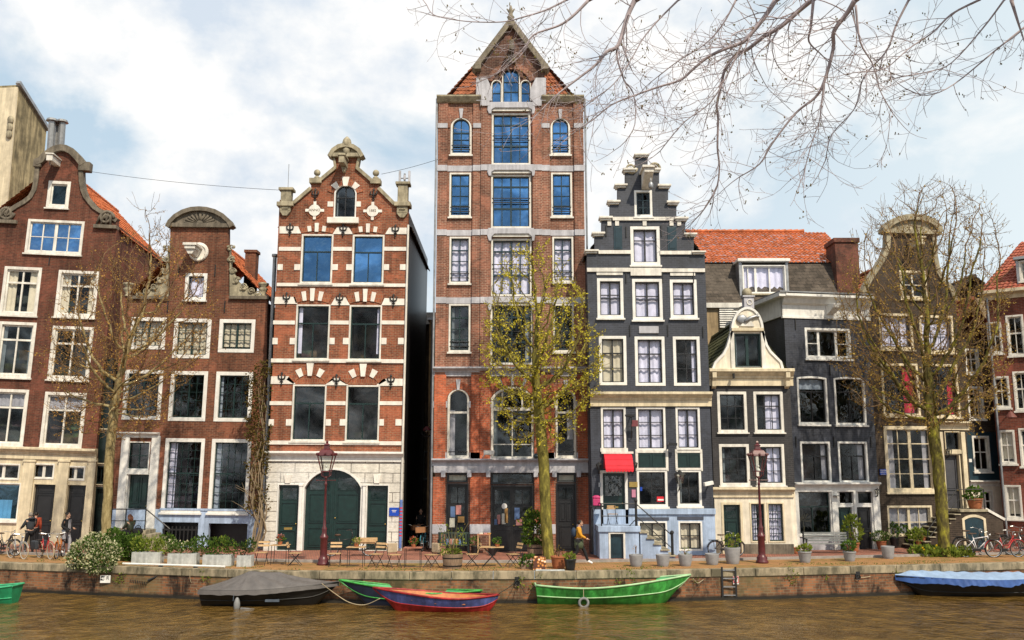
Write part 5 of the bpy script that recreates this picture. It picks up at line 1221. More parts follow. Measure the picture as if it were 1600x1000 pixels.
for (xa, ya), (xb, yb) in zip(EP, EP[1:]):
    b.add([(xa, ya + 3.3, .0), (xb, yb + 3.3, .0), (xb, yb + 3.55, .0), (xa, ya + 3.55, .0), (xa, ya + 3.3, .10), (xb, yb + 3.3, .10), (xb, yb + 3.55, .10), (xa, ya + 3.55, .10)], [(0, 3, 2, 1), (4, 5, 6, 7), (0, 1, 5, 4), (1, 2, 6, 5), (2, 3, 7, 6), (3, 0, 4, 7)])
struct(b.obj('kerb', kerb_m))
sheet('gutter', off(3.56), off(3.95), .005, plain('gutter_asphalt', (.05, .047, .05), .7, .4))
# quay wall with damp stains and weed
m, n, out = nt('damp_quay_brick')
src = MATS['quay_brick'].node_tree
t = N(n, 'ShaderNodeTexCoord'); s = N(n, 'ShaderNodeSeparateXYZ'); n.links.new(t.outputs['Object'], s.inputs[0])
cb = N(n, 'ShaderNodeCombineXYZ'); n.links.new(s.outputs[0], cb.inputs[0]); n.links.new(s.outputs[2], cb.inputs[1])
bt = N(n, 'ShaderNodeTexBrick'); n.links.new(cb.outputs[0], bt.inputs['Vector'])
bt.inputs['Color1'].default_value = (.29, .115, .047, 1); bt.inputs['Color2'].default_value = (.10, .045, .024, 1); bt.inputs['Mortar'].default_value = (.17, .12, .075, 1)
bt.inputs['Scale'].default_value = 1; bt.inputs['Brick Width'].default_value = .27; bt.inputs['Row Height'].default_value = .10; bt.inputs['Mortar Size'].default_value = .015
damp = ramp(n, noise(n, coords(n, (.7, 1, .35)), 1.6, 7, .72, .4), [(.40, .14), (.50, .8), (.6, 1.15)])
c = mixc(n, 1., bt.outputs[0], damp, 'MULTIPLY')
c = mixc(n, ramp(n, noise(n, coords(n), .35, 4), [(.5, 0), (.68, .7)]), c, (.16, .13, .055))
zr = N(n, 'ShaderNodeMapRange'); zr.inputs[1].default_value = WATER; zr.inputs[2].default_value = WATER + .32; n.links.new(s.outputs[2], zr.inputs[0])
wet = ramp(n, mth(n, 'ADD', zr.outputs[0], mth(n, 'MULTIPLY', noise(n, coords(n), 3, 4), .5)), [(.45, .10), (.85, 1.)])
c = mixc(n, 1., c, wet, 'MULTIPLY')
principled(n, out, c, .75, 0, .35, bt.outputs[1], -.8, .02); quay_m = m
n_ = len(EP)
b = B(); vs = [(x, y, WATER - 1.5) for x, y in EP] + [(x, y, -.26) for x, y in EP]
for i in range(n_ - 1): b.add([vs[i], vs[i + 1], vs[n_ + i + 1], vs[n_ + i]], [(0, 1, 2, 3)])
struct(b.obj('quay_wall', quay_m, fix=False))
m, n, out = nt('quay_coping_stone')
s_ = noise(n, coords(n, (.9, .9, .35)), 2.2, 7, .7)
t = N(n, 'ShaderNodeTexCoord'); s = N(n, 'ShaderNodeSeparateXYZ'); n.links.new(t.outputs['Object'], s.inputs[0])
c = mixc(n, ramp(n, s_, [(.4, 0), (.62, 1)]), (.10, .088, .058), (.36, .295, .20))
principled(n, out, c, .85, 0, .3, noise(n, coords(n), 14, 4), .3, .01); cop_m = m
b = B()
for (xa, ya), (xb, yb) in zip(EP, EP[1:]):
    L_ = math.hypot(xb - xa, yb - ya); k = max(1, int(L_ / 1.55))
    for i in range(k):
        g = .008 / L_; p0 = Vector((xa, ya)).lerp(Vector((xb, yb)), i / k + g); p1 = Vector((xa, ya)).lerp(Vector((xb, yb)), (i + 1) / k - g)
        j = random.Random(i * 7 + int(xa)).uniform(-.008, .008)
        b.add([(p0.x, p0.y - .05 + j, -.27), (p1.x, p1.y - .05 + j, -.27), (p1.x, p1.y + .35, -.27), (p0.x, p0.y + .35, -.27), (p0.x, p0.y - .05 + j, .012 + j), (p1.x, p1.y - .05 + j, .012 + j), (p1.x, p1.y + .35, .012), (p0.x, p0.y + .35, .012)],
              [(0, 3, 2, 1), (4, 5, 6, 7), (0, 1, 5, 4), (1, 2, 6, 5), (2, 3, 7, 6), (3, 0, 4, 7)])
struct(b.obj('quay_kerb', cop_m, bevel=.018))
b = B()
for (xa, ya), (xb, yb) in zip(EP, EP[1:]): b.add([(xa, ya - .14, WATER - .6), (xb, yb - .14, WATER - .6), (xb, yb - .14, WATER + .09), (xa, ya - .14, WATER + .09), (xb, yb + .02, WATER + .09), (xa, ya + .02, WATER + .09)], [(0, 1, 2, 3), (3, 2, 4, 5)])
struct(b.obj('quay_wall_footing', plain('wet_timber', (.02, .017, .012), .5, .5), fix=False))
# water
m, n, out = nt('canal_water')
v1 = noise(n, coords(n, (1.25, 1.0, 1)), 1.25, 4, .55, .3); v2 = noise(n, coords(n, (1.3, 1.2, 1)), 3.4, 3, .55, .3); v3 = noise(n, coords(n, (.10, .16, 1)), 1., 2)
hgt = mth(n, 'ADD', mth(n, 'MULTIPLY', v1, 1.0), mth(n, 'MULTIPLY', v2, .34))
hgt = mth(n, 'MULTIPLY', hgt, ramp(n, v3, [(.35, .55), (.65, 1.25)]))
p = principled(n, out, mixc(n, ramp(n, v1, [(.35, 0), (.7, 1)]), (.072, .041, .009), (.165, .096, .024)), .05, 0, .5)
p.inputs['IOR'].default_value = 1.33
bp = N(n, 'ShaderNodeBump'); bp.inputs['Strength'].default_value = 1.; bp.inputs['Distance'].default_value = .21; n.links.new(hgt, bp.inputs['Height']); n.links.new(bp.outputs[0], p.inputs['Normal'])
water_m = m
nE = len(EP)
struct(B().add([(x, y + .3, WATER) for x, y in EP] + [(x if 0 < i < nE - 1 else (-400 if i == 0 else 400), -300, WATER) for i, (x, y) in enumerate(EP)], [(i, i + 1, nE + i + 1, nE + i) for i in range(nE - 1)]).obj('water', water_m, fix=True))

# sky and sun
SUN_EL, SUN_AZ = 47., 28.           # degrees; azimuth measured from straight behind the camera toward the right
w = bpy.data.worlds.new('World'); sc.world = w; w.use_nodes = True
n = w.node_tree; n.nodes.clear()
ow = N(n, 'ShaderNodeOutputWorld'); bg = N(n, 'ShaderNodeBackground'); n.links.new(bg.outputs[0], ow.inputs[0]); bg.inputs[1].default_value = .1
sk = N(n, 'ShaderNodeTexSky', sky_type='NISHITA', sun_disc=False); sk.sun_elevation = R(SUN_EL); sk.sun_rotation = R(180 - SUN_AZ); sk.air_density = 1.; sk.dust_density = 1.5
g = coords(n, (1, 1, 1.35), 'Generated')
sep = N(n, 'ShaderNodeSeparateXYZ'); n.links.new(g, sep.inputs[0])
c1 = noise(n, g, 3.9, 9, .56, .25); c2 = noise(n, g, 8.5, 6, .6)
lx = N(n, 'ShaderNodeMapRange'); lx.inputs[1].default_value = -.75; lx.inputs[2].default_value = .55; lx.inputs[3].default_value = .13; lx.inputs[4].default_value = -.19; n.links.new(sep.outputs[0], lx.inputs[0])
den = mth(n, 'ADD', c1, lx.outputs[0])
gd = N(n, 'ShaderNodeVectorMath', operation='DOT_PRODUCT'); tc = N(n, 'ShaderNodeTexCoord'); n.links.new(tc.outputs['Generated'], gd.inputs[0]); gd.inputs[1].default_value = ray(960, -40).normalized()
glow = N(n, 'ShaderNodeMapRange'); glow.inputs[1].default_value = .955; glow.inputs[2].default_value = 1.; glow.inputs[3].default_value = 0.; glow.inputs[4].default_value = .22; n.links.new(gd.outputs['Value'], glow.inputs[0])
den = mth(n, 'ADD', den, glow.outputs[0])
cf = ramp(n, den, [(.42, 0.), (.49, .55), (.56, 1.)])
lum = ramp(n, mth(n, 'ADD', mth(n, 'MULTIPLY', c2, .6), mth(n, 'MULTIPLY', noise(n, g, 4.3, 7, .6), .4)), [(.38, 0.), (.54, 1.)])
cloud = mixc(n, lum, (7.1, 7.9, 8.9), (10.9, 10.7, 10.4))
blue = mixc(n, .70, sk.outputs[0], (6.6, 8.4, 9.7))
# pale haze low down and on the right-hand side
hz = N(n, 'ShaderNodeMapRange'); hz.inputs[1].default_value = .55; hz.inputs[2].default_value = .0; n.links.new(sep.outputs[2], hz.inputs[0])
hx = N(n, 'ShaderNodeMapRange'); hx.inputs[1].default_value = .1; hx.inputs[2].default_value = .55; n.links.new(sep.outputs[0], hx.inputs[0])
blue = mixc(n, mth(n, 'MULTIPLY', hz.outputs[0], .45), blue, (8.4, 9.3, 9.7)); blue = mixc(n, mth(n, 'MULTIPLY', hx.outputs[0], .75), blue, (9.2, 9.9, 10.0))
n.links.new(mixc(n, mth(n, 'MULTIPLY', cf, .93), blue, cloud), bg.inputs[0])
sl = bpy.data.lights.new('sun', 'SUN'); so = bpy.data.objects.new('sun', sl); C.objects.link(so)
sl.energy = 5.0; sl.angle = R(1.2); sl.color = (1, .88, .69)
d = Vector((math.sin(R(SUN_AZ)) * math.cos(R(SUN_EL)), -math.cos(R(SUN_AZ)) * math.cos(R(SUN_EL)), math.sin(R(SUN_EL))))   # toward the sun
so.rotation_euler = d.to_track_quat('Z', 'Y').to_euler()
sc.view_settings.view_transform = 'Standard'; sc.view_settings.look = 'None'; sc.view_settings.exposure = 0; sc.view_settings.gamma = 1
sc.cycles.max_bounces = 6; sc.cycles.transparent_max_bounces = 12; sc.cycles.use_denoising = True
# ------------------------------------------------------------------ trees
def crown_points(rows, Y, n, rng, depth=.45, pw=1.0):
    area = [(rows[i + 1][0] - rows[i][0]) * ((rows[i][2] - rows[i][1]) + (rows[i + 1][2] - rows[i + 1][1])) / 2 for i in range(len(rows) - 1)]
    tot = sum(area); out = []
    while len(out) < n:
        q = rng.random() * tot; i = 0
        while q > area[i]: q -= area[i]; i += 1
        f = rng.random(); a, b_ = rows[i], rows[i + 1]
        py = a[0] + (b_[0] - a[0]) * f; l = a[1] + (b_[1] - a[1]) * f; r = a[2] + (b_[2] - a[2]) * f
        u = rng.uniform(-1, 1); hw = (r - l) / 2 / ppm(Y)
        v = rng.uniform(-1, 1) * math.sqrt(max(0, 1 - u * u * .8)) * max(hw, .8) * depth * 2
        p = at((l + r) / 2 + u * (r - l) / 2, py, Y); p.y += v
        out.append(p)
    return out
def colonize(path, attr, step=.26, kill=.42, infl=2.6, iters=70, rng=None, up=.10):
    P = [Vector(p) for p in path]; par = [-1] + list(range(len(P) - 1)); A = list(attr)
    for it in range(iters):
        kd = KDTree(len(P))
        for i, p in enumerate(P): kd.insert(p, i)
        kd.balance(); pull = {}; keep = []
        for a in A:
            co, i, d = kd.find(a)
            if d < kill: continue
            keep.append(a)
            if d < infl or it < 10: pull.setdefault(i, []).append((a - co).normalized())
        A = keep
        if not pull: break
        for i, ds in pull.items():
            if i < len(path) - 6: continue
            d = sum(ds, Vector()) / len(ds) + Vector((rng.uniform(-.18, .18), rng.uniform(-.18, .18), up + rng.uniform(-.12, .12)))
            if d.length < .05: continue
            q = P[i] + d.normalized() * step
            if kd.find(q)[2] < step * .35: continue
            P.append(q); par.append(i)
        if len(P) > 5200: break
    return P, par
def tree(name, label, path_px, Y, rows, seed, trunk_r, bark, branch_m, leaf_m, nattr=800, leaves=4000, leaf=.07, twig=.32, kill=.42, tip=.009, up=.1, leaf_top=0., droop=0., ntw=2):
    rng = random.Random(seed); Y = gp(*path_px[0]).y
    pts = [at(px, py, Y) for px, py in path_px]; base = pts[0].copy(); base.z = -.05; pts[0] = base
    fine = []
    for a, b_ in zip(pts, pts[1:]):
        k = max(1, int((b_ - a).length / .3))
        fine += [a.lerp(b_, i / k) + Vector((rng.uniform(-.02, .02), rng.uniform(-.02, .02), 0)) for i in range(k)]
    fine.append(pts[-1])
    P, par = colonize(fine, crown_points(rows, Y, nattr, rng), kill=kill, rng=rng, up=up)
    kids = [[] for _ in P]
    for i, p in enumerate(par):
        if p >= 0: kids[p].append(i)
    # twigs on the outer nodes
    n0 = len(P)
    for i in range(len(fine), n0):
        if len(kids[i]) <= 1 and rng.random() < (1. if not kids[i] else .5):
            d0 = (P[i] - P[par[i]]).normalized()
            for _ in range(ntw):
                d = (d0 + Vector((rng.uniform(-1, 1), rng.uniform(-1, 1), rng.uniform(-.5, .9) - droop))).normalized(); j = i; q = P[i]
                for s_ in range(3):
                    d = (d + Vector((rng.uniform(-.3, .3), rng.uniform(-.3, .3), .18 - droop))).normalized(); q = q + d * twig * rng.uniform(.6, 1.2) / 2
                    P.append(q); par.append(j); kids.append([]); kids[j].append(len(P) - 1); j = len(P) - 1
    rad = [0.] * len(P); ex = 2.25
    for i in range(len(P) - 1, -1, -1):
        rad[i] = (sum(rad[k] ** ex for k in kids[i]) ** (1 / ex)) if kids[i] else tip
    # parents may come after children only through twigs (appended later), so iterate once more in proper order
    order = []; st_ = [0]
    while st_:
        i = st_.pop(); order.append(i); st_ += kids[i]
    for i in reversed(order): rad[i] = (sum(rad[k] ** ex for k in kids[i]) ** (1 / ex)) if kids[i] else tip
    sc_ = trunk_r / rad[0]
    rad = [max(tip * .8, r * (sc_ if r > .03 else 1 + (sc_ - 1) * r / .03)) for r in rad]
    for i in range(len(fine)): rad[i] = max(rad[i], trunk_r * (1 - .35 * i / len(fine)) * (1.25 if i == 0 else 1))
    root = thing(name, label, 'tree', base)
    big, small = B(), B()
    seen = set(); stack = [(0, None)]
    while stack:
        i, pre = stack.pop()
        chain = [pre, i] if pre is not None else [i]
        while kids[i]:
            ks = sorted(kids[i], key=lambda k: -rad[k])
            for k in ks[1:]: stack.append((k, i))
            i = ks[0]; chain.append(i)
        pp = [P[c] - base for c in chain]; rr = [rad[c] for c in chain]
        if pre is not None: rr[0] = min(rr[0], rr[1] * 1.15)
        cut = next((q for q, r in enumerate(rr) if r < .035), len(rr))
        if cut >= 2: big.tube(pp[:cut + 1], rr[:cut + 1], 8 if rr[0] > .08 else 6, cap=False)
        if len(rr) - cut >= 1: small.tube(pp[max(0, cut - 1 if cut >= 2 else 0):], rr[max(0, cut - 1 if cut >= 2 else 0):], 4 if rr[-2] > .014 else 3, cap=False)
    big.obj('trunk', bark, root, smooth=True, fix=False); small.obj('branches', branch_m, root, smooth=True, fix=False)
    lb = B(); tips = [i for i in range(len(fine), len(P)) if rad[i] < .022]
    zlo, zhi = min(P[i].z for i in tips), max(P[i].z for i in tips); cnt = 0; tries = 0
    while cnt < leaves and tries < leaves * 6:
        tries += 1; i = rng.choice(tips); f = (P[i].z - zlo) / (zhi - zlo)
        if leaf_top and rng.random() < (f * leaf_top) ** 1.5: continue
        if mnoise.noise(P[i] * .9) < -.22 and rng.random() < .75: continue
        p = P[i].lerp(P[par[i]], rng.random()) - base + Vector((rng.uniform(-1, 1), rng.uniform(-1, 1), rng.uniform(-1.2, .6))) * leaf * .9
        a = Vector((rng.uniform(-1, 1), rng.uniform(-1, 1), rng.uniform(-1.1, .5))).normalized(); c = a.orthogonal().normalized(); c.rotate(Matrix.Rotation(rng.random() * 6.3, 3, a))
        l = leaf * rng.uniform(.6, 1.35); w_ = l * rng.uniform(.3, .5)
        lb.add([p, p + a * l * .5 + c * w_, p + a * l, p + a * l * .5 - c * w_], [(0, 1, 2, 3)]); cnt += 1
    lb.obj('crown', leaf_m, root, fix=False)
    return root
def bark_mat(name, c1, c2, c3):
    m, n, out = nt(name); v = coords(n, (1, 1, .35)); a = noise(n, v, 5, 6, .7)
    c = ramp(n, a, [(.34, c1), (.52, c2), (.68, c3)])
    principled(n, out, c, .9, 0, .2, noise(n, v, 22, 4), .6, .02); MATS[name] = m; return m
bark_l = bark_mat('ochre_bark', (.10, .075, .035), (.27, .21, .10), (.42, .35, .19))
bark_m = bark_mat('mossy_bark', (.045, .04, .012), (.15, .13, .03), (.36, .31, .06))
bark_r = bark_mat('bright_moss_bark', (.03, .025, .014), (.11, .092, .025), (.30, .28, .035))
twig_m = plain('brown_twig', (.19, .115, .055), .9, .4)
twig_g = plain('olive_twig', (.17, .13, .05), .9, .4)
lf_m = leafy('spring_leaf', (.48, .42, .04), (.66, .56, .07), (.33, .34, .05))
lf_l = leafy('rusty_bud', (.42, .22, .06), (.52, .32, .09), (.28, .15, .05))
lf_r = leafy('olive_bud', (.38, .23, .055), (.48, .33, .08), (.22, .15, .045))
tree('canal_tree', 'nearly bare young tree with ochre trunk and rusty buds before the brown brick houses', [(164, 872), (167, 800), (172, 700), (178, 640), (186, 590)], 36.6,
     [(318, 215, 240), (360, 205, 255), (400, 165, 290), (440, 125, 320), (480, 100, 328), (540, 85, 318), (600, 82, 290), (650, 95, 250), (685, 120, 220)], 11, .21, bark_l, twig_m, lf_l, nattr=1500, leaves=8500, leaf=.07, twig=.55, kill=.36, tip=.0075, up=.22, leaf_top=.75)
tree('canal_tree', 'young tree full of yellow green spring leaves before the tall warehouse', [(857, 873), (853, 800), (849, 720), (843, 650), (838, 600)], 35.0,
     [(386, 800, 864), (415, 783, 884), (455, 766, 915), (505, 756, 932), (565, 750, 942), (620, 758, 932), (670, 782, 900), (700, 800, 880)], 23, .24, bark_m, twig_g, lf_m, nattr=1150, leaves=8600, leaf=.09, twig=.42, kill=.42, tip=.008, up=.2, leaf_top=.25)
tree('canal_tree', 'tallest quay tree with mossy trunk and olive buds before the brown gabled house', [(1476, 870), (1471, 790), (1465, 720), (1458, 670), (1452, 640)], 37.2,
     [(292, 1425, 1480), (320, 1385, 1530), (370, 1345, 1552), (430, 1322, 1555), (500, 1312, 1560), (560, 1315, 1566), (620, 1335, 1560), (670, 1385, 1530)], 37, .27, bark_r, twig_m, lf_r, nattr=2300, leaves=10500, leaf=.08, twig=.55, kill=.34, tip=.0075, up=.22, leaf_top=.95)

# the big tree on the near bank whose boughs hang into the top right of the view
LIMBS = [([(992, 0), (981, 24), (966, 70), (948, 81), (931, 101), (900, 125), (868, 150), (842, 176)], 13), ([(966, 70), (964, 88), (975, 125), (990, 147), (992, 194), (978, 220)], 6),
         ([(920, 0), (894, 26), (873, 40), (833, 55), (819, 80), (800, 99), (772, 118)], 8), ([(885, 0), (852, 16), (816, 27), (787, 34), (738, 34), (699, 29), (676, 22), (667, 8)], 5),
         ([(1212, 0), (1195, 26), (1175, 51), (1160, 66), (1131, 77), (1105, 90), (1083, 108), (1063, 125), (1028, 136), (997, 147), (957, 163), (929, 185), (900, 205)], 12),
         ([(1268, 0), (1250, 15), (1219, 42), (1193, 57), (1168, 77), (1150, 85), (1133, 108), (1127, 132), (1120, 165), (1122, 187), (1121, 230), (1124, 262), (1119, 295), (1100, 327), (1086, 343)], 13),
         ([(1336, 0), (1324, 20), (1303, 49), (1302, 76), (1288, 127), (1274, 152), (1243, 177), (1206, 225), (1187, 256), (1156, 276)], 13),
         ([(1271, 0), (1267, 42), (1264, 65), (1282, 84), (1296, 98)], 8), ([(1337, 8), (1344, 65), (1364, 101), (1375, 141), (1395, 177)], 6),
         ([(1580, 0), (1592, 39), (1604, 75)], 9), ([(1569, 0), (1535, 45), (1487, 98), (1451, 112), (1403, 121)], 5), ([(1610, 35), (1555, 79), (1490, 132), (1448, 149), (1414, 138)], 5),
         ([(1530, 0), (1487, 22), (1457, 51), (1420, 76), (1383, 107), (1347, 112)], 6), ([(1060, 0), (1030, 30), (1005, 60), (985, 95), (960, 130), (935, 150)], 5),
         ([(1420, 0), (1400, 40), (1385, 80), (1350, 120), (1335, 170), (1300, 210), (1290, 250)], 6), ([(1150, 0), (1128, 40), (1100, 70), (1060, 95), (1030, 118)], 5),
         ([(1288, 127), (1284, 160), (1280, 190), (1268, 225), (1258, 262)], 5), ([(1160, 66), (1140, 110), (1110, 160), (1070, 190), (1040, 225)], 5)]
rng = random.Random(77)
root = thing('near_bank_tree', 'bare spring boughs of a near bank tree hanging into the top right sky', 'tree', (9.2, 7.5, 0))
ro = Vector((9.2, 7.5, 0)); tb, bb, ub = B(), B(), B()
fork = Vector((9.0, 7.8, 8.0))
tb.tube([Vector((0, 0, WATER * 0)), Vector((-.05, .05, 3)), Vector((.05, .1, 5.5)), fork - ro], [.42, .34, .31, .30], 12)
nodes_for_twigs = []
def smooth_path(pts, k=4):
    out = []
    for i in range(len(pts) - 1):
        p0, p1, p2, p3 = pts[max(i - 1, 0)], pts[i], pts[i + 1], pts[min(i + 2, len(pts) - 1)]
        for j in range(k):
            t = j / k; out.append(.5 * ((2 * p1) + (p2 - p0) * t + (2 * p0 - 5 * p1 + 4 * p2 - p3) * t * t + (3 * p1 - p0 - 3 * p2 + p3) * t ** 3))
    out.append(pts[-1]); return out
main_base = {}
for k, (pp, th) in enumerate(LIMBS):
    off_edge = pp[0][1] <= 0 or pp[0][0] > 1600
    Yd = 10.0 + rng.uniform(-.8, 1.2)
    if not off_edge:            # grows out of an earlier limb: share its depth
        best = min(((abs(pp[0][0] - q[0]) + abs(pp[0][1] - q[1])), v) for q, v in main_base.items()); Yd = best[1]
    dy = rng.uniform(-.06, .12); pts = []
    for i, (px, py) in enumerate(pp):
        y_ = Yd + dy * i; pts.append(at(px, py, y_)); main_base[(px, py)] = y_
    pts = smooth_path([p + Vector((0, 0, 0)) for p in pts]); q = len(pts)
    r0 = th * .72 / 2 / 143 * (Yd / 10); rr = [max(.006, r0 * (1 - .80 * (i / (q - 1)) ** .8)) for i in range(q)]
    if off_edge:
        e = pts[0]; up_ = Vector((e.x * .55 + fork.x * .45 + (1.2 if pp[0][0] > 1590 else 0), (e.y + fork.y) / 2, max(e.z, fork.z) + 2.2)) if pp[0][0] < 1600 else Vector((fork.x * .6 + e.x * .4 + .5, e.y, e.z + .6))
        pre = [fork.lerp(up_, t) * (1 - t) + up_.lerp(e, t) * t for t in (0, .17, .33, .5, .67, .83)]
        tb.tube([p - ro for p in pre] + [e - ro], [.15 - (.15 - r0 * 1.15) * t for t in (0, .17, .33, .5, .67, .83, 1)], 8)
    tb.tube([p - ro for p in pts], rr, 7)
    nodes_for_twigs.append((pts, rr))
def twig_grow(p, d, L_, r, lvl):
    n = max(3, int(L_ / .09)); pts = [p]; dirs = [d]
    curl = rng.uniform(-.2, .2); cy_ = rng.uniform(-.12, .12)
    for i in range(n):
        f = i / n
        d = (d + Vector((curl + rng.uniform(-.17, .17), cy_ + rng.uniform(-.13, .13), rng.uniform(-.17, .17) + (.15 if f > .55 else -.06)))).normalized()
        p = p + d * L_ / n; pts.append(p); dirs.append(d)
    bb.tube([q - ro for q in pts], [max(.0022, r * (1 - .72 * i / n)) for i in range(n + 1)], 4 if lvl == 0 else 3, cap=False)
    if rng.random() < .25:
        for _ in range(rng.choice((1, 2, 3))):
            e = pts[-1] + Vector((rng.uniform(-.02, .02), rng.uniform(-.02, .02), rng.uniform(-.005, .03)))
            ub.ball(e - ro, (.007, .007, .012), 5, 4)
    if lvl < 2:
        for i in range(1, n):
            if rng.random() < (.46 if lvl == 0 else .24):
                sd = Vector((rng.uniform(-1, 1), rng.uniform(-.7, .7), rng.uniform(-.9, 1.0))).normalized()
                twig_grow(pts[i], (dirs[i] * .75 + sd).normalized(), L_ * rng.uniform(.25, .55), r * .62, lvl + 1)
for pts, rr in nodes_for_twigs:
    q = len(pts)
    for i in range(2, q):
        if rng.random() < .80:
            d = (pts[i] - pts[i - 1]).normalized(); sd = Vector((rng.uniform(-1, .75), rng.uniform(-.8, .8), rng.uniform(-.9, .8))).normalized()
            twig_grow(pts[i], (d * .7 + sd).normalized(), rng.uniform(.35, 1.05) * (1.15 if rr[i] > .02 else .85), max(.0042, rr[i] * .30), 0)
    d = (pts[-1] - pts[-2]).normalized(); twig_grow(pts[-1], d, .5, rr[-1], 0)
bough = plain('glare_paled_bough', (.40, .34, .36), .85, .4, 5.)  # sky glare and haze are put into this pale bough colour
tb.obj('trunk', bough, root, smooth=True, fix=False); bb.obj('branches', bough, root, smooth=True, fix=False); ub.obj('bud_clumps', leafy('green_bud', (.18, .17, .05), (.26, .16, .08)), root, fix=False)
# ------------------------------------------------------------------ street furniture and plants
def lamp_post(px, py, label):
    p = gp(px, py); t = thing('street_lamp', label, 'street lamp', p, group='oxblood street lamps on the quay')
    B().lathe([(r_ * .86, z_) for r_, z_ in [(.30, 0), (.30, .08), (.24, .14), (.26, .22), (.19, .30), (.165, .36), (.17, .42), (.16, 1.02), (.20, 1.06), (.20, 1.12), (.14, 1.18), (.105, 1.28), (.12, 1.40), (.12, 1.44), (.075, 1.52), (.065, 1.8), (.05, 3.15), (.07, 3.18), (.07, 3.24), (.045, 3.28), (.04, 3.42), (.09, 3.46), (.05, 3.52)]], n=16).obj('post', lampred, t, smooth=True)
    b = B().tube([(-.38, 0, 3.36), (.38, 0, 3.36)], .018, 6).ball((-.38, 0, 3.36), .03, 6, 4).ball((.38, 0, 3.36), .03, 6, 4); b.obj('ladder_bar', lampred, t)
    fr = B(); z0, z1, s0, s1 = 3.72, 4.36, .17, .31
    for sx, sy in ((-1, -1), (1, -1), (1, 1), (-1, 1)):
        fr.bar((sx * s0, sy * s0, z0), (sx * s1, sy * s1, z1), .035); fr.tube([(sx * .05, sy * .05, 3.48), (sx * .16, sy * .16, 3.56), (sx * s0, sy * s0, z0)], .018, 5)
    for s_, z_ in ((s0, z0), (s1, z1)):
        for a, c in (((-1, -1), (1, -1)), ((1, -1), (1, 1)), ((1, 1), (-1, 1)), ((-1, 1), (-1, -1))): fr.bar((a[0] * s_, a[1] * s_, z_), (c[0] * s_, c[1] * s_, z_), .04)
    lt = fr.obj('lantern', lampred, t)
    b = B(); k = [(-1, -1), (1, -1), (1, 1), (-1, 1)]
    for i in range(4):
        a, c = k[i], k[(i + 1) % 4]; b.add([(a[0] * s0, a[1] * s0, z0), (c[0] * s0, c[1] * s0, z0), (c[0] * s1, c[1] * s1, z1), (a[0] * s1, a[1] * s1, z1)], [(0, 1, 2, 3)])
    b.obj('lantern_pane', gl_lamp, lt, fix=False)
    cr = B(); r4 = [(.50, 0), (.44, .06), (.30, .22), (.16, .28), (.13, .40), (.18, .43), (.10, .48), (.05, .50), (.075, .56), (.03, .62)]
    cr.lathe([(r * .98, z1 + z) for r, z in r4], n=4); M = Matrix.Rotation(PI / 4, 4, 'Z'); cr.xf(M)
    for sx in range(4):
        for f in (-.8, 0, .8):
            a, c = k[sx], k[(sx + 1) % 4]; m_ = Vector((a[0] + c[0], a[1] + c[1], 0)) / 2; e = Vector((c[0] - a[0], c[1] - a[1], 0)) / 2
            q = (m_ + e * f) * .345; cr.ball((q.x, q.y, z1 + .06), (.05, .05, .06), 6, 4)
    cr.obj('lantern_crown', lampred, t)
    B().lathe([(.11, 3.72), (.08, 3.80), (.03, 3.86)], n=10).ball((0, 0, 3.93), .06, 8, 6).obj('lamp_bulb', purewhite, lt, smooth=True)
lamp_post(505, 883, 'oxblood cast iron street lamp standing before the arched green coach doors')
lamp_post(1191, 880, 'oxblood cast iron street lamp standing before the cream shopfront of the bell gable house')

rs = random.Random(4)
def leaf_blob(b, c, rad, n, leaf, rng, up=.2, shell=.5):
    for _ in range(n):
        while True:
            v = Vector((rng.uniform(-1, 1), rng.uniform(-1, 1), rng.uniform(-1, 1)))
            if .02 < v.length < 1: break
        v = v.normalized() * (v.length ** shell) * (1 + .3 * mnoise.noise(v * 2.3 + Vector(c) * 3)); p = Vector(c) + Vector((v.x * rad[0], v.y * rad[1], v.z * rad[2]))
        a = (v.normalized() + Vector((rng.uniform(-.8, .8), rng.uniform(-.8, .8), rng.uniform(-.5, .8) + up))).normalized(); w_ = a.orthogonal().normalized(); w_.rotate(Matrix.Rotation(rng.random() * 6.3, 3, a))
        l = leaf * rng.uniform(.6, 1.4); w_ = w_ * l * .3
        b.add([p, p + a * l * .5 + w_, p + a * l, p + a * l * .5 - w_], [(0, 1, 2, 3)])
lf_green = leafy('shrub_leaf', (.05, .10, .02), (.10, .17, .03), (.03, .06, .015))
lf_bright = leafy('bright_leaf', (.14, .20, .03), (.24, .28, .05), (.08, .13, .02))
lf_white = leafy('white_blossom', (.50, .48, .27), (.68, .65, .44), (.30, .34, .15))
lf_dark = leafy('dark_leaf', (.03, .06, .02), (.06, .10, .03), (.02, .035, .012))
lf_pink = leafy('pink_flower', (.60, .16, .14), (.62, .08, .03), (.55, .3, .3))
lf_yellow = leafy('yellow_flower', (.7, .5, .03), (.6, .4, .02))
lf_brown = leafy('ivy_leaf', (.16, .09, .03), (.11, .10, .03), (.07, .05, .02))
soil = plain('potting_soil', (.03, .02, .014), .95, .4, 9.)
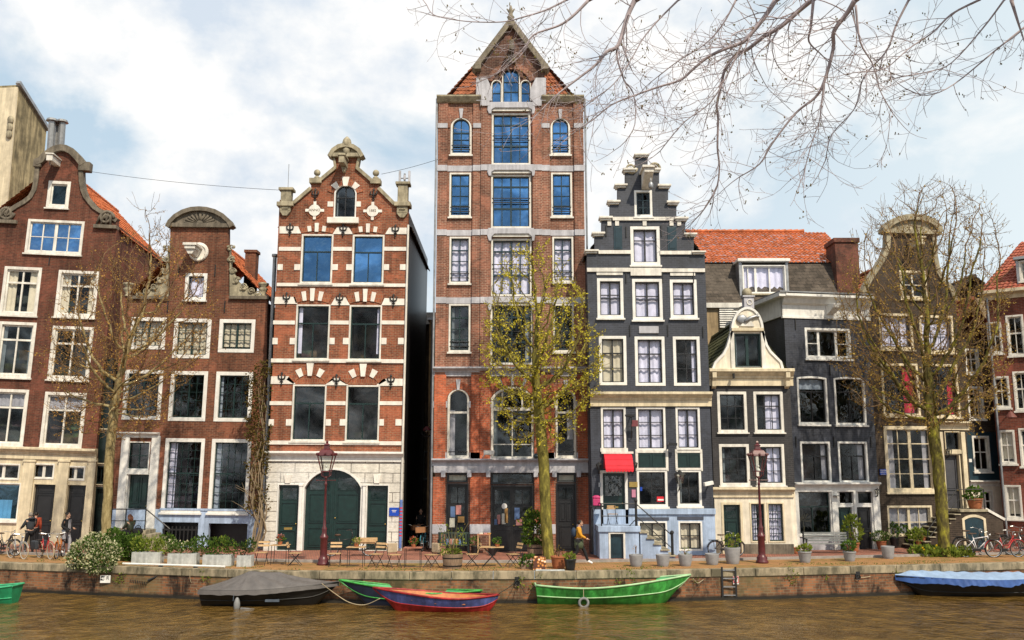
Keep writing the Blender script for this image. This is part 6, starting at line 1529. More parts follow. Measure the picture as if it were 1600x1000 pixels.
def shrub_part(root, c, rad, n, leaf, mat, seed, name='foliage', up=.2, stems=4):
    rng = random.Random(seed); b = B(); leaf_blob(b, c, rad, n, leaf, rng, up); o = b.obj(name, mat, root, fix=False)
    if stems:
        s_ = B()
        for i in range(stems):
            a = rng.random() * 6.3; s_.tube([(c[0] * .3, c[1] * .3, max(0, c[2] - rad[2] * 1.1)), (c[0] + rad[0] * .3 * math.cos(a), c[1] + rad[1] * .3 * math.sin(a), c[2]), (c[0] + rad[0] * .8 * math.cos(a), c[1] + rad[1] * .8 * math.sin(a), c[2] + rad[2] * .6 * rng.random())], [.018, .012, .005], 4)
        s_.obj('stem', twig_m, root, fix=False)
    return o
def pot_mesh(t, r, h, mat, name='pot', rim=True, taper=.72, n=18):
    pr = [(r * taper, 0), (r * (taper + .12), h * .25), (r * .98, h * .85), (r * (1.06 if rim else 1.), h * .88 if rim else h * .93), (r * (1.06 if rim else 1), h), (r * .9, h), (r * .88, h * .86)]
    o = B().lathe(pr, n=n).obj(name, mat, t, smooth=False, bevel=.008); o.data.polygons.foreach_set('use_smooth', [True] * len(o.data.polygons))
    B().lathe([(r * .88, h * .8), (r * .87, h * .88)], n=12).obj('soil', soil, t)
    return o
# big blossoming bushes on the quay edge, left
p = gp(145, 884); t = thing('flowering_bush', 'large rounded bush covered in creamy white blossom spilling over the quay edge', 'bush', p)
b1, b2 = B(), B()
for c, r_, k in (((-.38, .1, .5), (.55, .5, .5), 800), ((.4, .1, .42), (.6, .5, .48), 800), ((-.05, .2, .8), (.55, .45, .42), 600), ((.35, -.2, .1), (.6, .35, .38), 600), ((-.75, 0, .25), (.3, .3, .35), 250)):
    leaf_blob(b1, c, r_, k, .10, rs); leaf_blob(b2, Vector(c) * 1.0 + Vector((0, -.05, .03)), tuple(q * 1.02 for q in r_), int(k * .8), .08, rs, shell=.12)
b1.obj('foliage', lf_green, t, fix=False); b2.obj('blossom', lf_white, t, fix=False)
p = gp(193, 876); t = thing('leafy_bush', 'dense dark green feathery bush beside the white blossoming bush', 'bush', p)
b1 = B()
for c, r_, k in (((0, 0, .5), (.75, .5, .55), 1500), ((.35, 0, .35), (.55, .4, .4), 700), ((-.5, .1, .8), (.35, .35, .5), 500)): leaf_blob(b1, c, r_, k, .12, rs, .5)
b1.obj('foliage', lf_green, t, fix=False); 
p = gp(72, 848); t = thing('potted_shrub', 'bright green laurel bush in front of the black shopfront door behind the cyclist', 'potted plant', p)
shrub_part(t, (0, 0, 1.25), (.75, .5, .75), 700, .17, lf_bright, 5); pot_mesh(t, .3, .5, potgrey)
# stone trough planters
for i, (px, py, w_, lm, fl, lab) in enumerate(((230.5, 880, 44, lf_bright, None, 'pale concrete trough with low yellow green shrubs, nearest the dark green bush'), (286.5, 882, 44, lf_green, lf_white, 'pale concrete trough with white heather and a tall clump, middle of three long ones'),
                                    (341, 884, 44, lf_green, lf_bright, 'pale concrete trough with mixed grey green shrubs, nearest the climbing plant'), (383, 885, 22, lf_dark, lf_bright, 'small square concrete planter beside the first folding chair'))):
    p = gp(px, py); t = thing('stone_planter', lab, 'planter', p, group='pale concrete planters along the quay'); w = w_ / ppm(p.y); hh = 17 / ppm(p.y)
    B().ring(arc_pts(-w / 2, w / 2, 0, hh), arc_pts(-w / 2 + .001, w / 2 - .001, .001, hh - .001), -.22, -.219) if False else None
    bb_ = B().box(-w / 2, w / 2, -.22, -.16, 0, hh).box(-w / 2, w / 2, .16, .22, 0, hh).box(-w / 2, -w / 2 + .06, -.16, .16, 0, hh).box(w / 2 - .06, w / 2, -.16, .16, 0, hh); bb_.obj('trough', concrete, t)
    B().box(-w / 2 + .06, w / 2 - .06, -.16, .16, .02, hh - .05).obj('soil', soil, t)
    b1, b2 = B(), B(); k = max(1, int(w / .35))
    for j in range(k + 1):
        c = (-w / 2 + .15 + (w - .3) * (j / k), 0, hh + .16 + rs.uniform(0, .2)); rr = (rs.uniform(.18, .3), .24, rs.uniform(.18, .38))
        leaf_blob(b1, c, rr, 150, .10, rs, .7)
        if fl and rs.random() < .7: leaf_blob(b2, c, tuple(q * 1.05 for q in rr), 70, .07, rs, .5, .2)
    b1.obj('foliage', lm, t, fix=False)
    if fl: b2.obj('blossom', fl, t, fix=False)
# loose greenery between the planters
for i, (px, py) in enumerate(((258, 868), (316, 872), (212, 866))):
    p = gp(px, py); t = thing('herb_clump', ('fine leaved grey green herb clump behind the gap right of the first trough', 'bushy herb clump behind the gap between second and third troughs', 'herb clump at the foot of the stoop behind the dark bush')[i], 'plant', p)
    shrub_part(t, (0, 0, .45), (.4, .3, .5), 300, .12, (lf_green, lf_dark, lf_green)[i], 30 + i, up=.6)
# grey pots and other pots
def pot(px, py, wpx, hpx, mat, label, plant=None, rim=False, group=None, taper=.72, cat='plant pot'):
    p = gp(px, py); k = ppm(p.y); r, hh = wpx / k / 2, hpx / k
    t = thing('plant_pot', label, cat, p, group=group); pot_mesh(t, r, hh, mat, rim=rim, taper=taper)
    if plant:
        nn, rad, zc, lm, lf, sd = plant; shrub_part(t, (0, 0, hh + zc), rad, nn, lf, lm, sd, up=.5)
    return t
GP_ = 'round grey planters along the quay edge'
pot(994, 885, 22, 18, potgrey, 'round grey planter with thin bare twigs, before the blue basement door', (14, (.12, .12, .2), .25, lf_l, .05, 1), group=GP_)
pot(1036, 885, 22, 18, potgrey, 'empty round grey planter at the foot of the blue stoop steps', None, group=GP_)
pot(1071, 884.5, 22, 18, potgrey, 'round grey planter with a few sprigs, before the blue basement window', (30, (.2, .15, .14), .12, lf_bright, .07, 2), group=GP_)
pot(1113, 882.5, 22, 17, potgrey, 'empty round grey planter midway between stoop and big grey pot', None, group=GP_)
pot(1145, 881, 25, 25, potgrey, 'largest round grey planter with yellow green plant beside the lamp post', (150, (.28, .2, .3), .25, lf_bright, .12, 3), group=GP_)
pot(1258, 879, 20, 17, potgrey, 'grey bucket planter with drooping yellow green leaves before the bench', (160, (.28, .22, .14), .1, lf_bright, .12, 6), rim=True, group=GP_)
pot(1328, 877, 19, 15, potgrey, 'grey bucket planter with small shrub right of the bench', (180, (.26, .22, .2), .2, lf_green, .11, 7), rim=True, group=GP_)
pot(1388, 873, 20, 19, potgrey, 'bare conical grey planter near the terracotta pots', None, group=GP_)
pot(1243, 865, 14, 10, terracotta, 'low terracotta bowl standing left of the bench', (20, (.1, .1, .15), .15, lf_l, .06, 8), rim=True)
pot(1262, 858, 18, 9, potgrey, 'dark pot holding a small pollarded standard tree before the large shop window', (130, (.3, .25, .16), .08, lf_green, .12, 9), rim=True)
sm = gp(1257, 857.5); t = thing('standard_tree', 'small leafless standard tree with bushy head before the large shop window', 'small tree', sm)
b = B().tube([(0, 0, .3), (.02, 0, 1.0), (0, 0, 1.35)], [.035, .03, .03], 6); r2 = random.Random(2)
for i in range(34):
    d = Vector((r2.uniform(-1, 1), r2.uniform(-1, 1), r2.uniform(-.3, 1))).normalized(); b.tube([(0, 0, 1.33), Vector((0, 0, 1.35)) + d * .25, Vector((0, 0, 1.38)) + d * r2.uniform(.4, .62)], [.012, .008, .003], 3)
b.obj('trunk', plain('pale_bark', (.34, .26, .17), .9, .3), t, fix=False)
pot(1333, 862, 20, 14, terracotta, 'terracotta pot with tall glossy shrub before the green shop door', (420, (.42, .36, .62), .6, lf_bright, .16, 10), rim=True)
pot(1378, 858.5, 15, 13, terracotta, 'terracotta pot of white cyclamen left of the dark planter', (220, (.4, .3, .25), .18, lf_green, .12, 11), rim=True)
p = gp(1378, 858.5); tt = bpy.data.objects['plant_pot.012'] if 'plant_pot.012' in bpy.data.objects else None
b = B(); leaf_blob(b, (0, 0, .62), (.42, .32, .2), 90, .09, rs, .6, .2); tag(b.obj('white_flowers', lf_white, fix=False), 'white flower heads topping the terracotta cyclamen pot', 'flowers'); bpy.data.objects['white_flowers'].location = p
pot(1398, 856, 14, 16, blackp, 'tall black planter between two terracotta pots', (200, (.3, .26, .35), .3, lf_green, .13, 12), rim=True)
pot(1412, 855, 15, 13, terracotta, 'terracotta pot with bushy green plant, nearest the stone stair', (240, (.32, .26, .35), .3, lf_green, .13, 13), rim=True)
p = gp(1434, 856); t = thing('leafy_plant', 'spreading long leaved plant at the foot of the stone stair', 'plant', p); shrub_part(t, (0, 0, .4), (.45, .3, .45), 260, .22, lf_bright, 14, up=.6, stems=0)
st = bpy.data.objects['stone_stair']
p = st.matrix_basis @ Vector((0, 0, 0)); q = h8.M @ Vector((h8.L(1524, 795, -1.0)[0], -1.0, 0)); q.z = h8.L(1500, 796, -1.5)[1] + .005
t = thing('plant_pot', 'big terracotta pot with fern standing on the stair landing', 'plant pot', q); pot_mesh(t, .36, .5, terracotta, rim=True); shrub_part(t, (0, 0, .7), (.4, .35, .28), 260, .17, lf_green, 15)
for i, (px, py, lab) in enumerate(((1445, 826, 'small terracotta pot with herbs on a middle stair step'), (1448, 806, 'small terracotta pot with trailing plant high on the stair'))):
    q = h8.M @ Vector((h8.L(px, 840, -1.1)[0], -1.1, 0)); stz = h8.L(1500, 796, -1.5)[1]; n_st = 8; xs_ = h8.L(1437, 858, -1.5)[0]; xl2 = h8.L(1499, 800, -1.5)[0]
    lx_ = xs_ + (xl2 - xs_) / 8 * (.55 + i * 1.0); q = h8.M @ Vector((lx_, -1.2, stz * (1 + i) / 9 + .004)); t = thing('plant_pot', lab, 'plant pot', q); pot_mesh(t, .12, .2, terracotta, rim=True); shrub_part(t, (0, 0, .34), (.2, .18, .16), 110, .12, lf_bright, 40 + i, stems=2)
# climber on the corner of houses 2 and 3
t = thing('wall_creeper', 'rusty leaved climber with twisted stems growing up between the brown and banded houses', 'climber', gp(398, 861.5))
o = Vector(t.location); b = B(); lb = B(); r2 = random.Random(12)
for i in range(9):
    y_ = 44.3 if i < 5 else 43.0 - .35; pts = [at(398 + r2.uniform(-6, 6), 861, o.y)]
    for py in (830, 790, 740, 690, 640, 595): pts.append(at(404 + r2.uniform(-14, 12) + (830 - py) * .012, py, o.y + r2.uniform(-.2, .1)))
    pts = smooth_path(pts[:r2.choice((4, 5, 7))], 3); b.tube([q - o for q in pts], [.05 * (1 - .8 * k / len(pts)) for k in range(len(pts))], 5)
for i in range(14):
    a = at(400 + r2.uniform(-8, 8), r2.uniform(760, 830), o.y); c = a + Vector((r2.uniform(-1.3, .7), r2.uniform(-.4, .2), r2.uniform(.4, 1.6))); b.tube([a - o, a.lerp(c, .5) - o + Vector((0, -.1, .1)), c - o], [.02, .013, .005], 4)
b.obj('stem', plain('pale_vine', (.25, .19, .12), .9, .4), t, fix=False)
for py in range(572, 800, 9):
    for k in range(3):
        if py > 740 and r2.random() < .6: continue
        q = at(404 + r2.uniform(-15, 13), py, o.y - .05); leaf_blob(lb, q - o, (.26, .14, .24), 42, .12, r2, -.3)
lb.obj('foliage', lf_brown, t, fix=False)
# ground cover round the right-hand tree
p = gp(1474, 869); t_ = B(); r2 = random.Random(9)
for i in range(26): leaf_blob(t_, (r2.uniform(-1.15, 1.15), r2.uniform(-.6, .5), .12), (.3, .25, .24), 85, .17, r2, .8)
o = t_.obj('ground_cover', lf_bright, fix=False); o.location = p; o['kind'] = 'stuff'; o['label'] = 'bright green ground cover with daffodils round the mossy tree'
b = B()
for i in range(12): b.ball((r2.uniform(-1.1, .6), r2.uniform(-.5, .3), r2.uniform(.3, .5)), .045, 5, 4)
o = b.obj('daffodil_heads', lf_yellow, fix=False); o.location = p; o['kind'] = 'stuff'; o['label'] = 'yellow daffodil heads scattered in the ground cover'
# weeds on the wall and edge
b = B()
for i in range(150):
    x = r2.uniform(-19, 19); y = edge_y(x) - .03; z = r2.choice((-.05, -.28, -.3, -.5)) + r2.uniform(-.1, .05)
    if mnoise.noise(Vector((x * .8, 0, 3))) < .12: continue
    leaf_blob(b, (x, y, z), (.12, .05, .09), 22, .07, r2, -.2)
o = b.obj('wall_weeds', lf_bright, fix=False); o['kind'] = 'stuff'; o['label'] = 'tufts of weeds sprouting from the quay wall joints'
b = B()
for i in range(1500):
    x = r2.uniform(-20, 20); y = edge_y(x) + r2.uniform(.36, 1.6)
    if mnoise.noise(Vector((x * .5, y * .9, 1))) < .10: continue
    a = r2.random() * 6.3; b.add([(x, y, .005), (x + .05 * math.cos(a), y + .05 * math.sin(a), .06), (x + .03, y, .005)], [(0, 1, 2)])
o = b.obj('quay_grass', lf_green, fix=False); o['kind'] = 'stuff'; o['label'] = 'short grass and moss in the quay paving joints'

# chairs, tables and benches
def chair(px, py, rz, label, s=1.0):
    p = gp(px, py); t = thing('folding_chair', label, 'chair', p, rz, group='folding slat chairs on the quay', scale=s)
    for x_ in (-.2, .2):
        B().tube([(x_, .24, 0), (x_, -.16, .46)], .013, 6).obj('leg', iron, t)
        B().tube([(x_ * .92, -.24, 0), (x_ * .92, .20, .45), (x_ * .92, .33, .88)], .013, 6).obj('leg', iron, t)
    b = B().tube([(-.2, .12, .14), (.2, .12, .14)], .009, 5).tube([(-.18, -.12, .13), (.18, -.12, .13)], .009, 5); b.obj('stretcher', iron, t)
    b = B()
    for i in range(7): b.box(-.205, .205, -.2 + i * .06, -.155 + i * .06, .452, .470)
    b.obj('seat', woodlt, t)
    b = B()
    for z_, y_ in ((.66, .262), (.78, .30)): b.add([(-.21, y_ - .012, z_), (.21, y_ - .012, z_), (.21, y_ + .012, z_), (-.21, y_ + .012, z_), (-.21, y_ + .006, z_ + .07), (.21, y_ + .006, z_ + .07), (.21, y_ + .03, z_ + .07), (-.21, y_ + .03, z_ + .07)], [(0, 3, 2, 1), (4, 5, 6, 7), (0, 1, 5, 4), (1, 2, 6, 5), (2, 3, 7, 6), (3, 0, 4, 7)])
    b.obj('backrest', woodlt, t); return t
def bistro_table(px, py, label, cross=False, top=woodlt, s=1., w=.66):
    p = gp(px, py); t = thing('bistro_table', label, 'table', p, 0, group='small bistro tables on the quay', scale=s)
    B().box(-w / 2, w / 2, -.28, .28, .70, .725).obj('table_top', top, t, bevel=.006)
    if cross:
        for y_ in (-.2, .2):
            B().tube([(-w * .42, y_, 0), (w * .36, y_, .70)], .014, 6).obj('leg', iron, t); B().tube([(w * .42, y_ * .9, 0), (-w * .36, y_ * .9, .70)], .014, 6).obj('leg', iron, t)
    else:
        for x_ in (-w * .43, w * .43):
            for y_ in (-.22, .22): B().tube([(x_, y_, 0), (x_ * .95, y_, .70)], .012, 6).obj('leg', iron, t)
        B().tube([(-w * .43, -.22, .06), (w * .43, -.22, .06)], .01, 5).obj('stretcher', iron, t)
    return t
CS = 1.08
chair(408, 883, 0, 'folding chair facing the canal beside the small square planter', CS)
chair(461, 884, PI / 2 * 1.05, 'folding chair seen from the side before the arched coach doors', CS)
chair(523, 885, 0.06, 'folding chair just right of the lamp post', CS)
chair(587, 886, -.5, 'folding chair angled right of the cargo bike wheel', CS)
chair(616, 887, .55, 'folding chair with cushion left of the flower table by the alley', CS)
chair(674, 887, -.75, 'folding chair with cushion right of the flower table, beside the barrel', CS)
chair(737, 886, -1.4, 'folding chair without visible back between the barrel and the cross legged table', CS)
chair(801, 886, -1.1, 'folding chair right of the cross legged table', CS)
def cushion(px, py, rz, label):
    p = gp(px, py); o = B().box(-.19, .19, .16, .24, .52, .86).obj('cushion', plain('sand_cushion', (.42, .33, .23), .9, .3), bevel=.03); o.location = p; o.rotation_euler = (0, 0, rz); o.scale = (CS,) * 3; tag(o, label, 'cushion')
cushion(616, 887, .55, 'sand cushion leaning on the chair left of the alley flower table'); cushion(674, 887, -.75, 'sand cushion leaning on the chair beside the barrel')
bistro_table(437, 882, 'bistro table with pink flowers before the left green side door', s=CS)
bistro_table(556, 886, 'bistro table with small green plant behind the lamp post chair', s=CS)
bistro_table(645, 887, 'reddish bistro table with red flower pot in front of the alley', top=plain('red_brown_top', (.34, .14, .09), .5), s=CS)
bistro_table(769, 886, 'cross legged bistro table with a terracotta bowl before the shop doors', cross=True, s=CS, w=.86)
def table_plant(px, py, lab, mat, lm, n=80, dx=0):
    p = gp(px, py); p.z = .725 * CS + .003; p.x += dx; t = thing('flower_pot', lab, 'flower pot', p); pot_mesh(t, .10, .12, mat, rim=True); shrub_part(t, (0, 0, .22), (.15, .13, .12), n, .08, lm[0], int(px), stems=2)
    if len(lm) > 1: b = B(); leaf_blob(b, (0, 0, .28), (.12, .11, .09), 60, .06, rs, .3, .3); b.obj('blossom', lm[1], t, fix=False)
table_plant(437, 882, 'little pot of pink flowers on the table by the left side door', terracotta, (lf_green, lf_pink), dx=-.02)
table_plant(556, 886, 'little green plant on the table behind the lamp post', terracotta, (lf_bright,), dx=.0)
table_plant(645, 887, 'little pot of red flowers on the table by the alley', terracotta, (lf_green, lf_pink), dx=.02)
table_plant(769, 886, 'wide terracotta bowl of succulents on the cross legged table', terracotta, (lf_green,), 120, dx=.2)
def bench(px, py, w, label, frame, slat, rz=0, back=True):
    p = gp(px, py); t = thing('garden_bench', label, 'bench', p, rz)
    b = B()
    for i in range(5): b.box(-w / 2, w / 2, -.42 + i * .09, -.35 + i * .09, .42, .45)
    b.obj('seat', slat, t, bevel=.004)
    b = B()
    if back:
        for i in range(int(w / .13)): b.box(-w / 2 + .06 + i * .13, -w / 2 + .14 + i * .13, .035, .055, .52, .92)
        b.box(-w / 2, w / 2, .03, .07, .9, .98).box(-w / 2, w / 2, .03, .07, .48, .54)
    else:
        for i in range(4): b.box(-w / 2, w / 2, .03 + i * .02, .05 + i * .02, .52 + i * .11, .60 + i * .11)
    b.obj('backrest', slat, t, bevel=.004)
    for x_ in (-w / 2 + .04, w / 2 - .04):
        B().box(x_ - .03, x_ + .03, -.42, -.36, 0, .64).obj('leg', frame, t); B().box(x_ - .03, x_ + .03, .02, .08, 0, .98).obj('leg', frame, t); B().box(x_ - .04, x_ + .04, -.45, .04, .63, .67).obj('armrest', frame, t)
    return t
bench(709, 866, 1.45, 'dark green slatted garden bench under the bookshop window', dkgreen, plain('faded_green_wood', (.03, .05, .04), .6, .4))
bench(1292, 864, 2.15, 'long weathered grey bench before the large white framed shop window', iron, plain('silver_grey_wood', (.20, .21, .21), .6, .4), back=False)
# barrels
def barrel(px, py, wpx, hpx, label):
    p = gp(px, py); k = ppm(p.y); r, hh = wpx / k / 2, hpx / k; t = thing('half_barrel', label, 'planter', p)
    B().lathe([(r * .86, 0), (r * .95, hh * .5), (r, hh), (r * .93, hh), (r * .9, hh * .85)], n=22).obj('staves', woodgrey, t)
    for z_ in (.2, .72): B().lathe([(r * (.89 + .1 * z_) + .006, hh * z_ - .025), (r * (.90 + .1 * z_) + .012, hh * z_ + .025)], n=22).obj('hoop', iron, t)
    B().lathe([(r * .9, hh * .8), (r * .88, hh * .88)], n=14).obj('soil', soil, t); return t, r, hh
t, r_, hh = barrel(707, 888, 32, 22, 'oak half barrel with bare sprouting shrub on the quay edge')
b = B(); r2 = random.Random(5)
for i in range(9):
    d = Vector((r2.uniform(-.5, .5), r2.uniform(-.3, .3), 1)); b.tube([(0, 0, hh * .8), Vector((0, 0, hh)) + d * .5, Vector((d.x * .2, 0, hh)) + d * r2.uniform(.75, 1.25)], [.018, .012, .004], 4)
b.obj('stem', twig_g, t, fix=False)
b = B(); 
for i in range(22): leaf_blob(b, (r2.uniform(-.5, .5), r2.uniform(-.3, .3), hh + r2.uniform(.3, 1.2)), (.07, .07, .06), 5, .09, r2)
for i in range(5): leaf_blob(b, (r2.uniform(-.3, .3), r2.uniform(-.2, .2), hh + .05), (.15, .12, .1), 40, .1, r2)
b.obj('foliage', lf_bright, t, fix=False)
t, r_, hh = barrel(836, 870, 25, 19, 'oak half barrel with tall glossy bush against the shop doors'); shrub_part(t, (0, 0, hh + .6), (.5, .42, .75), 700, .17, lf_green, 71, stems=7)
b = B(); leaf_blob(b, (-.1, -.1, hh + .8), (.5, .42, .7), 160, .15, rs, .3, .3); b.obj('new_growth_foliage', lf_bright, t, fix=False)
# bookshop clutter
p = gp(756, 866); t = thing('book_stand', 'narrow wooden stand with books on top outside the shop doors', 'stand', p)
B().box(-.3, .3, -.2, .2, .86, .90).obj('shelf_top', plain('salmon_wood', (.45, .2, .12), .6), t)
for x_, y_ in ((-.26, -.17), (.26, -.17), (-.26, .17), (.26, .17)): B().box(x_ - .025, x_ + .025, y_ - .025, y_ + .025, 0, .86).obj('leg', woodlt, t)
for i, (x_, c_) in enumerate(((-.12, 2), (.06, 1), (.2, 3))): o = B().box(-.08, .08, -.1, .1, 0, .05).obj('book', cols[c_]); o.location = p + Vector((x_, 0, .903)); o.rotation_euler = (0, 0, .3 * i); tag(o, ('pale paperback lying on the left of the book stand', 'pinkish book lying in the middle of the book stand', 'ochre book lying on the right of the book stand')[i], 'book')
p = gp(698, 868); o = B().box(-.25, .25, -.16, .16, 0, .02).box(-.25, -.23, -.16, .16, .02, .2).box(.23, .25, -.16, .16, .02, .2).box(-.23, .23, -.16, -.14, .02, .2).box(-.23, .23, .14, .16, .02, .2).obj('wooden_crate', woodlt); o.location = p; tag(o, 'open wooden crate standing under the dark green bench', 'crate')
for i in range(5):
    o = B().box(-.05, .05, -.02, .02, 0, .24).obj('book', cols[i % 4]); q = gp(709, 866); o.location = q + Vector((-.28 + i * .14, -.12, .452)); tag(o, ('blue book on the bench seat, first from the left', 'pink book on the bench seat, second from the left', 'white book on the bench seat, third from the left', 'ochre book on the bench seat, fourth from the left', 'blue book on the bench seat, farthest right')[i], 'book', 'books standing on the dark green bench')
pot(742, 866, 13, 13, blackp, 'dark blue bucket with green leaves between bench and book stand', (90, (.2, .18, .2), .15, lf_green, .12, 81), rim=True)
pot(769, 868, 13, 11, blackp, 'black pot standing under the cross legged table', None)
p = gp(746, 862); t = thing('dried_stems', 'spray of pinkish dry stems standing against the warehouse pier', 'dried plant', p); b = B(); r2 = random.Random(3)
for i in range(26): d = Vector((r2.uniform(-.45, .45), r2.uniform(-.2, .2), 1)); b.tube([(0, 0, .5), Vector((0, 0, 1.3)) + d * .3, Vector((0, 0, 1.3)) + d * r2.uniform(.6, .95)], [.012, .008, .004], 3)
b.obj('stem', plain('pink_stem', (.38, .20, .13), .9), t, fix=False); b = B(); leaf_blob(b, (0, 0, 2.0), (.5, .25, .3), 130, .07, r2); b.obj('foliage', leafy('dry_leaf', (.45, .28, .2), (.5, .36, .26)), t, fix=False)
p = gp(825, 889); t = thing('plant_box', 'low wooden box of green plants at the foot of the leafy tree', 'plant box', p); B().box(-.26, .26, -.16, .16, 0, .2).obj('box', woodgrey, t, bevel=.01); shrub_part(t, (0, 0, .3), (.28, .18, .2), 220, .13, lf_green, 91, stems=0); B().box(-.24, -.2, -.02, .02, .2, .62).obj('stake', blackp, t)
m, n, out = nt('patterned_cloth'); vv = N(n, 'ShaderNodeTexVoronoi'); vv.inputs['Scale'].default_value = 9.; n.links.new(coords(n), vv.inputs[0]); c = ramp(n, vv.outputs[0], [(.2, (.75, .68, .55)), (.4, (.55, .2, .03)), (.6, (.08, .03, .02))]); principled(n, out, c, .85)
p = gp(843, 891); o = B().add([(-.26, -.12, 0), (.26, -.12, 0), (.26, .12, 0), (-.26, .12, 0), (-.24, -.08, .5), (.24, -.06, .5), (.22, .07, .53), (-.22, .08, .53)], [(0, 3, 2, 1), (4, 5, 6, 7), (0, 1, 5, 4), (1, 2, 6, 5), (2, 3, 7, 6), (3, 0, 4, 7)]).obj('shopping_bag', m, bevel=.04); o.location = p; tag(o, 'orange and cream patterned bag at the quay edge by the tree foot', 'bag')
pot(873, 888.5, 24, 19, terracotta, 'large decorated terracotta pot right of the patterned bag', (40, (.16, .14, .2), .15, lf_brown, .08, 84), rim=True)
pot(891, 891, 18, 17, blackp, 'round black pot with fresh green leaves, right of the decorated terracotta pot', (130, (.2, .18, .12), .08, lf_bright, .1, 85), rim=True)
p = gp(860, 893.5); o = B().box(-.55, .55, -.16, .16, .014, .05).obj('stone_slab', concrete, bevel=.01); o.location = p + Vector((0, .25, 0)); tag(o, 'loose pale stone slab under the pots at the quay edge', 'slab')
# white gangplank lying on the coping, left
a, c = gp(190, 884.5), gp(350, 889.5); a.y += .1; c.y += .1
t = thing('gangplank', 'long white painted pole lying along the quay coping below the planters', 'pole', a); b = B().tube([(0, 0, .09), (c - a) + Vector((0, 0, .09))], .04, 7); b.obj('pole', purewhite, t)
for f in (.38, .72): q = (c - a) * f; B().box(q.x - .08, q.x + .08, q.y - .05, q.y + .05, .012, .05).obj('chock', iron, t)
# ------------------------------------------------------------------ boats
def boat(name, label, cx, cy, L_, beam, hgt, bow, stern, rz, hull_m, strake_m, in_m, gun_m, transom=True, bowx=.9, floorz=.12, thwarts=(), split=.55, draft=.22, rake=.35, srake=.08):
    t = thing(name, label, 'boat', (cx, cy, WATER), rz)
    n, m = 26, 9
    def g(u): return hgt + bow * max(0, (u - .25) / .75) ** 1.9 + stern * max(0, (.4 - u) / .4) ** 2
    def hb(u):
        a = (1 - max(0, (u - .42) / .58) ** 2.6)
        s_ = (1 - (.32 if transom else 1.) * max(0, (.42 - u) / .42) ** 2.0)
        return max(.012, beam / 2 * a * s_)
    def kz(u):
        k = -draft; k += (g(u) + draft) * .55 * max(0, (u - .84) / .16) ** 2
        if not transom: k += (g(u) + draft) * .55 * max(0, (.16 - u) / .16) ** 2
        return k
    def P(u, v, sg, sc=1., lift=0.):
        k, gz = kz(u), g(u); z = k + (gz - k) * v ** 1.15; y = hb(u) * (v ** .52) * sc * sg
        x = L_ * (u - .5) + rake * v * max(0, (u - .6) / .4) ** 2 - srake * v * max(0, (.4 - u) / .4) ** 2
        return (x, y, z + lift)
    us = [i / n for i in range(n + 1)]
    def shell(v0, v1, k, sc=1., lift=0.):
        b = B(); vs = [v0 + (v1 - v0) * j / k for j in range(k + 1)]
        for sg in (-1, 1):
            V = [P(u, v, sg, sc, lift) for u in us for v in vs]; q = k + 1
            b.add(V, [(i * q + j, (i + 1) * q + j, (i + 1) * q + j + 1, i * q + j + 1) for i in range(n) for j in range(k)])
        return b
    hu = shell(0.0, split, 6)
    if transom:
        lo = [P(0, split * j / 6, -1) for j in range(7)] + [P(0, split * j / 6, 1) for j in range(6, -1, -1)]; hu.add(lo, [tuple(range(len(lo)))])
    hu.obj('hull', hull_m, t, smooth=True, fix=False)
    stb = shell(split, 1., 3)
    if transom:
        hi = [P(0, split + (1 - split) * j / 3, -1) for j in range(4)] + [P(0, split + (1 - split) * j / 3, 1) for j in range(3, -1, -1)]; stb.add(hi, [tuple(range(len(hi)))])
    stb.obj('strake', strake_m, t, smooth=True, fix=False)
    inn = shell(.30, 1., 5, .93, .0)
    ii = [(x, y, z) for x, y, z in [P(u, .34, -1, .95) for u in us]]; jj = [P(u, .34, 1, .95) for u in us]
    inn.add(ii + jj, [(i, i + 1, n + 1 + i + 1, n + 1 + i) for i in range(n)]); inn.obj('lining', in_m, t, smooth=False, fix=False)
    for sg in (-1, 1):
        b = B(); b.tube([P(u, 1., sg, .985, .01) for u in us], .038, 6); b.obj('gunwale', gun_m, t, smooth=True)
        b = B(); b.tube([P(u, split, sg, 1.01) for u in us], .022, 5); b.obj('rubbing_strake', gun_m, t, smooth=True)
    if transom: B().tube([P(0, 1, -1), P(0, 1, 1)], .04, 6).obj('transom_cap', gun_m, t)
    B().tube([P(1, v / 8, 1) for v in range(9)], .035, 6).obj('stem_post', gun_m, t)
    for u in thwarts:
        y = hb(u) * .86; z = g(u) - .17; x = L_ * (u - .5); B().box(x - .12, x + .12, -y, y, z - .03, z).obj('thwart', in_m, t)
    return t, P, us
def px_boat(x0, x1, py):              # waterline pixels -> centre and length
    a, b_ = gp(x0, py, WATER), gp(x1, py, WATER); return (a + b_) / 2, (b_ - a).length
gr_hull = plain('bright_green_hull', (.07, .44, .08), .45, .55, 2.2, spec=.45, streak=.5)
gr_dark = plain('scuffed_green_hull', (.045, .27, .04), .5, .5, 3., streak=.4)
gr_in = plain('pale_green_lining', (.10, .42, .17), .6, .35)
red_b = plain('red_boat_paint', (.40, .022, .022), .45, .5, 2.2, streak=.4)
blue_b = plain('blue_boat_paint', (.085, .11, .32), .5, .5, 2.4, streak=.4)
org_in = plain('orange_varnish', (.50, .18, .06), .55, .4, 4.)
navy = plain('navy_hull', (.018, .028, .055), .4, .4)
blkh = plain('tarred_hull', (.010, .010, .010), .45, .4)
c_, L_ = px_boat(846, 1055, 945)
boat('open_boat', 'large bright green open boat with high bow and hanging tyre fender', c_.x, c_.y + .55, L_ * 1.04, 1.75, .60, .40, .10, .02, gr_dark, gr_hull, gr_in, purewhite if False else plain('pale_green_gunwale', (.35, .55, .3), .5), thwarts=(.25, .5, .72), split=.62, rake=.62, srake=.12)
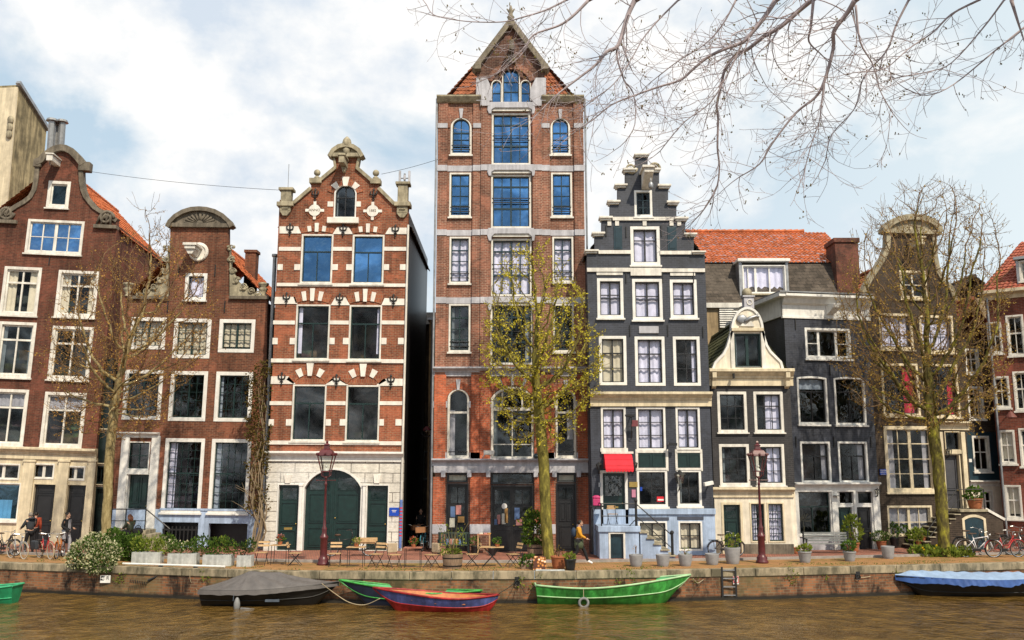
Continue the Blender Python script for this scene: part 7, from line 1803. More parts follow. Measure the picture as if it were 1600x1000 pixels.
gb = bpy.data.objects['open_boat']
B().torus((-.95, -.90, .12), (0, 1, 0), .16, .05, 18, 7).obj('tyre_fender', plain('grey_rubber', (.2, .2, .2), .8), gb, smooth=True); B().tube([(-.95, -.88, .28), (-.95, -.86, .62)], .012, 5).obj('fender_rope', plain('rope', (.42, .34, .22), .9), gb)
c_, L_ = px_boat(612, 765, 957.5)
boat('rowing_boat', 'red and blue rowing boat with orange inside, nearest the viewer', c_.x, c_.y + .6, L_ * 1.10, 1.5, .46, .30, .07, PI - .03, red_b, blue_b, org_in, red_b, transom=False, thwarts=(.3, .52, .74), split=.60, rake=.6, srake=.15)
c_, L_ = px_boat(575, 735, 948)
boat('rowing_boat', 'dark hulled rowing boat with green gunwale lying behind the red and blue boat', c_.x - .15, c_.y + .45, L_ * 1.14, 1.3, .46, .42, .05, PI - .01, navy, navy, gr_in, gr_hull, transom=False, thwarts=(.35, .6), split=.60, rake=.75, srake=.3)
p = gp(-14, 944, WATER)
gb2, P_, us_ = boat('open_boat', 'end of a jade green open boat cut by the far left frame edge', p.x - .95, p.y + .35, 3.2, 1.3, .55, .32, .10, PI + .03, plain('jade_hull', (.02, .27, .12), .4, .3, streak=.2), plain('jade_hull', (.02, .27, .12), .4), plain('jade_lining', (.02, .2, .10), .5), plain('jade_gunwale', (.05, .38, .18), .4), thwarts=(.5,), rake=.3)
# tarpaulin covered launch
c_, L_ = px_boat(312, 498, 949)
tl, P_, us_ = boat('covered_launch', 'black launch under a peaked grey tarpaulin moored at the left', c_.x, c_.y + .75, L_ * 1.02, 1.75, .56, .22, .0, 0.01, blkh, blkh, blkh, blkh, thwarts=(), rake=.5, split=.6)
tarp = plain('grey_tarpaulin', (.115, .104, .10), .5, .3, 2.5, spec=.45, bump=.5)
b = B(); nu, nv = 60, 28; V = []
for i in range(nu + 1):
    u = i / nu; e = P_(u, 1., 1, 1.04)
    def ridge(u):
        if u < .36: return (.05 + .55 * (u / .36) ** 1.25)
        if u < .62: return .60 - .10 * (u - .36) / .26
        return max(.03, .50 * (1 - (u - .62) / .38) ** 1.2)
    for j in range(nv + 1):
        s_ = -1 + 2 * j / nv; y = e[1] * s_; a = abs(s_)
        tent = ridge(u) * (1 - a) ** .92 if a < .96 else -.16 * (a - .9) * 6
        cr = .06 * math.sin(15 * math.atan2(s_ * .8, (u - .36) * 3.) + 1.3 * math.sin(u * 9)) * min(1, ridge(u) * 1.6) * (a * (1 - a) * 4) * .8
        cr += .02 * mnoise.noise(Vector((u * 14, s_ * 4, 2)))
        V.append((e[0] * 1.01, y, e[2] + .03 + tent + cr))
b.add(V, [(i * (nv + 1) + j, (i + 1) * (nv + 1) + j, (i + 1) * (nv + 1) + j + 1, i * (nv + 1) + j + 1) for i in range(nu) for j in range(nv)])
sk_ = B();
b.obj('tarpaulin', tarp, tl, smooth=True, fix=False)
for sg in (-1, 1):
    b = B(); V = []
    for i in range(nu + 1):
        e = P_(i / nu, 1., sg, 1.05); V += [(e[0] * 1.01, e[1], e[2] + .04), (e[0] * 1.01, e[1] * 1.03, e[2] - .12 - .03 * mnoise.noise(Vector((i * .23, sg, 1))))]
    b.add(V, [(2 * i, 2 * i + 2, 2 * i + 3, 2 * i + 1) for i in range(nu)]); b.obj('tarpaulin_skirt', tarp, tl, smooth=True, fix=False)
B().lathe([(.04, -.12), (.11, -.05), (.115, .18), (.07, .32), (.03, .38)], -.75, -.98, .0, 10).obj('fender', plain('fender_grey', (.20, .20, .20), .6), tl, smooth=True)
B().tube([(-.6, -1.0, -.06), (.3, -1.05, -.1)], [.1, .07], 8).obj('floating_fender', MATS['fender_grey'], tl, smooth=True)
b = B().tube([(-.9, -.96, .25), (-.9, -.9, .5)], .012, 4); b.box(.25, .75, -.98, -.90, .22, .30); b.obj('step_pad', plain('slate_pad', (.08, .10, .13), .5), tl)
rb_ = [o for o in C.objects if o.name.startswith('rowing_boat') and o.get('category')][0]
o = B().tube([(-1.1, 0, 0), (.6, 0, .0)], .022, 6).box(.6, 1.15, -.07, .07, -.012, .012).obj('wooden_oar', woodlt, bevel=.005); o.location = Vector(rb_.location) + Vector((.1, .12, .33)); o.rotation_euler = (0, .06, .16); tag(o, 'wooden oar lying along the thwarts of the red and blue boat', 'oar')
# blue covered boat, right
p0, p1 = gp(1440, 934, WATER), gp(1620, 934, WATER); c_ = (p0 + p1) / 2; L_ = (p1 - p0).length
tl, P_, us_ = boat('covered_boat', 'boat under a pale and royal blue tarpaulin moored at the right', c_.x + .1, c_.y + .75, L_ * 1.06, 1.7, .62, .10, .05, PI + .0, blkh, blkh, blkh, blkh, rake=.6, split=.5)
tb1 = plain('pale_blue_tarpaulin', (.26, .36, .52), .6, .25, 3., bump=.3); tb2 = plain('royal_blue_tarpaulin', (.035, .095, .31), .55, .45, 2., bump=.3)
b = B(); V = []; nu, nv = 70, 16
for i in range(nu + 1):
    u = i / nu; e = P_(u, 1., 1, 1.03)
    for j in range(nv + 1):
        s_ = -1 + 2 * j / nv; a = abs(s_); hh = (.22 * (1 - a ** 1.1)) * min(1, (1.02 - u) * 9) * min(1, (u + .05) * 6)
        V.append((e[0] * 1.01, e[1] * s_, e[2] + .04 + hh + .018 * math.sin(u * 62 + 3 * s_ + 2 * math.sin(u * 7)) * (1 - a * .4)))
b.add(V, [(i * (nv + 1) + j, (i + 1) * (nv + 1) + j, (i + 1) * (nv + 1) + j + 1, i * (nv + 1) + j + 1) for i in range(nu) for j in range(nv)]); b.obj('tarpaulin', tb1, tl, smooth=True, fix=False)
for sg in (-1, 1):
    b = B(); V = []
    for i in range(nu + 1):
        e = P_(i / nu, 1., sg, 1.035); d_ = .24 + .10 * mnoise.noise(Vector((i * .12, sg * 3, 5))) + .05 * mnoise.noise(Vector((i * .45, sg, 2)))
        for k in range(4): V.append((e[0] * 1.012, e[1] * (1 + .02 * k + .02 * math.sin(i * 1.7 + k)), e[2] + .06 - d_ * k / 3))
    b.add(V, [(4 * i + k, 4 * i + 4 + k, 4 * i + 5 + k, 4 * i + 1 + k) for i in range(nu) for k in range(3)]); b.obj('tarpaulin_skirt', tb2, tl, smooth=True, fix=False)
e0 = P_(0, 1, 1, 1.03); e1 = P_(0, 1, -1, 1.03); B().add([(e0[0] - .08, e0[1], e0[2] + .06), (e0[0] - .08, e1[1], e1[2] + .06), (e0[0] - .05, e1[1], e1[2] - .3), (e0[0] - .05, e0[1], e0[2] - .3)], [(0, 1, 2, 3)]).obj('tarpaulin_end', tb2, tl, fix=False)
# mooring ropes
rope_m = plain('rope', (.42, .34, .22), .9)
def rope(label, pts, r=.014, mat=None, name='mooring_rope'):
    P = smooth_path([Vector(p) for p in pts], 5); o = P[0].copy(); b = B().tube([q - o for q in P], r, 5); ob = b.obj(name, mat or rope_m, smooth=True); ob.location = o; tag(ob, label, 'rope')
def E(px, z): y = None; p = gp(px, 893); return Vector((p.x, edge_y(p.x) - .06, z))
rope('pale rope sagging from the covered launch toward the red boat', [at(503, 912, 32.2), at(520, 925, 32.6), at(545, 941, 32.6), at(570, 945, 32.5), at(594, 935, 32.2)])
rope('dark rope from the quay ring to the stern of the red boat', [E(808, -.3), at(795, 918, 33.6), at(782, 926, 33.0), at(772, 934, 32.2)], .012, iron)
rope('dark rope from the quay ring down to the green boat stern', [E(810, -.35), at(822, 928, 33.4), at(834, 916, 33.0)], .012, iron)
rope('pale rope from the bow of the green boat to the quay', [at(1083, 904, 32.6), at(1090, 911, 33.2), E(1104, -.35)])
rope('thin line hanging down the quay wall beside the covered launch', [E(283, -.05), E(285, -.45), E(296, -.75), at(308, 922, 33.2)], .01)
rope('pale line tied at the quay below the bare grey planter', [E(1366, -.35), E(1372, -.42), E(1388, -.38)], .014)
b = B()
for px in (808, 1366, 214): q = E(px, -.3); b.box(q.x - .07, q.x + .07, q.y - .0, q.y + .1, q.z - .1, q.z + .06)
for i, px in enumerate((808, 1366)):
    q = E(px, -.3); o = B().box(-.09, .09, .0, .08, -.14, .12).torus((0, -.03, -.1), (0, 1, 0), .09, .018, 14, 5).obj('mooring_ring', iron); o.location = q; tag(o, ('rusty mooring ring with bundled ropes left of the green boat', 'rusty mooring ring in the quay wall left of the blue covered boat')[i], 'mooring ring')
o = B(); q = E(205, -.42)
for i in range(10): o.torus((i * .07 - .6, 0, -.10 - .01 * i), (1, .3, 0), .06, .014, 8, 4)
o.tube([(.1, 0, -.08), (.5, -.02, .1)], .05, 6); o = o.obj('spring_chain', iron); o.location = q; tag(o, 'coiled mooring spring and chain fixed to the quay wall below the blossoming bush', 'mooring chain')
# ladder
q = gp(1137.5, 889.5); q.y = edge_y(q.x) - .08; q.z = 0
t = thing('quay_ladder', 'dark steel ladder fixed to the quay wall right of the green boat', 'ladder', q)
for x_ in (-.26, .26): B().box(x_ - .035, x_ + .035, -.02, .02, -1.3, .1).obj('rail', iron, t)
for z_ in (-.02, -.33, -.64, -.95): B().box(-.23, .23, -.018, .018, z_ - .02, z_ + .02).obj('rung', zinc, t)
# little signs on the quay wall
q = E(131, 0); q.z = -.50; q.y -= .02
t = thing('quay_sign', 'small white sign with black arrow and letter R on the quay wall at the left', 'sign', q)
B().box(-.20, .20, 0, .03, -.14, .15).obj('panel', purewhite, t); B().box(-.175, -.045, -.006, 0, -.045, .125).obj('arrow_field', blackp, t)
b = B().add([(-.165, -.009, .04), (-.06, -.009, .115), (-.06, -.009, -.035)], [(0, 1, 2)]); b.box(-.06, .03, -.009, -.0065, .015, .065).obj('arrow_marking', purewhite, t, fix=False)
text('sign_lettering', 'R', .19, blackp, t, (.095, -.004, .045))
q = E(1156.5, 0); q.z = -.40; q.y -= .02
t = thing('quay_sign', 'small white sign with red bordered pictogram beside the quay ladder', 'sign', q)
B().box(-.11, .11, 0, .02, -.15, .15).obj('panel', purewhite, t); B().ring(arc_pts(-.10, .10, -.10, .14), arc_pts(-.08, .08, -.08, .12), -.008, 0).obj('red_border', redawn, t); b = B().bar((-.07, -.006, -.07), (.07, -.006, .11), .02).bar((.0, -.005, -.05), (.0, -.005, .09), .025); b.bar((-.01, -.005, .04), (.05, -.005, .04), .02).obj('pictogram', blackp, t)
# overhead wires
def wire(a, b_, sag, label):
    P = [a.lerp(b_, i / 16) - Vector((0, 0, sag * 4 * (i / 16) * (1 - i / 16))) for i in range(17)]; o = a.copy(); ob = B().tube([p - o for p in P], .011, 4).obj('overhead_wire', iron); ob.location = o; tag(ob, label, 'wire')
wire(at(141, 268, 48.6), at(437, 297, 44.8), .12, 'long thin wire from the neck gable to the banded gable')
wire(at(596, 272, 44.8), at(684, 249, 43.7), .05, 'short thin wire from the banded gable to the warehouse')

# ------------------------------------------------------------------ bicycles
rub = plain('tyre_rubber', (.015, .015, .015), .8, .3); cream_t = plain('cream_tyre', (.5, .42, .28), .8, .2); chrome = plain('dull_chrome', (.5, .5, .5), .3, .2, metal=.9); saddle_m = plain('brown_saddle', (.07, .035, .02), .6, .3)
def bicycle(name, label, px, py, rz, frame_m, tyre_m=None, s=1.0, crate=False, bag=None, lean=.06, group='parked bicycles', step=True, bars='up'):
    p = gp(px, py); t = thing(name, label, 'bicycle', p, rz, group=group, ry=0, scale=s); t.rotation_euler = (lean, 0, rz)
    Rw = .335; tyre_m = tyre_m or rub
    for x_, nm in ((-.53, 'r'), (.53, 'f')):
        w_ = B().torus((x_, 0, Rw), (0, 1, 0), Rw - .03, .012, 28, 5)
        for a in range(14): w_.tube([(x_, .012 * (-1) ** a, Rw), (x_ + (Rw - .03) * math.cos(a * PI / 7), 0, Rw + (Rw - .03) * math.sin(a * PI / 7))], .0025, 3)
        w_ = w_.tube([(x_, -.05, Rw), (x_, .05, Rw)], .02, 6).obj('wheel', chrome, t, fix=False)
        B().torus((x_, 0, Rw), (0, 1, 0), Rw - .012, .021, 28, 6).obj('tyre', tyre_m, w_, smooth=True)
        b = B(); a0, a1 = (.15, PI * .95) if x_ < 0 else (PI * .12, PI * .98)
        pts = [(x_ + (Rw + .03) * math.cos(a0 + (a1 - a0) * k / 10), 0, Rw + (Rw + .03) * math.sin(a0 + (a1 - a0) * k / 10)) for k in range(11)]
        b.tube(pts, .018, 5).obj('mudguard', frame_m, t)
    b = B(); bb_ = (-.08, 0, .29); sx = (-.22, 0, .78); hd = (.33, 0, .86); hb_ = (.36, 0, .72)
    b.tube([bb_, sx], .018, 7).tube([hb_, hd], .02, 7)
    if step: b.tube([bb_, (.1, 0, .36), (.34, 0, .70)], .020, 7).tube([(-.13, 0, .46), (.12, 0, .50), (.335, 0, .80)], .016, 7)
    else: b.tube([bb_, hb_], .02, 7).tube([(-.205, 0, .73), (.34, 0, .82)], .018, 7)
    for y_ in (-.05, .05): b.tube([(-.53, y_, Rw), bb_], .011, 5).tube([(-.53, y_, Rw), (-.2, y_ * .3, .68)], .010, 5).tube([(.53, y_, Rw), (.44, y_, .56), hb_], .013, 6)
    b.obj('frame', frame_m, t, smooth=True)
    B().tube([sx, (-.25, 0, .90)], .013, 6).obj('seat_post', chrome, t)
    B().ball((-.30, 0, .93), (.13, .09, .035), 10, 6).ball((-.17, 0, .93), (.11, .035, .028), 8, 5).obj('saddle', saddle_m, t, smooth=True)
    B().tube([hd, (.31, 0, .98)], .013, 6).tube([(.12, -.29, 1.02), (.24, -.26, 1.04), (.33, -.1, 1.0), (.33, .1, 1.0), (.24, .26, 1.04), (.12, .29, 1.02)], .012, 6).obj('handlebar', chrome, t)
    B().box(-.28, .06, -.055, -.035, .25, .36).obj('chain_guard', blackp, t, bevel=.01)
    b = B().box(-.80, -.34, -.07, .07, .70, .72)
    for y_ in (-.06, .06): b.tube([(-.6, y_, .71), (-.53, y_, Rw)], .007, 4)
    b.obj('luggage_carrier', blackp, t)
    B().tube([bb_, (-.02, -.06, .14)], .01, 5).tube([bb_, (-.14, .06, .44)], .01, 5).box(-.06, .02, -.15, -.06, .12, .15).box(-.18, -.1, .06, .15, .43, .46).obj('pedal_crank', blackp, t)
    B().ball((.42, 0, .88), (.05, .045, .05), 8, 6).obj('headlamp', chrome, t, smooth=True)
    if bag: 
        B().box(-.82, -.36, .08, .24, .36, .70).obj('pannier', bag, t, bevel=.04); B().box(-.82, -.36, -.24, -.08, .36, .70).obj('pannier', bag, t, bevel=.04)
    if crate: B().box(.40, .78, -.2, .2, .80, 1.02).obj('front_crate', plain('crate_brown', (.3, .14, .06), .7), t)
    return t
GBL = 'bicycles parked at the quay, left'
black_f = plain('black_cycle_paint', (.015, .015, .017), .35, .3); redf = plain('red_cycle_paint', (.38, .03, .03), .35, .3); whitef = plain('white_cycle_paint', (.7, .68, .7), .35, .2); pinkf = plain('lilac_cycle_paint', (.55, .48, .55), .35, .2); orf = plain('orange_cycle_paint', (.45, .14, .03), .4, .3); bluef = plain('teal_cycle_paint', (.05, .22, .28), .4, .3)
bag_m = plain('dark_pannier', (.03, .035, .045), .7, .3)
bicycle('bicycle', 'grey bicycle with cream tyres pushed by the man in the dark hoodie', 27, 873, -.62, plain('grey_cycle_paint', (.25, .25, .27), .35), cream_t, 1.06, group=GBL)
bicycle('bicycle', 'red bicycle with cream front tyre and dark panniers turned toward the canal', 70, 873, -.72, redf, cream_t, 1.08, bag=bag_m, group=GBL)
bicycle('bicycle', 'orange bicycle with its front wheel nearly end on beside the blossoming bush', 93, 872, -1.35, orf, rub, 1.05, group=GBL)
bicycle('bicycle', 'black bicycle half hidden at the far left behind the pushed bicycle', 8, 868, -.3, black_f, rub, 1.05, group=GBL)
GBR = 'bicycles parked at the quay, right'
bicycle('bicycle', 'white sports bicycle parked in front beside the ground cover', 1531, 871, -.12, whitef, rub, 1.10, step=False, group=GBR)
bicycle('bicycle', 'black bicycle standing behind the white sports bicycle', 1520, 865, .1, black_f, rub, 1.10, group=GBR)
bicycle('bicycle', 'red bicycle parked right of the white sports bicycle', 1572, 871, .12, redf, rub, 1.10, group=GBR)
bicycle('bicycle', 'pale grey bicycle cut by the far right frame edge', 1604, 868, -.2, chrome, rub, 1.10, group=GBR)
bicycle('bicycle', 'black bicycle with dark saddle standing far back near the red corner house', 1585, 862, .3, black_f, rub, 1.10, group=GBR)
bicycle('bicycle', 'teal bicycle with a crate seen end on in the dark alley', 664, 860, PI / 2 - .12 + PI, bluef, rub, 1.1, crate=True, group=None)
bicycle('bicycle', 'brown crated bicycle standing just inside the alley against the black wall', 646, 853, PI / 2 + .35 + PI, black_f, rub, 1.05, crate=True, group=None)
bicycle('bicycle', 'black bicycle leaning by the cream shopfront left of the lamp post', 1135, 869, .15, black_f, rub, 1.0, group=None)
# cargo bike before the coach doors
p = gp(551, 869); t = thing('cargo_bicycle', 'long cargo bicycle with pale wooden box before the arched coach doors', 'cargo bicycle', p, .05)
for x_, r_ in ((.72, .33), (-.95, .33)):
    w_ = B().torus((x_, 0, r_), (0, 1, 0), r_ - .03, .013, 26, 5)
    for a in range(12): w_.tube([(x_, 0, r_), (x_ + (r_ - .03) * math.cos(a * PI / 6), 0, r_ + (r_ - .03) * math.sin(a * PI / 6))], .003, 3)
    w_ = w_.obj('wheel', chrome, t, fix=False); B().torus((x_, 0, r_), (0, 1, 0), r_ - .012, .023, 26, 6).obj('tyre', rub, w_, smooth=True)
B().tube([(-.95, 0, .33), (-.5, 0, .3), (-.2, 0, .28), (.5, 0, .26), (.72, 0, .33)], .03, 7).tube([(-.5, 0, .3), (-.64, 0, .85)], .025, 6).tube([(-.2, 0, .28), (-.02, 0, .95), (-.08, 0, 1.1)], .025, 6).tube([(-.95, 0, .33), (-.6, 0, .7), (-.1, 0, .75)], .018, 6).obj('frame', black_f, t, smooth=True)
B().box(.12, 1.0, -.3, .3, .56, .62).box(.1, 1.05, -.34, -.30, .62, .78).box(.1, 1.05, .30, .34, .62, .78).obj('cargo_box', woodlt, t, bevel=.01)
B().ball((-.68, 0, .92), (.15, .1, .05), 8, 6).obj('saddle', saddle_m, t, smooth=True); B().tube([(-.28, -.3, 1.13), (-.1, -.2, 1.15), (-.06, 0, 1.1), (-.1, .2, 1.15), (-.28, .3, 1.13)], .014, 6).obj('handlebar', black_f, t)
B().box(-1.2, -.75, -.08, .08, .70, .74).obj('luggage_carrier', black_f, t)

# ------------------------------------------------------------------ people
def skin_geo(verts, edges, radii, sub=1):
    me = bpy.data.meshes.new('tmp'); me.from_pydata(verts, edges, []); o = bpy.data.objects.new('tmp', me); C.objects.link(o)
    md = o.modifiers.new('s', 'SKIN'); md.use_smooth_shade = True
    for i, r in enumerate(radii):
        me.skin_vertices[0].data[i].radius = (r, r) if not isinstance(r, tuple) else r; me.skin_vertices[0].data[i].use_root = (i == 0)
    if sub: s_ = o.modifiers.new('u', 'SUBSURF'); s_.levels = sub; s_.render_levels = sub
    dg = bpy.context.evaluated_depsgraph_get(); ev = o.evaluated_get(dg); m2 = ev.to_mesh()
    vs = [tuple(v.co) for v in m2.vertices]; fs = [tuple(p.vertices) for p in m2.polygons]; ev.to_mesh_clear()
    bpy.data.objects.remove(o); bpy.data.meshes.remove(me); return vs, fs
skin_m = plain('skin', (.50, .30, .21), .55, .1); hair_d = plain('dark_hair', (.018, .012, .009), .6, .3); hair_b = plain('brown_hair', (.13, .05, .025), .6, .3); hair_g = plain('grey_hair', (.22, .19, .16), .7, .3); lip_m = plain('lips', (.35, .11, .1), .5)
def person(label, loc, rz, J, top_m, leg_m, shoe_m, hair_m, hair='short', s=1.0, sleeves=True, extra=None, coat=0.0):
    t = thing('person', label, 'person', loc, rz, scale=s); V = lambda k: Vector(J[k])
    nm = ['pelvis', 'chest', 'neck', 'headb', 'head', 'shL', 'elL', 'wrL', 'shR', 'elR', 'wrR', 'hipL', 'knL', 'anL', 'toL', 'hipR', 'knR', 'anR', 'toR']
    J = dict(J); J['headb'] = tuple(V('neck').lerp(V('head'), .45)); ix = {k: i for i, k in enumerate(nm)}
    ed = [('pelvis', 'chest'), ('chest', 'neck'), ('neck', 'headb'), ('headb', 'head'), ('chest', 'shL'), ('shL', 'elL'), ('elL', 'wrL'), ('chest', 'shR'), ('shR', 'elR'), ('elR', 'wrR'), ('pelvis', 'hipL'), ('hipL', 'knL'), ('knL', 'anL'), ('anL', 'toL'), ('pelvis', 'hipR'), ('hipR', 'knR'), ('knR', 'anR'), ('anR', 'toR')]
    rd = dict(pelvis=.11, chest=.125, neck=.052, headb=.062, head=.085, shL=.055, elL=.042, wrL=.026, shR=.055, elR=.042, wrR=.026, hipL=.085, knL=.055, anL=.036, toL=.03, hipR=.085, knR=.055, anR=.036, toR=.03)
    vs, fs = skin_geo([J[k] for k in nm], [(ix[a], ix[b_]) for a, b_ in ed], [rd[k] for k in nm]); b = B().add(vs, fs)
    h = V('head'); fd = Vector(J.get('face', (1, 0, 0))).normalized(); sd = Vector((0, 0, 1)).cross(fd).normalized(); uz = Vector((0, 0, 1))
    b.ball(h + uz * .01, (.085, .078, .115), 12, 9)
    b.tube([h + fd * .075 + uz * .02, h + fd * .105 - uz * .02], [.010, .016], 6)                       # nose
    for sg in (-1, 1): b.ball(h + sd * .08 * sg - fd * .005, (.018, .018, .03), 6, 5)                     # ears
    b.ball(h + fd * .055 - uz * .085, (.035, .035, .028), 7, 5)                                        # chin
    for e, w_ in (('elL', 'wrL'), ('elR', 'wrR')):                                                     # palm, four fingers, thumb
        a, c = V(e), V(w_); d = (c - a).normalized(); q = d.cross(uz); q = q.normalized() if q.length > .1 else Vector((0, 1, 0)); r_ = q.cross(d)
        b.ball(c + d * .045, tuple(.032 + .02 * abs(d[k]) for k in range(3)), 8, 6)
        for k, ln in enumerate((.065, .078, .074, .058)):
            o_ = c + d * .08 + q * (k - 1.5) * .018; b.tube([o_, o_ + d * ln * .5 + r_ * .008, o_ + d * ln * .85 + r_ * .03], [.009, .008, .006], 5)
        o_ = c + d * .035 + q * .035; b.tube([o_, o_ + d * .03 + q * .02, o_ + d * .06 + q * .018 + r_ * .012], [.011, .009, .007], 5)
    b.cur = 1
    for sg in (-1, 1): b.ball(h + fd * .078 + sd * .032 * sg + uz * .022, (.009, .009, .007), 5, 4)
    b.cur = 2; b.ball(h + fd * .084 - uz * .05, (.012, .02, .006), 6, 4)
    b.obj('body', [skin_m, hair_d, lip_m], t, smooth=True)
    k1 = ['pelvis', 'chest', 'neckl', 'shL', 'elL', 'wl', 'shR', 'elR', 'wr']; Q = dict(J); Q['neckl'] = tuple(V('chest').lerp(V('neck'), .75)); Q['wl'] = tuple(V('elL').lerp(V('wrL'), .93)); Q['wr'] = tuple(V('elR').lerp(V('wrR'), .93)); Q['pelvis'] = tuple(V('pelvis') - Vector((0, 0, coat)))
    i1 = {k: i for i, k in enumerate(k1)}; r1 = dict(pelvis=.155, chest=.16, neckl=.085, shL=.085, elL=.066, wl=.048, shR=.085, elR=.066, wr=.048)
    vs, fs = skin_geo([Q[k] for k in k1], [(i1[a], i1[b_]) for a, b_ in (('pelvis', 'chest'), ('chest', 'neckl'), ('chest', 'shL'), ('shL', 'elL'), ('elL', 'wl'), ('chest', 'shR'), ('shR', 'elR'), ('elR', 'wr'))], [r1[k] for k in k1]); B().add(vs, fs).obj('jacket', top_m, t, smooth=True)
    k2 = ['pelvis', 'hipL', 'knL', 'anL', 'hipR', 'knR', 'anR']; i2 = {k: i for i, k in enumerate(k2)}; r2_ = dict(pelvis=.13, hipL=.105, knL=.075, anL=.058, hipR=.105, knR=.075, anR=.058)
    vs, fs = skin_geo([J[k] for k in k2], [(i2[a], i2[b_]) for a, b_ in (('pelvis', 'hipL'), ('hipL', 'knL'), ('knL', 'anL'), ('pelvis', 'hipR'), ('hipR', 'knR'), ('knR', 'anR'))], [r2_[k] for k in k2]); B().add(vs, fs).obj('trousers', leg_m, t, smooth=True)
    for a, c in (('anL', 'toL'), ('anR', 'toR')):
        A_, T_ = V(a), V(c); vs, fs = skin_geo([A_ - (T_ - A_) * .25, A_.lerp(T_, .5), T_ + (T_ - A_).normalized() * .05], [(0, 1), (1, 2)], [.05, .05, .042]); B().add(vs, fs).obj('shoe', shoe_m, t, smooth=True)
    hb_ = B(); bk = h - fd * .022 + uz * .035
    hb_.ball(bk, (.094, .09, .098), 12, 8)
    if hair == 'long':
        for sg in (-1, 0, 1): hb_.tube([bk + sd * .06 * sg - fd * .03, bk - fd * .085 + sd * .06 * sg - uz * .12, bk - fd * .08 + sd * .07 * sg - uz * .27], [.06, .06, .03], 7)
    if hair == 'bun': hb_.ball(bk - fd * .10 + uz * .06, .05, 8, 6)
    hb_.obj('hair', hair_m, t, smooth=True)
    if extra: extra(t, J)
    return t
def stand(**kw):
    J = dict(pelvis=(0, 0, .96), chest=(.01, 0, 1.28), neck=(.01, 0, 1.47), head=(.04, 0, 1.60), shL=(0, .18, 1.40), elL=(-.02, .23, 1.13), wrL=(.08, .22, .90), shR=(0, -.18, 1.40), elR=(-.02, -.23, 1.13), wrR=(.08, -.22, .90),
             hipL=(0, .09, .90), knL=(.03, .10, .50), anL=(-.01, .10, .09), toL=(.14, .11, .035), hipR=(0, -.09, .90), knR=(.03, -.10, .50), anR=(-.01, -.10, .09), toR=(.14, -.11, .035)); J.update(kw); return J
hood = plain('charcoal_hoodie', (.030, .034, .042), .9, .3); blk_c = plain('black_cloth', (.012, .012, .014), .9, .3); greyc = plain('grey_jersey', (.30, .30, .33), .9, .2); white_s = plain('white_trainers', (.7, .7, .7), .6, .2); must = plain('mustard_jacket', (.55, .26, .02), .85, .25); olive = plain('dark_olive_leather', (.035, .045, .025), .5, .3); redc = plain('brick_red_cloth', (.4, .07, .03), .9)
def hood_x(t, J): B().torus((-.05, 0, 1.46), (.35, 0, 1), .10, .05, 14, 6).obj('hood', hood, t, smooth=True)
person('man with short grey hair in a charcoal hoodie pushing a grey bicycle, seen from behind', gp(44, 866), PI * .80, stand(elL=(.14, .24, 1.16), wrL=(.40, .20, 1.06), elR=(.14, -.24, 1.16), wrR=(.40, -.20, 1.06), chest=(.04, 0, 1.28), head=(.08, 0, 1.60), neck=(.05, 0, 1.47), knL=(.10, .10, .50), anL=(.10, .10, .09), toL=(.24, .1, .035), anR=(-.15, -.1, .12), toR=(-.02, -.1, .04)), hood, blk_c, blk_c, hair_g, 'short', 1.08, extra=hood_x)
person('dark haired person in a brick red top half hidden behind the hoodie man', gp(52, 858), PI * .6, stand(), redc, blk_c, blk_c, hair_d, 'short', 1.02)
def wom_x(t, J):
    B().box(.125, .155, -.09, .09, 1.02, 1.42).obj('grey_shirt', greyc, t, bevel=.02)
    B().ball((.22, -.24, .98), (.1, .05, .12), 10, 7).obj('handbag', blk_c, t, smooth=True)
person('woman with dark hair bun, black jacket, grey trousers and white trainers walking right', gp(101, 864), -.15, stand(elR=(-.05, -.25, 1.14), wrR=(.18, -.22, 1.02), elL=(.02, .25, 1.14), wrL=(.2, .2, 1.05), knL=(.14, .10, .50), anL=(.12, .10, .09), toL=(.27, .1, .04), anR=(-.16, -.1, .11), toR=(-.03, -.1, .04), knR=(-.02, -.10, .5)), blk_c, greyc, white_s, hair_d, 'bun', 1.06, extra=wom_x, coat=.12)
q = h2.M @ Vector((h2.L(203, 832, -1.8)[0], -1.75, 0)); zsw = at(203, 809, q.y).z - .70
person('woman with long brown hair in a dark olive leather jacket sitting by the stoop', Vector((q.x, q.y, zsw - .34)), PI * .86, stand(pelvis=(0, 0, .34), chest=(.03, 0, .66), neck=(.05, 0, .86), head=(.10, 0, .99), shL=(.02, .18, .79), elL=(.10, .24, .56), wrL=(.30, .16, .50), shR=(.02, -.18, .79), elR=(.10, -.24, .56), wrR=(.30, -.16, .50), hipL=(.04, .10, .33), knL=(.44, .13, .36), anL=(.46, .12, -.12), toL=(.60, .12, -.20), hipR=(.04, -.10, .33), knR=(.44, -.13, .36), anR=(.46, -.12, -.12), toR=(.60, -.12, -.20)), olive, blk_c, blk_c, hair_b, 'long', 1.08)
o = B().box(-.5, .5, -.25, .25, 0, zsw - .10).obj('stone_block', stone, bevel=.02); o.location = (q.x, q.y, 0); tag(o, 'low stone block under the seated woman beside the stoop', 'stone seat')
o = B().ball((0, 0, .17), (.26, .14, .18), 12, 8).torus((0, 0, .3), (0, 1, 0), .14, .018, 16, 5).obj('shoulder_bag', blk_c, smooth=True); o.location = (q.x + .38, q.y - .05, zsw - .098); tag(o, 'black shoulder bag beside the seated long haired woman', 'bag')
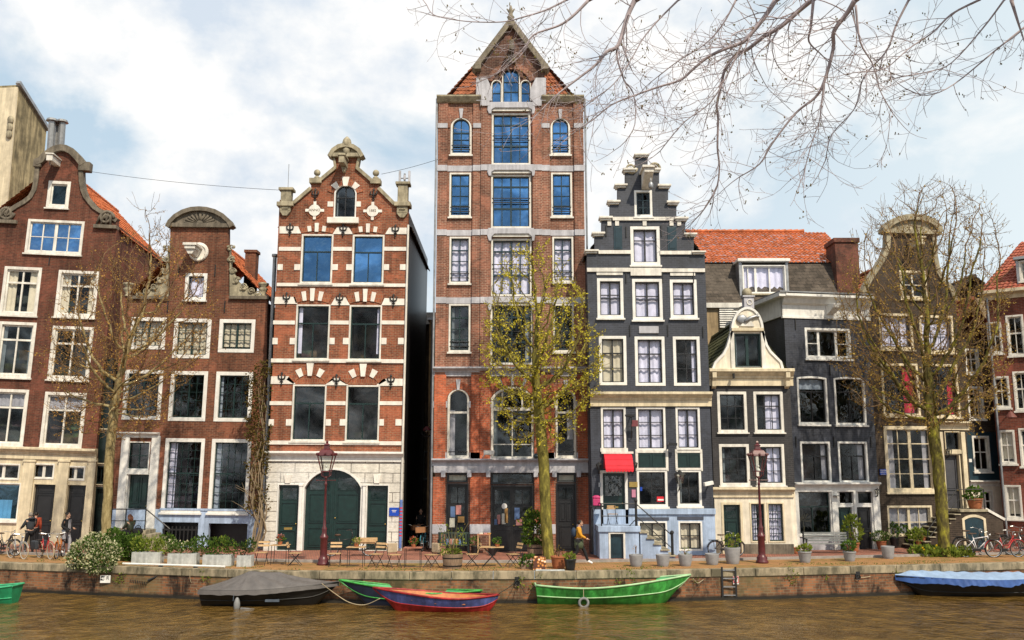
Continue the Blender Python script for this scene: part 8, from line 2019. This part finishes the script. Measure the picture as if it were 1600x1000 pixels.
def yel_x(t, J):
    B().ball((-.20, 0, 1.24), (.11, .14, .2), 10, 8).obj('backpack', plain('navy_backpack', (.02, .04, .08), .8), t, smooth=True)
    B().lathe([(.17, .62), (.185, .8), (.165, .98)], .0, 0, 0, 12).obj('tied_shirt', plain('olive_check_cloth', (.07, .09, .05), .9), t, smooth=True)
person('dark haired person in a mustard jacket with navy backpack striding to the right', gp(905, 882), .0, stand(knL=(.22, .09, .52), anL=(.36, .09, .12), toL=(.50, .09, .06), hipR=(-.02, -.09, .90), knR=(-.08, -.1, .50), anR=(-.38, -.1, .20), toR=(-.30, -.1, .05), elL=(-.14, .24, 1.16), wrL=(-.05, .24, .92), elR=(.06, -.26, 1.14), wrR=(.28, -.2, 1.02), head=(.07, 0, 1.60)), must, blk_c, white_s, hair_d, 'short', 1.02, extra=yel_x)
person('person in dark clothes standing in the shadow of the alley behind the bicycles', gp(657, 852), -PI / 2, stand(face=(1, 0, 0)), blk_c, blk_c, blk_c, hair_d, 'short', 1.05)
# pushchair at the far left edge
p = gp(4, 866); t = thing('pushchair', 'dark folding pushchair at the far left frame edge', 'pushchair', p, .3)
B().tube([(-.4, 0, .12), (.1, 0, .55), (.45, 0, 1.0)], .018, 6).tube([(.35, 0, .12), (-.05, 0, .6)], .018, 6).obj('frame', zinc, t); B().add([(-.35, -.22, .35), (.15, -.22, .38), (.3, -.22, .85), (-.35, .22, .35), (.15, .22, .38), (.3, .22, .85)], [(0, 1, 4, 3), (1, 2, 5, 4)]).obj('seat', plain('purple_cloth', (.07, .05, .11), .9), t, fix=False)
for x_, y_ in ((-.4, -.22), (-.4, .22), (.35, -.22), (.35, .22)): B().torus((x_, y_, .1), (0, 1, 0), .085, .02, 14, 6).obj('wheel', rub, t, smooth=True)
# things on the stoop of house 5
t = thing('folding_chair', 'pale slatted folding chair on the landing under the red awning', 'chair', h5.M @ Vector((h5.L(957, 815, -.7)[0], -.7, h5.L(965, 821, -1.3)[1] + .003)), PI * .9)
for x_ in (-.2, .2): B().tube([(x_, .24, 0), (x_, -.16, .46)], .013, 6).obj('leg', iron, t); B().tube([(x_ * .92, -.24, 0), (x_ * .92, .20, .45), (x_ * .92, .33, .88)], .013, 6).obj('leg', iron, t)
B().box(-.2, .2, -.2, .2, .452, .47).obj('seat', woodlt, t); B().box(-.2, .2, .27, .29, .68, .85).obj('backrest', woodlt, t)
q = h5.M @ Vector((h5.L(932, 790, -.6)[0], -.6, h5.L(965, 790, -.6)[1]))
o = B().box(-.30, .34, -.25, .25, -.06, 0).box(-.26, -.2, -.2, .2, -2.0, -.06).obj('shelf_bracket', blackp); o.location = q; tag(o, 'black shelf left of the awning door holding a pink bag', 'shelf')
o = B().box(-.16, .16, -.1, .1, .003, .3).ball((0, 0, .36), (.2, .12, .1), 8, 6).obj('gift_bag', plain('magenta_paper', (.5, .04, .16), .6), bevel=.02); o.location = q; tag(o, 'magenta bag on the black shelf left of the awning door', 'bag')

# ------------------------------------------------------------------ every separate block of trim becomes a part of its own; lettering becomes mesh
def split_islands(o):
    me = o.data; n = len(me.vertices); par = list(range(n))
    def f(i):
        while par[i] != i: par[i] = par[par[i]]; i = par[i]
        return i
    for p in me.polygons:
        a = f(p.vertices[0])
        for v in p.vertices[1:]: par[f(v)] = a
    grp = {}
    for p in me.polygons: grp.setdefault(f(p.vertices[0]), []).append(tuple(p.vertices))
    if len(grp) < 2: return
    base = o.name.split('.')[0]
    for k, fs in enumerate(grp.values()):
        ids = sorted({v for q in fs for v in q}); mp = {v: i for i, v in enumerate(ids)}
        q = B().add([tuple(me.vertices[v].co) for v in ids], [tuple(mp[v] for v in x) for x in fs]).obj(base, me.materials[0], o.parent)
        for md in o.modifiers: nm = q.modifiers.new('bevel', 'BEVEL'); nm.width = md.width; nm.segments = 2; nm.limit_method = 'ANGLE'
    bpy.data.objects.remove(o)
for o in [o for o in C.objects if o.type == 'MESH' and o.name.split('.')[0] in ('stone_band_trim', 'sill_band_trim', 'stone_block_trim', 'impost_band_trim', 'base_stone_trim', 'plinth', 'white_band_trim', 'window_frame_trim', 'stone_voussoir_trim', 'tread')]: split_islands(o)
for o in [o for o in C.objects if o.type == 'FONT']:
    bpy.context.view_layer.update()
    me = bpy.data.meshes.new_from_object(o.evaluated_get(bpy.context.evaluated_depsgraph_get())); q = bpy.data.objects.new('lettering', me); C.objects.link(q)
    q.parent = o.parent; q.location = o.location; q.rotation_euler = o.rotation_euler; bpy.data.objects.remove(o)
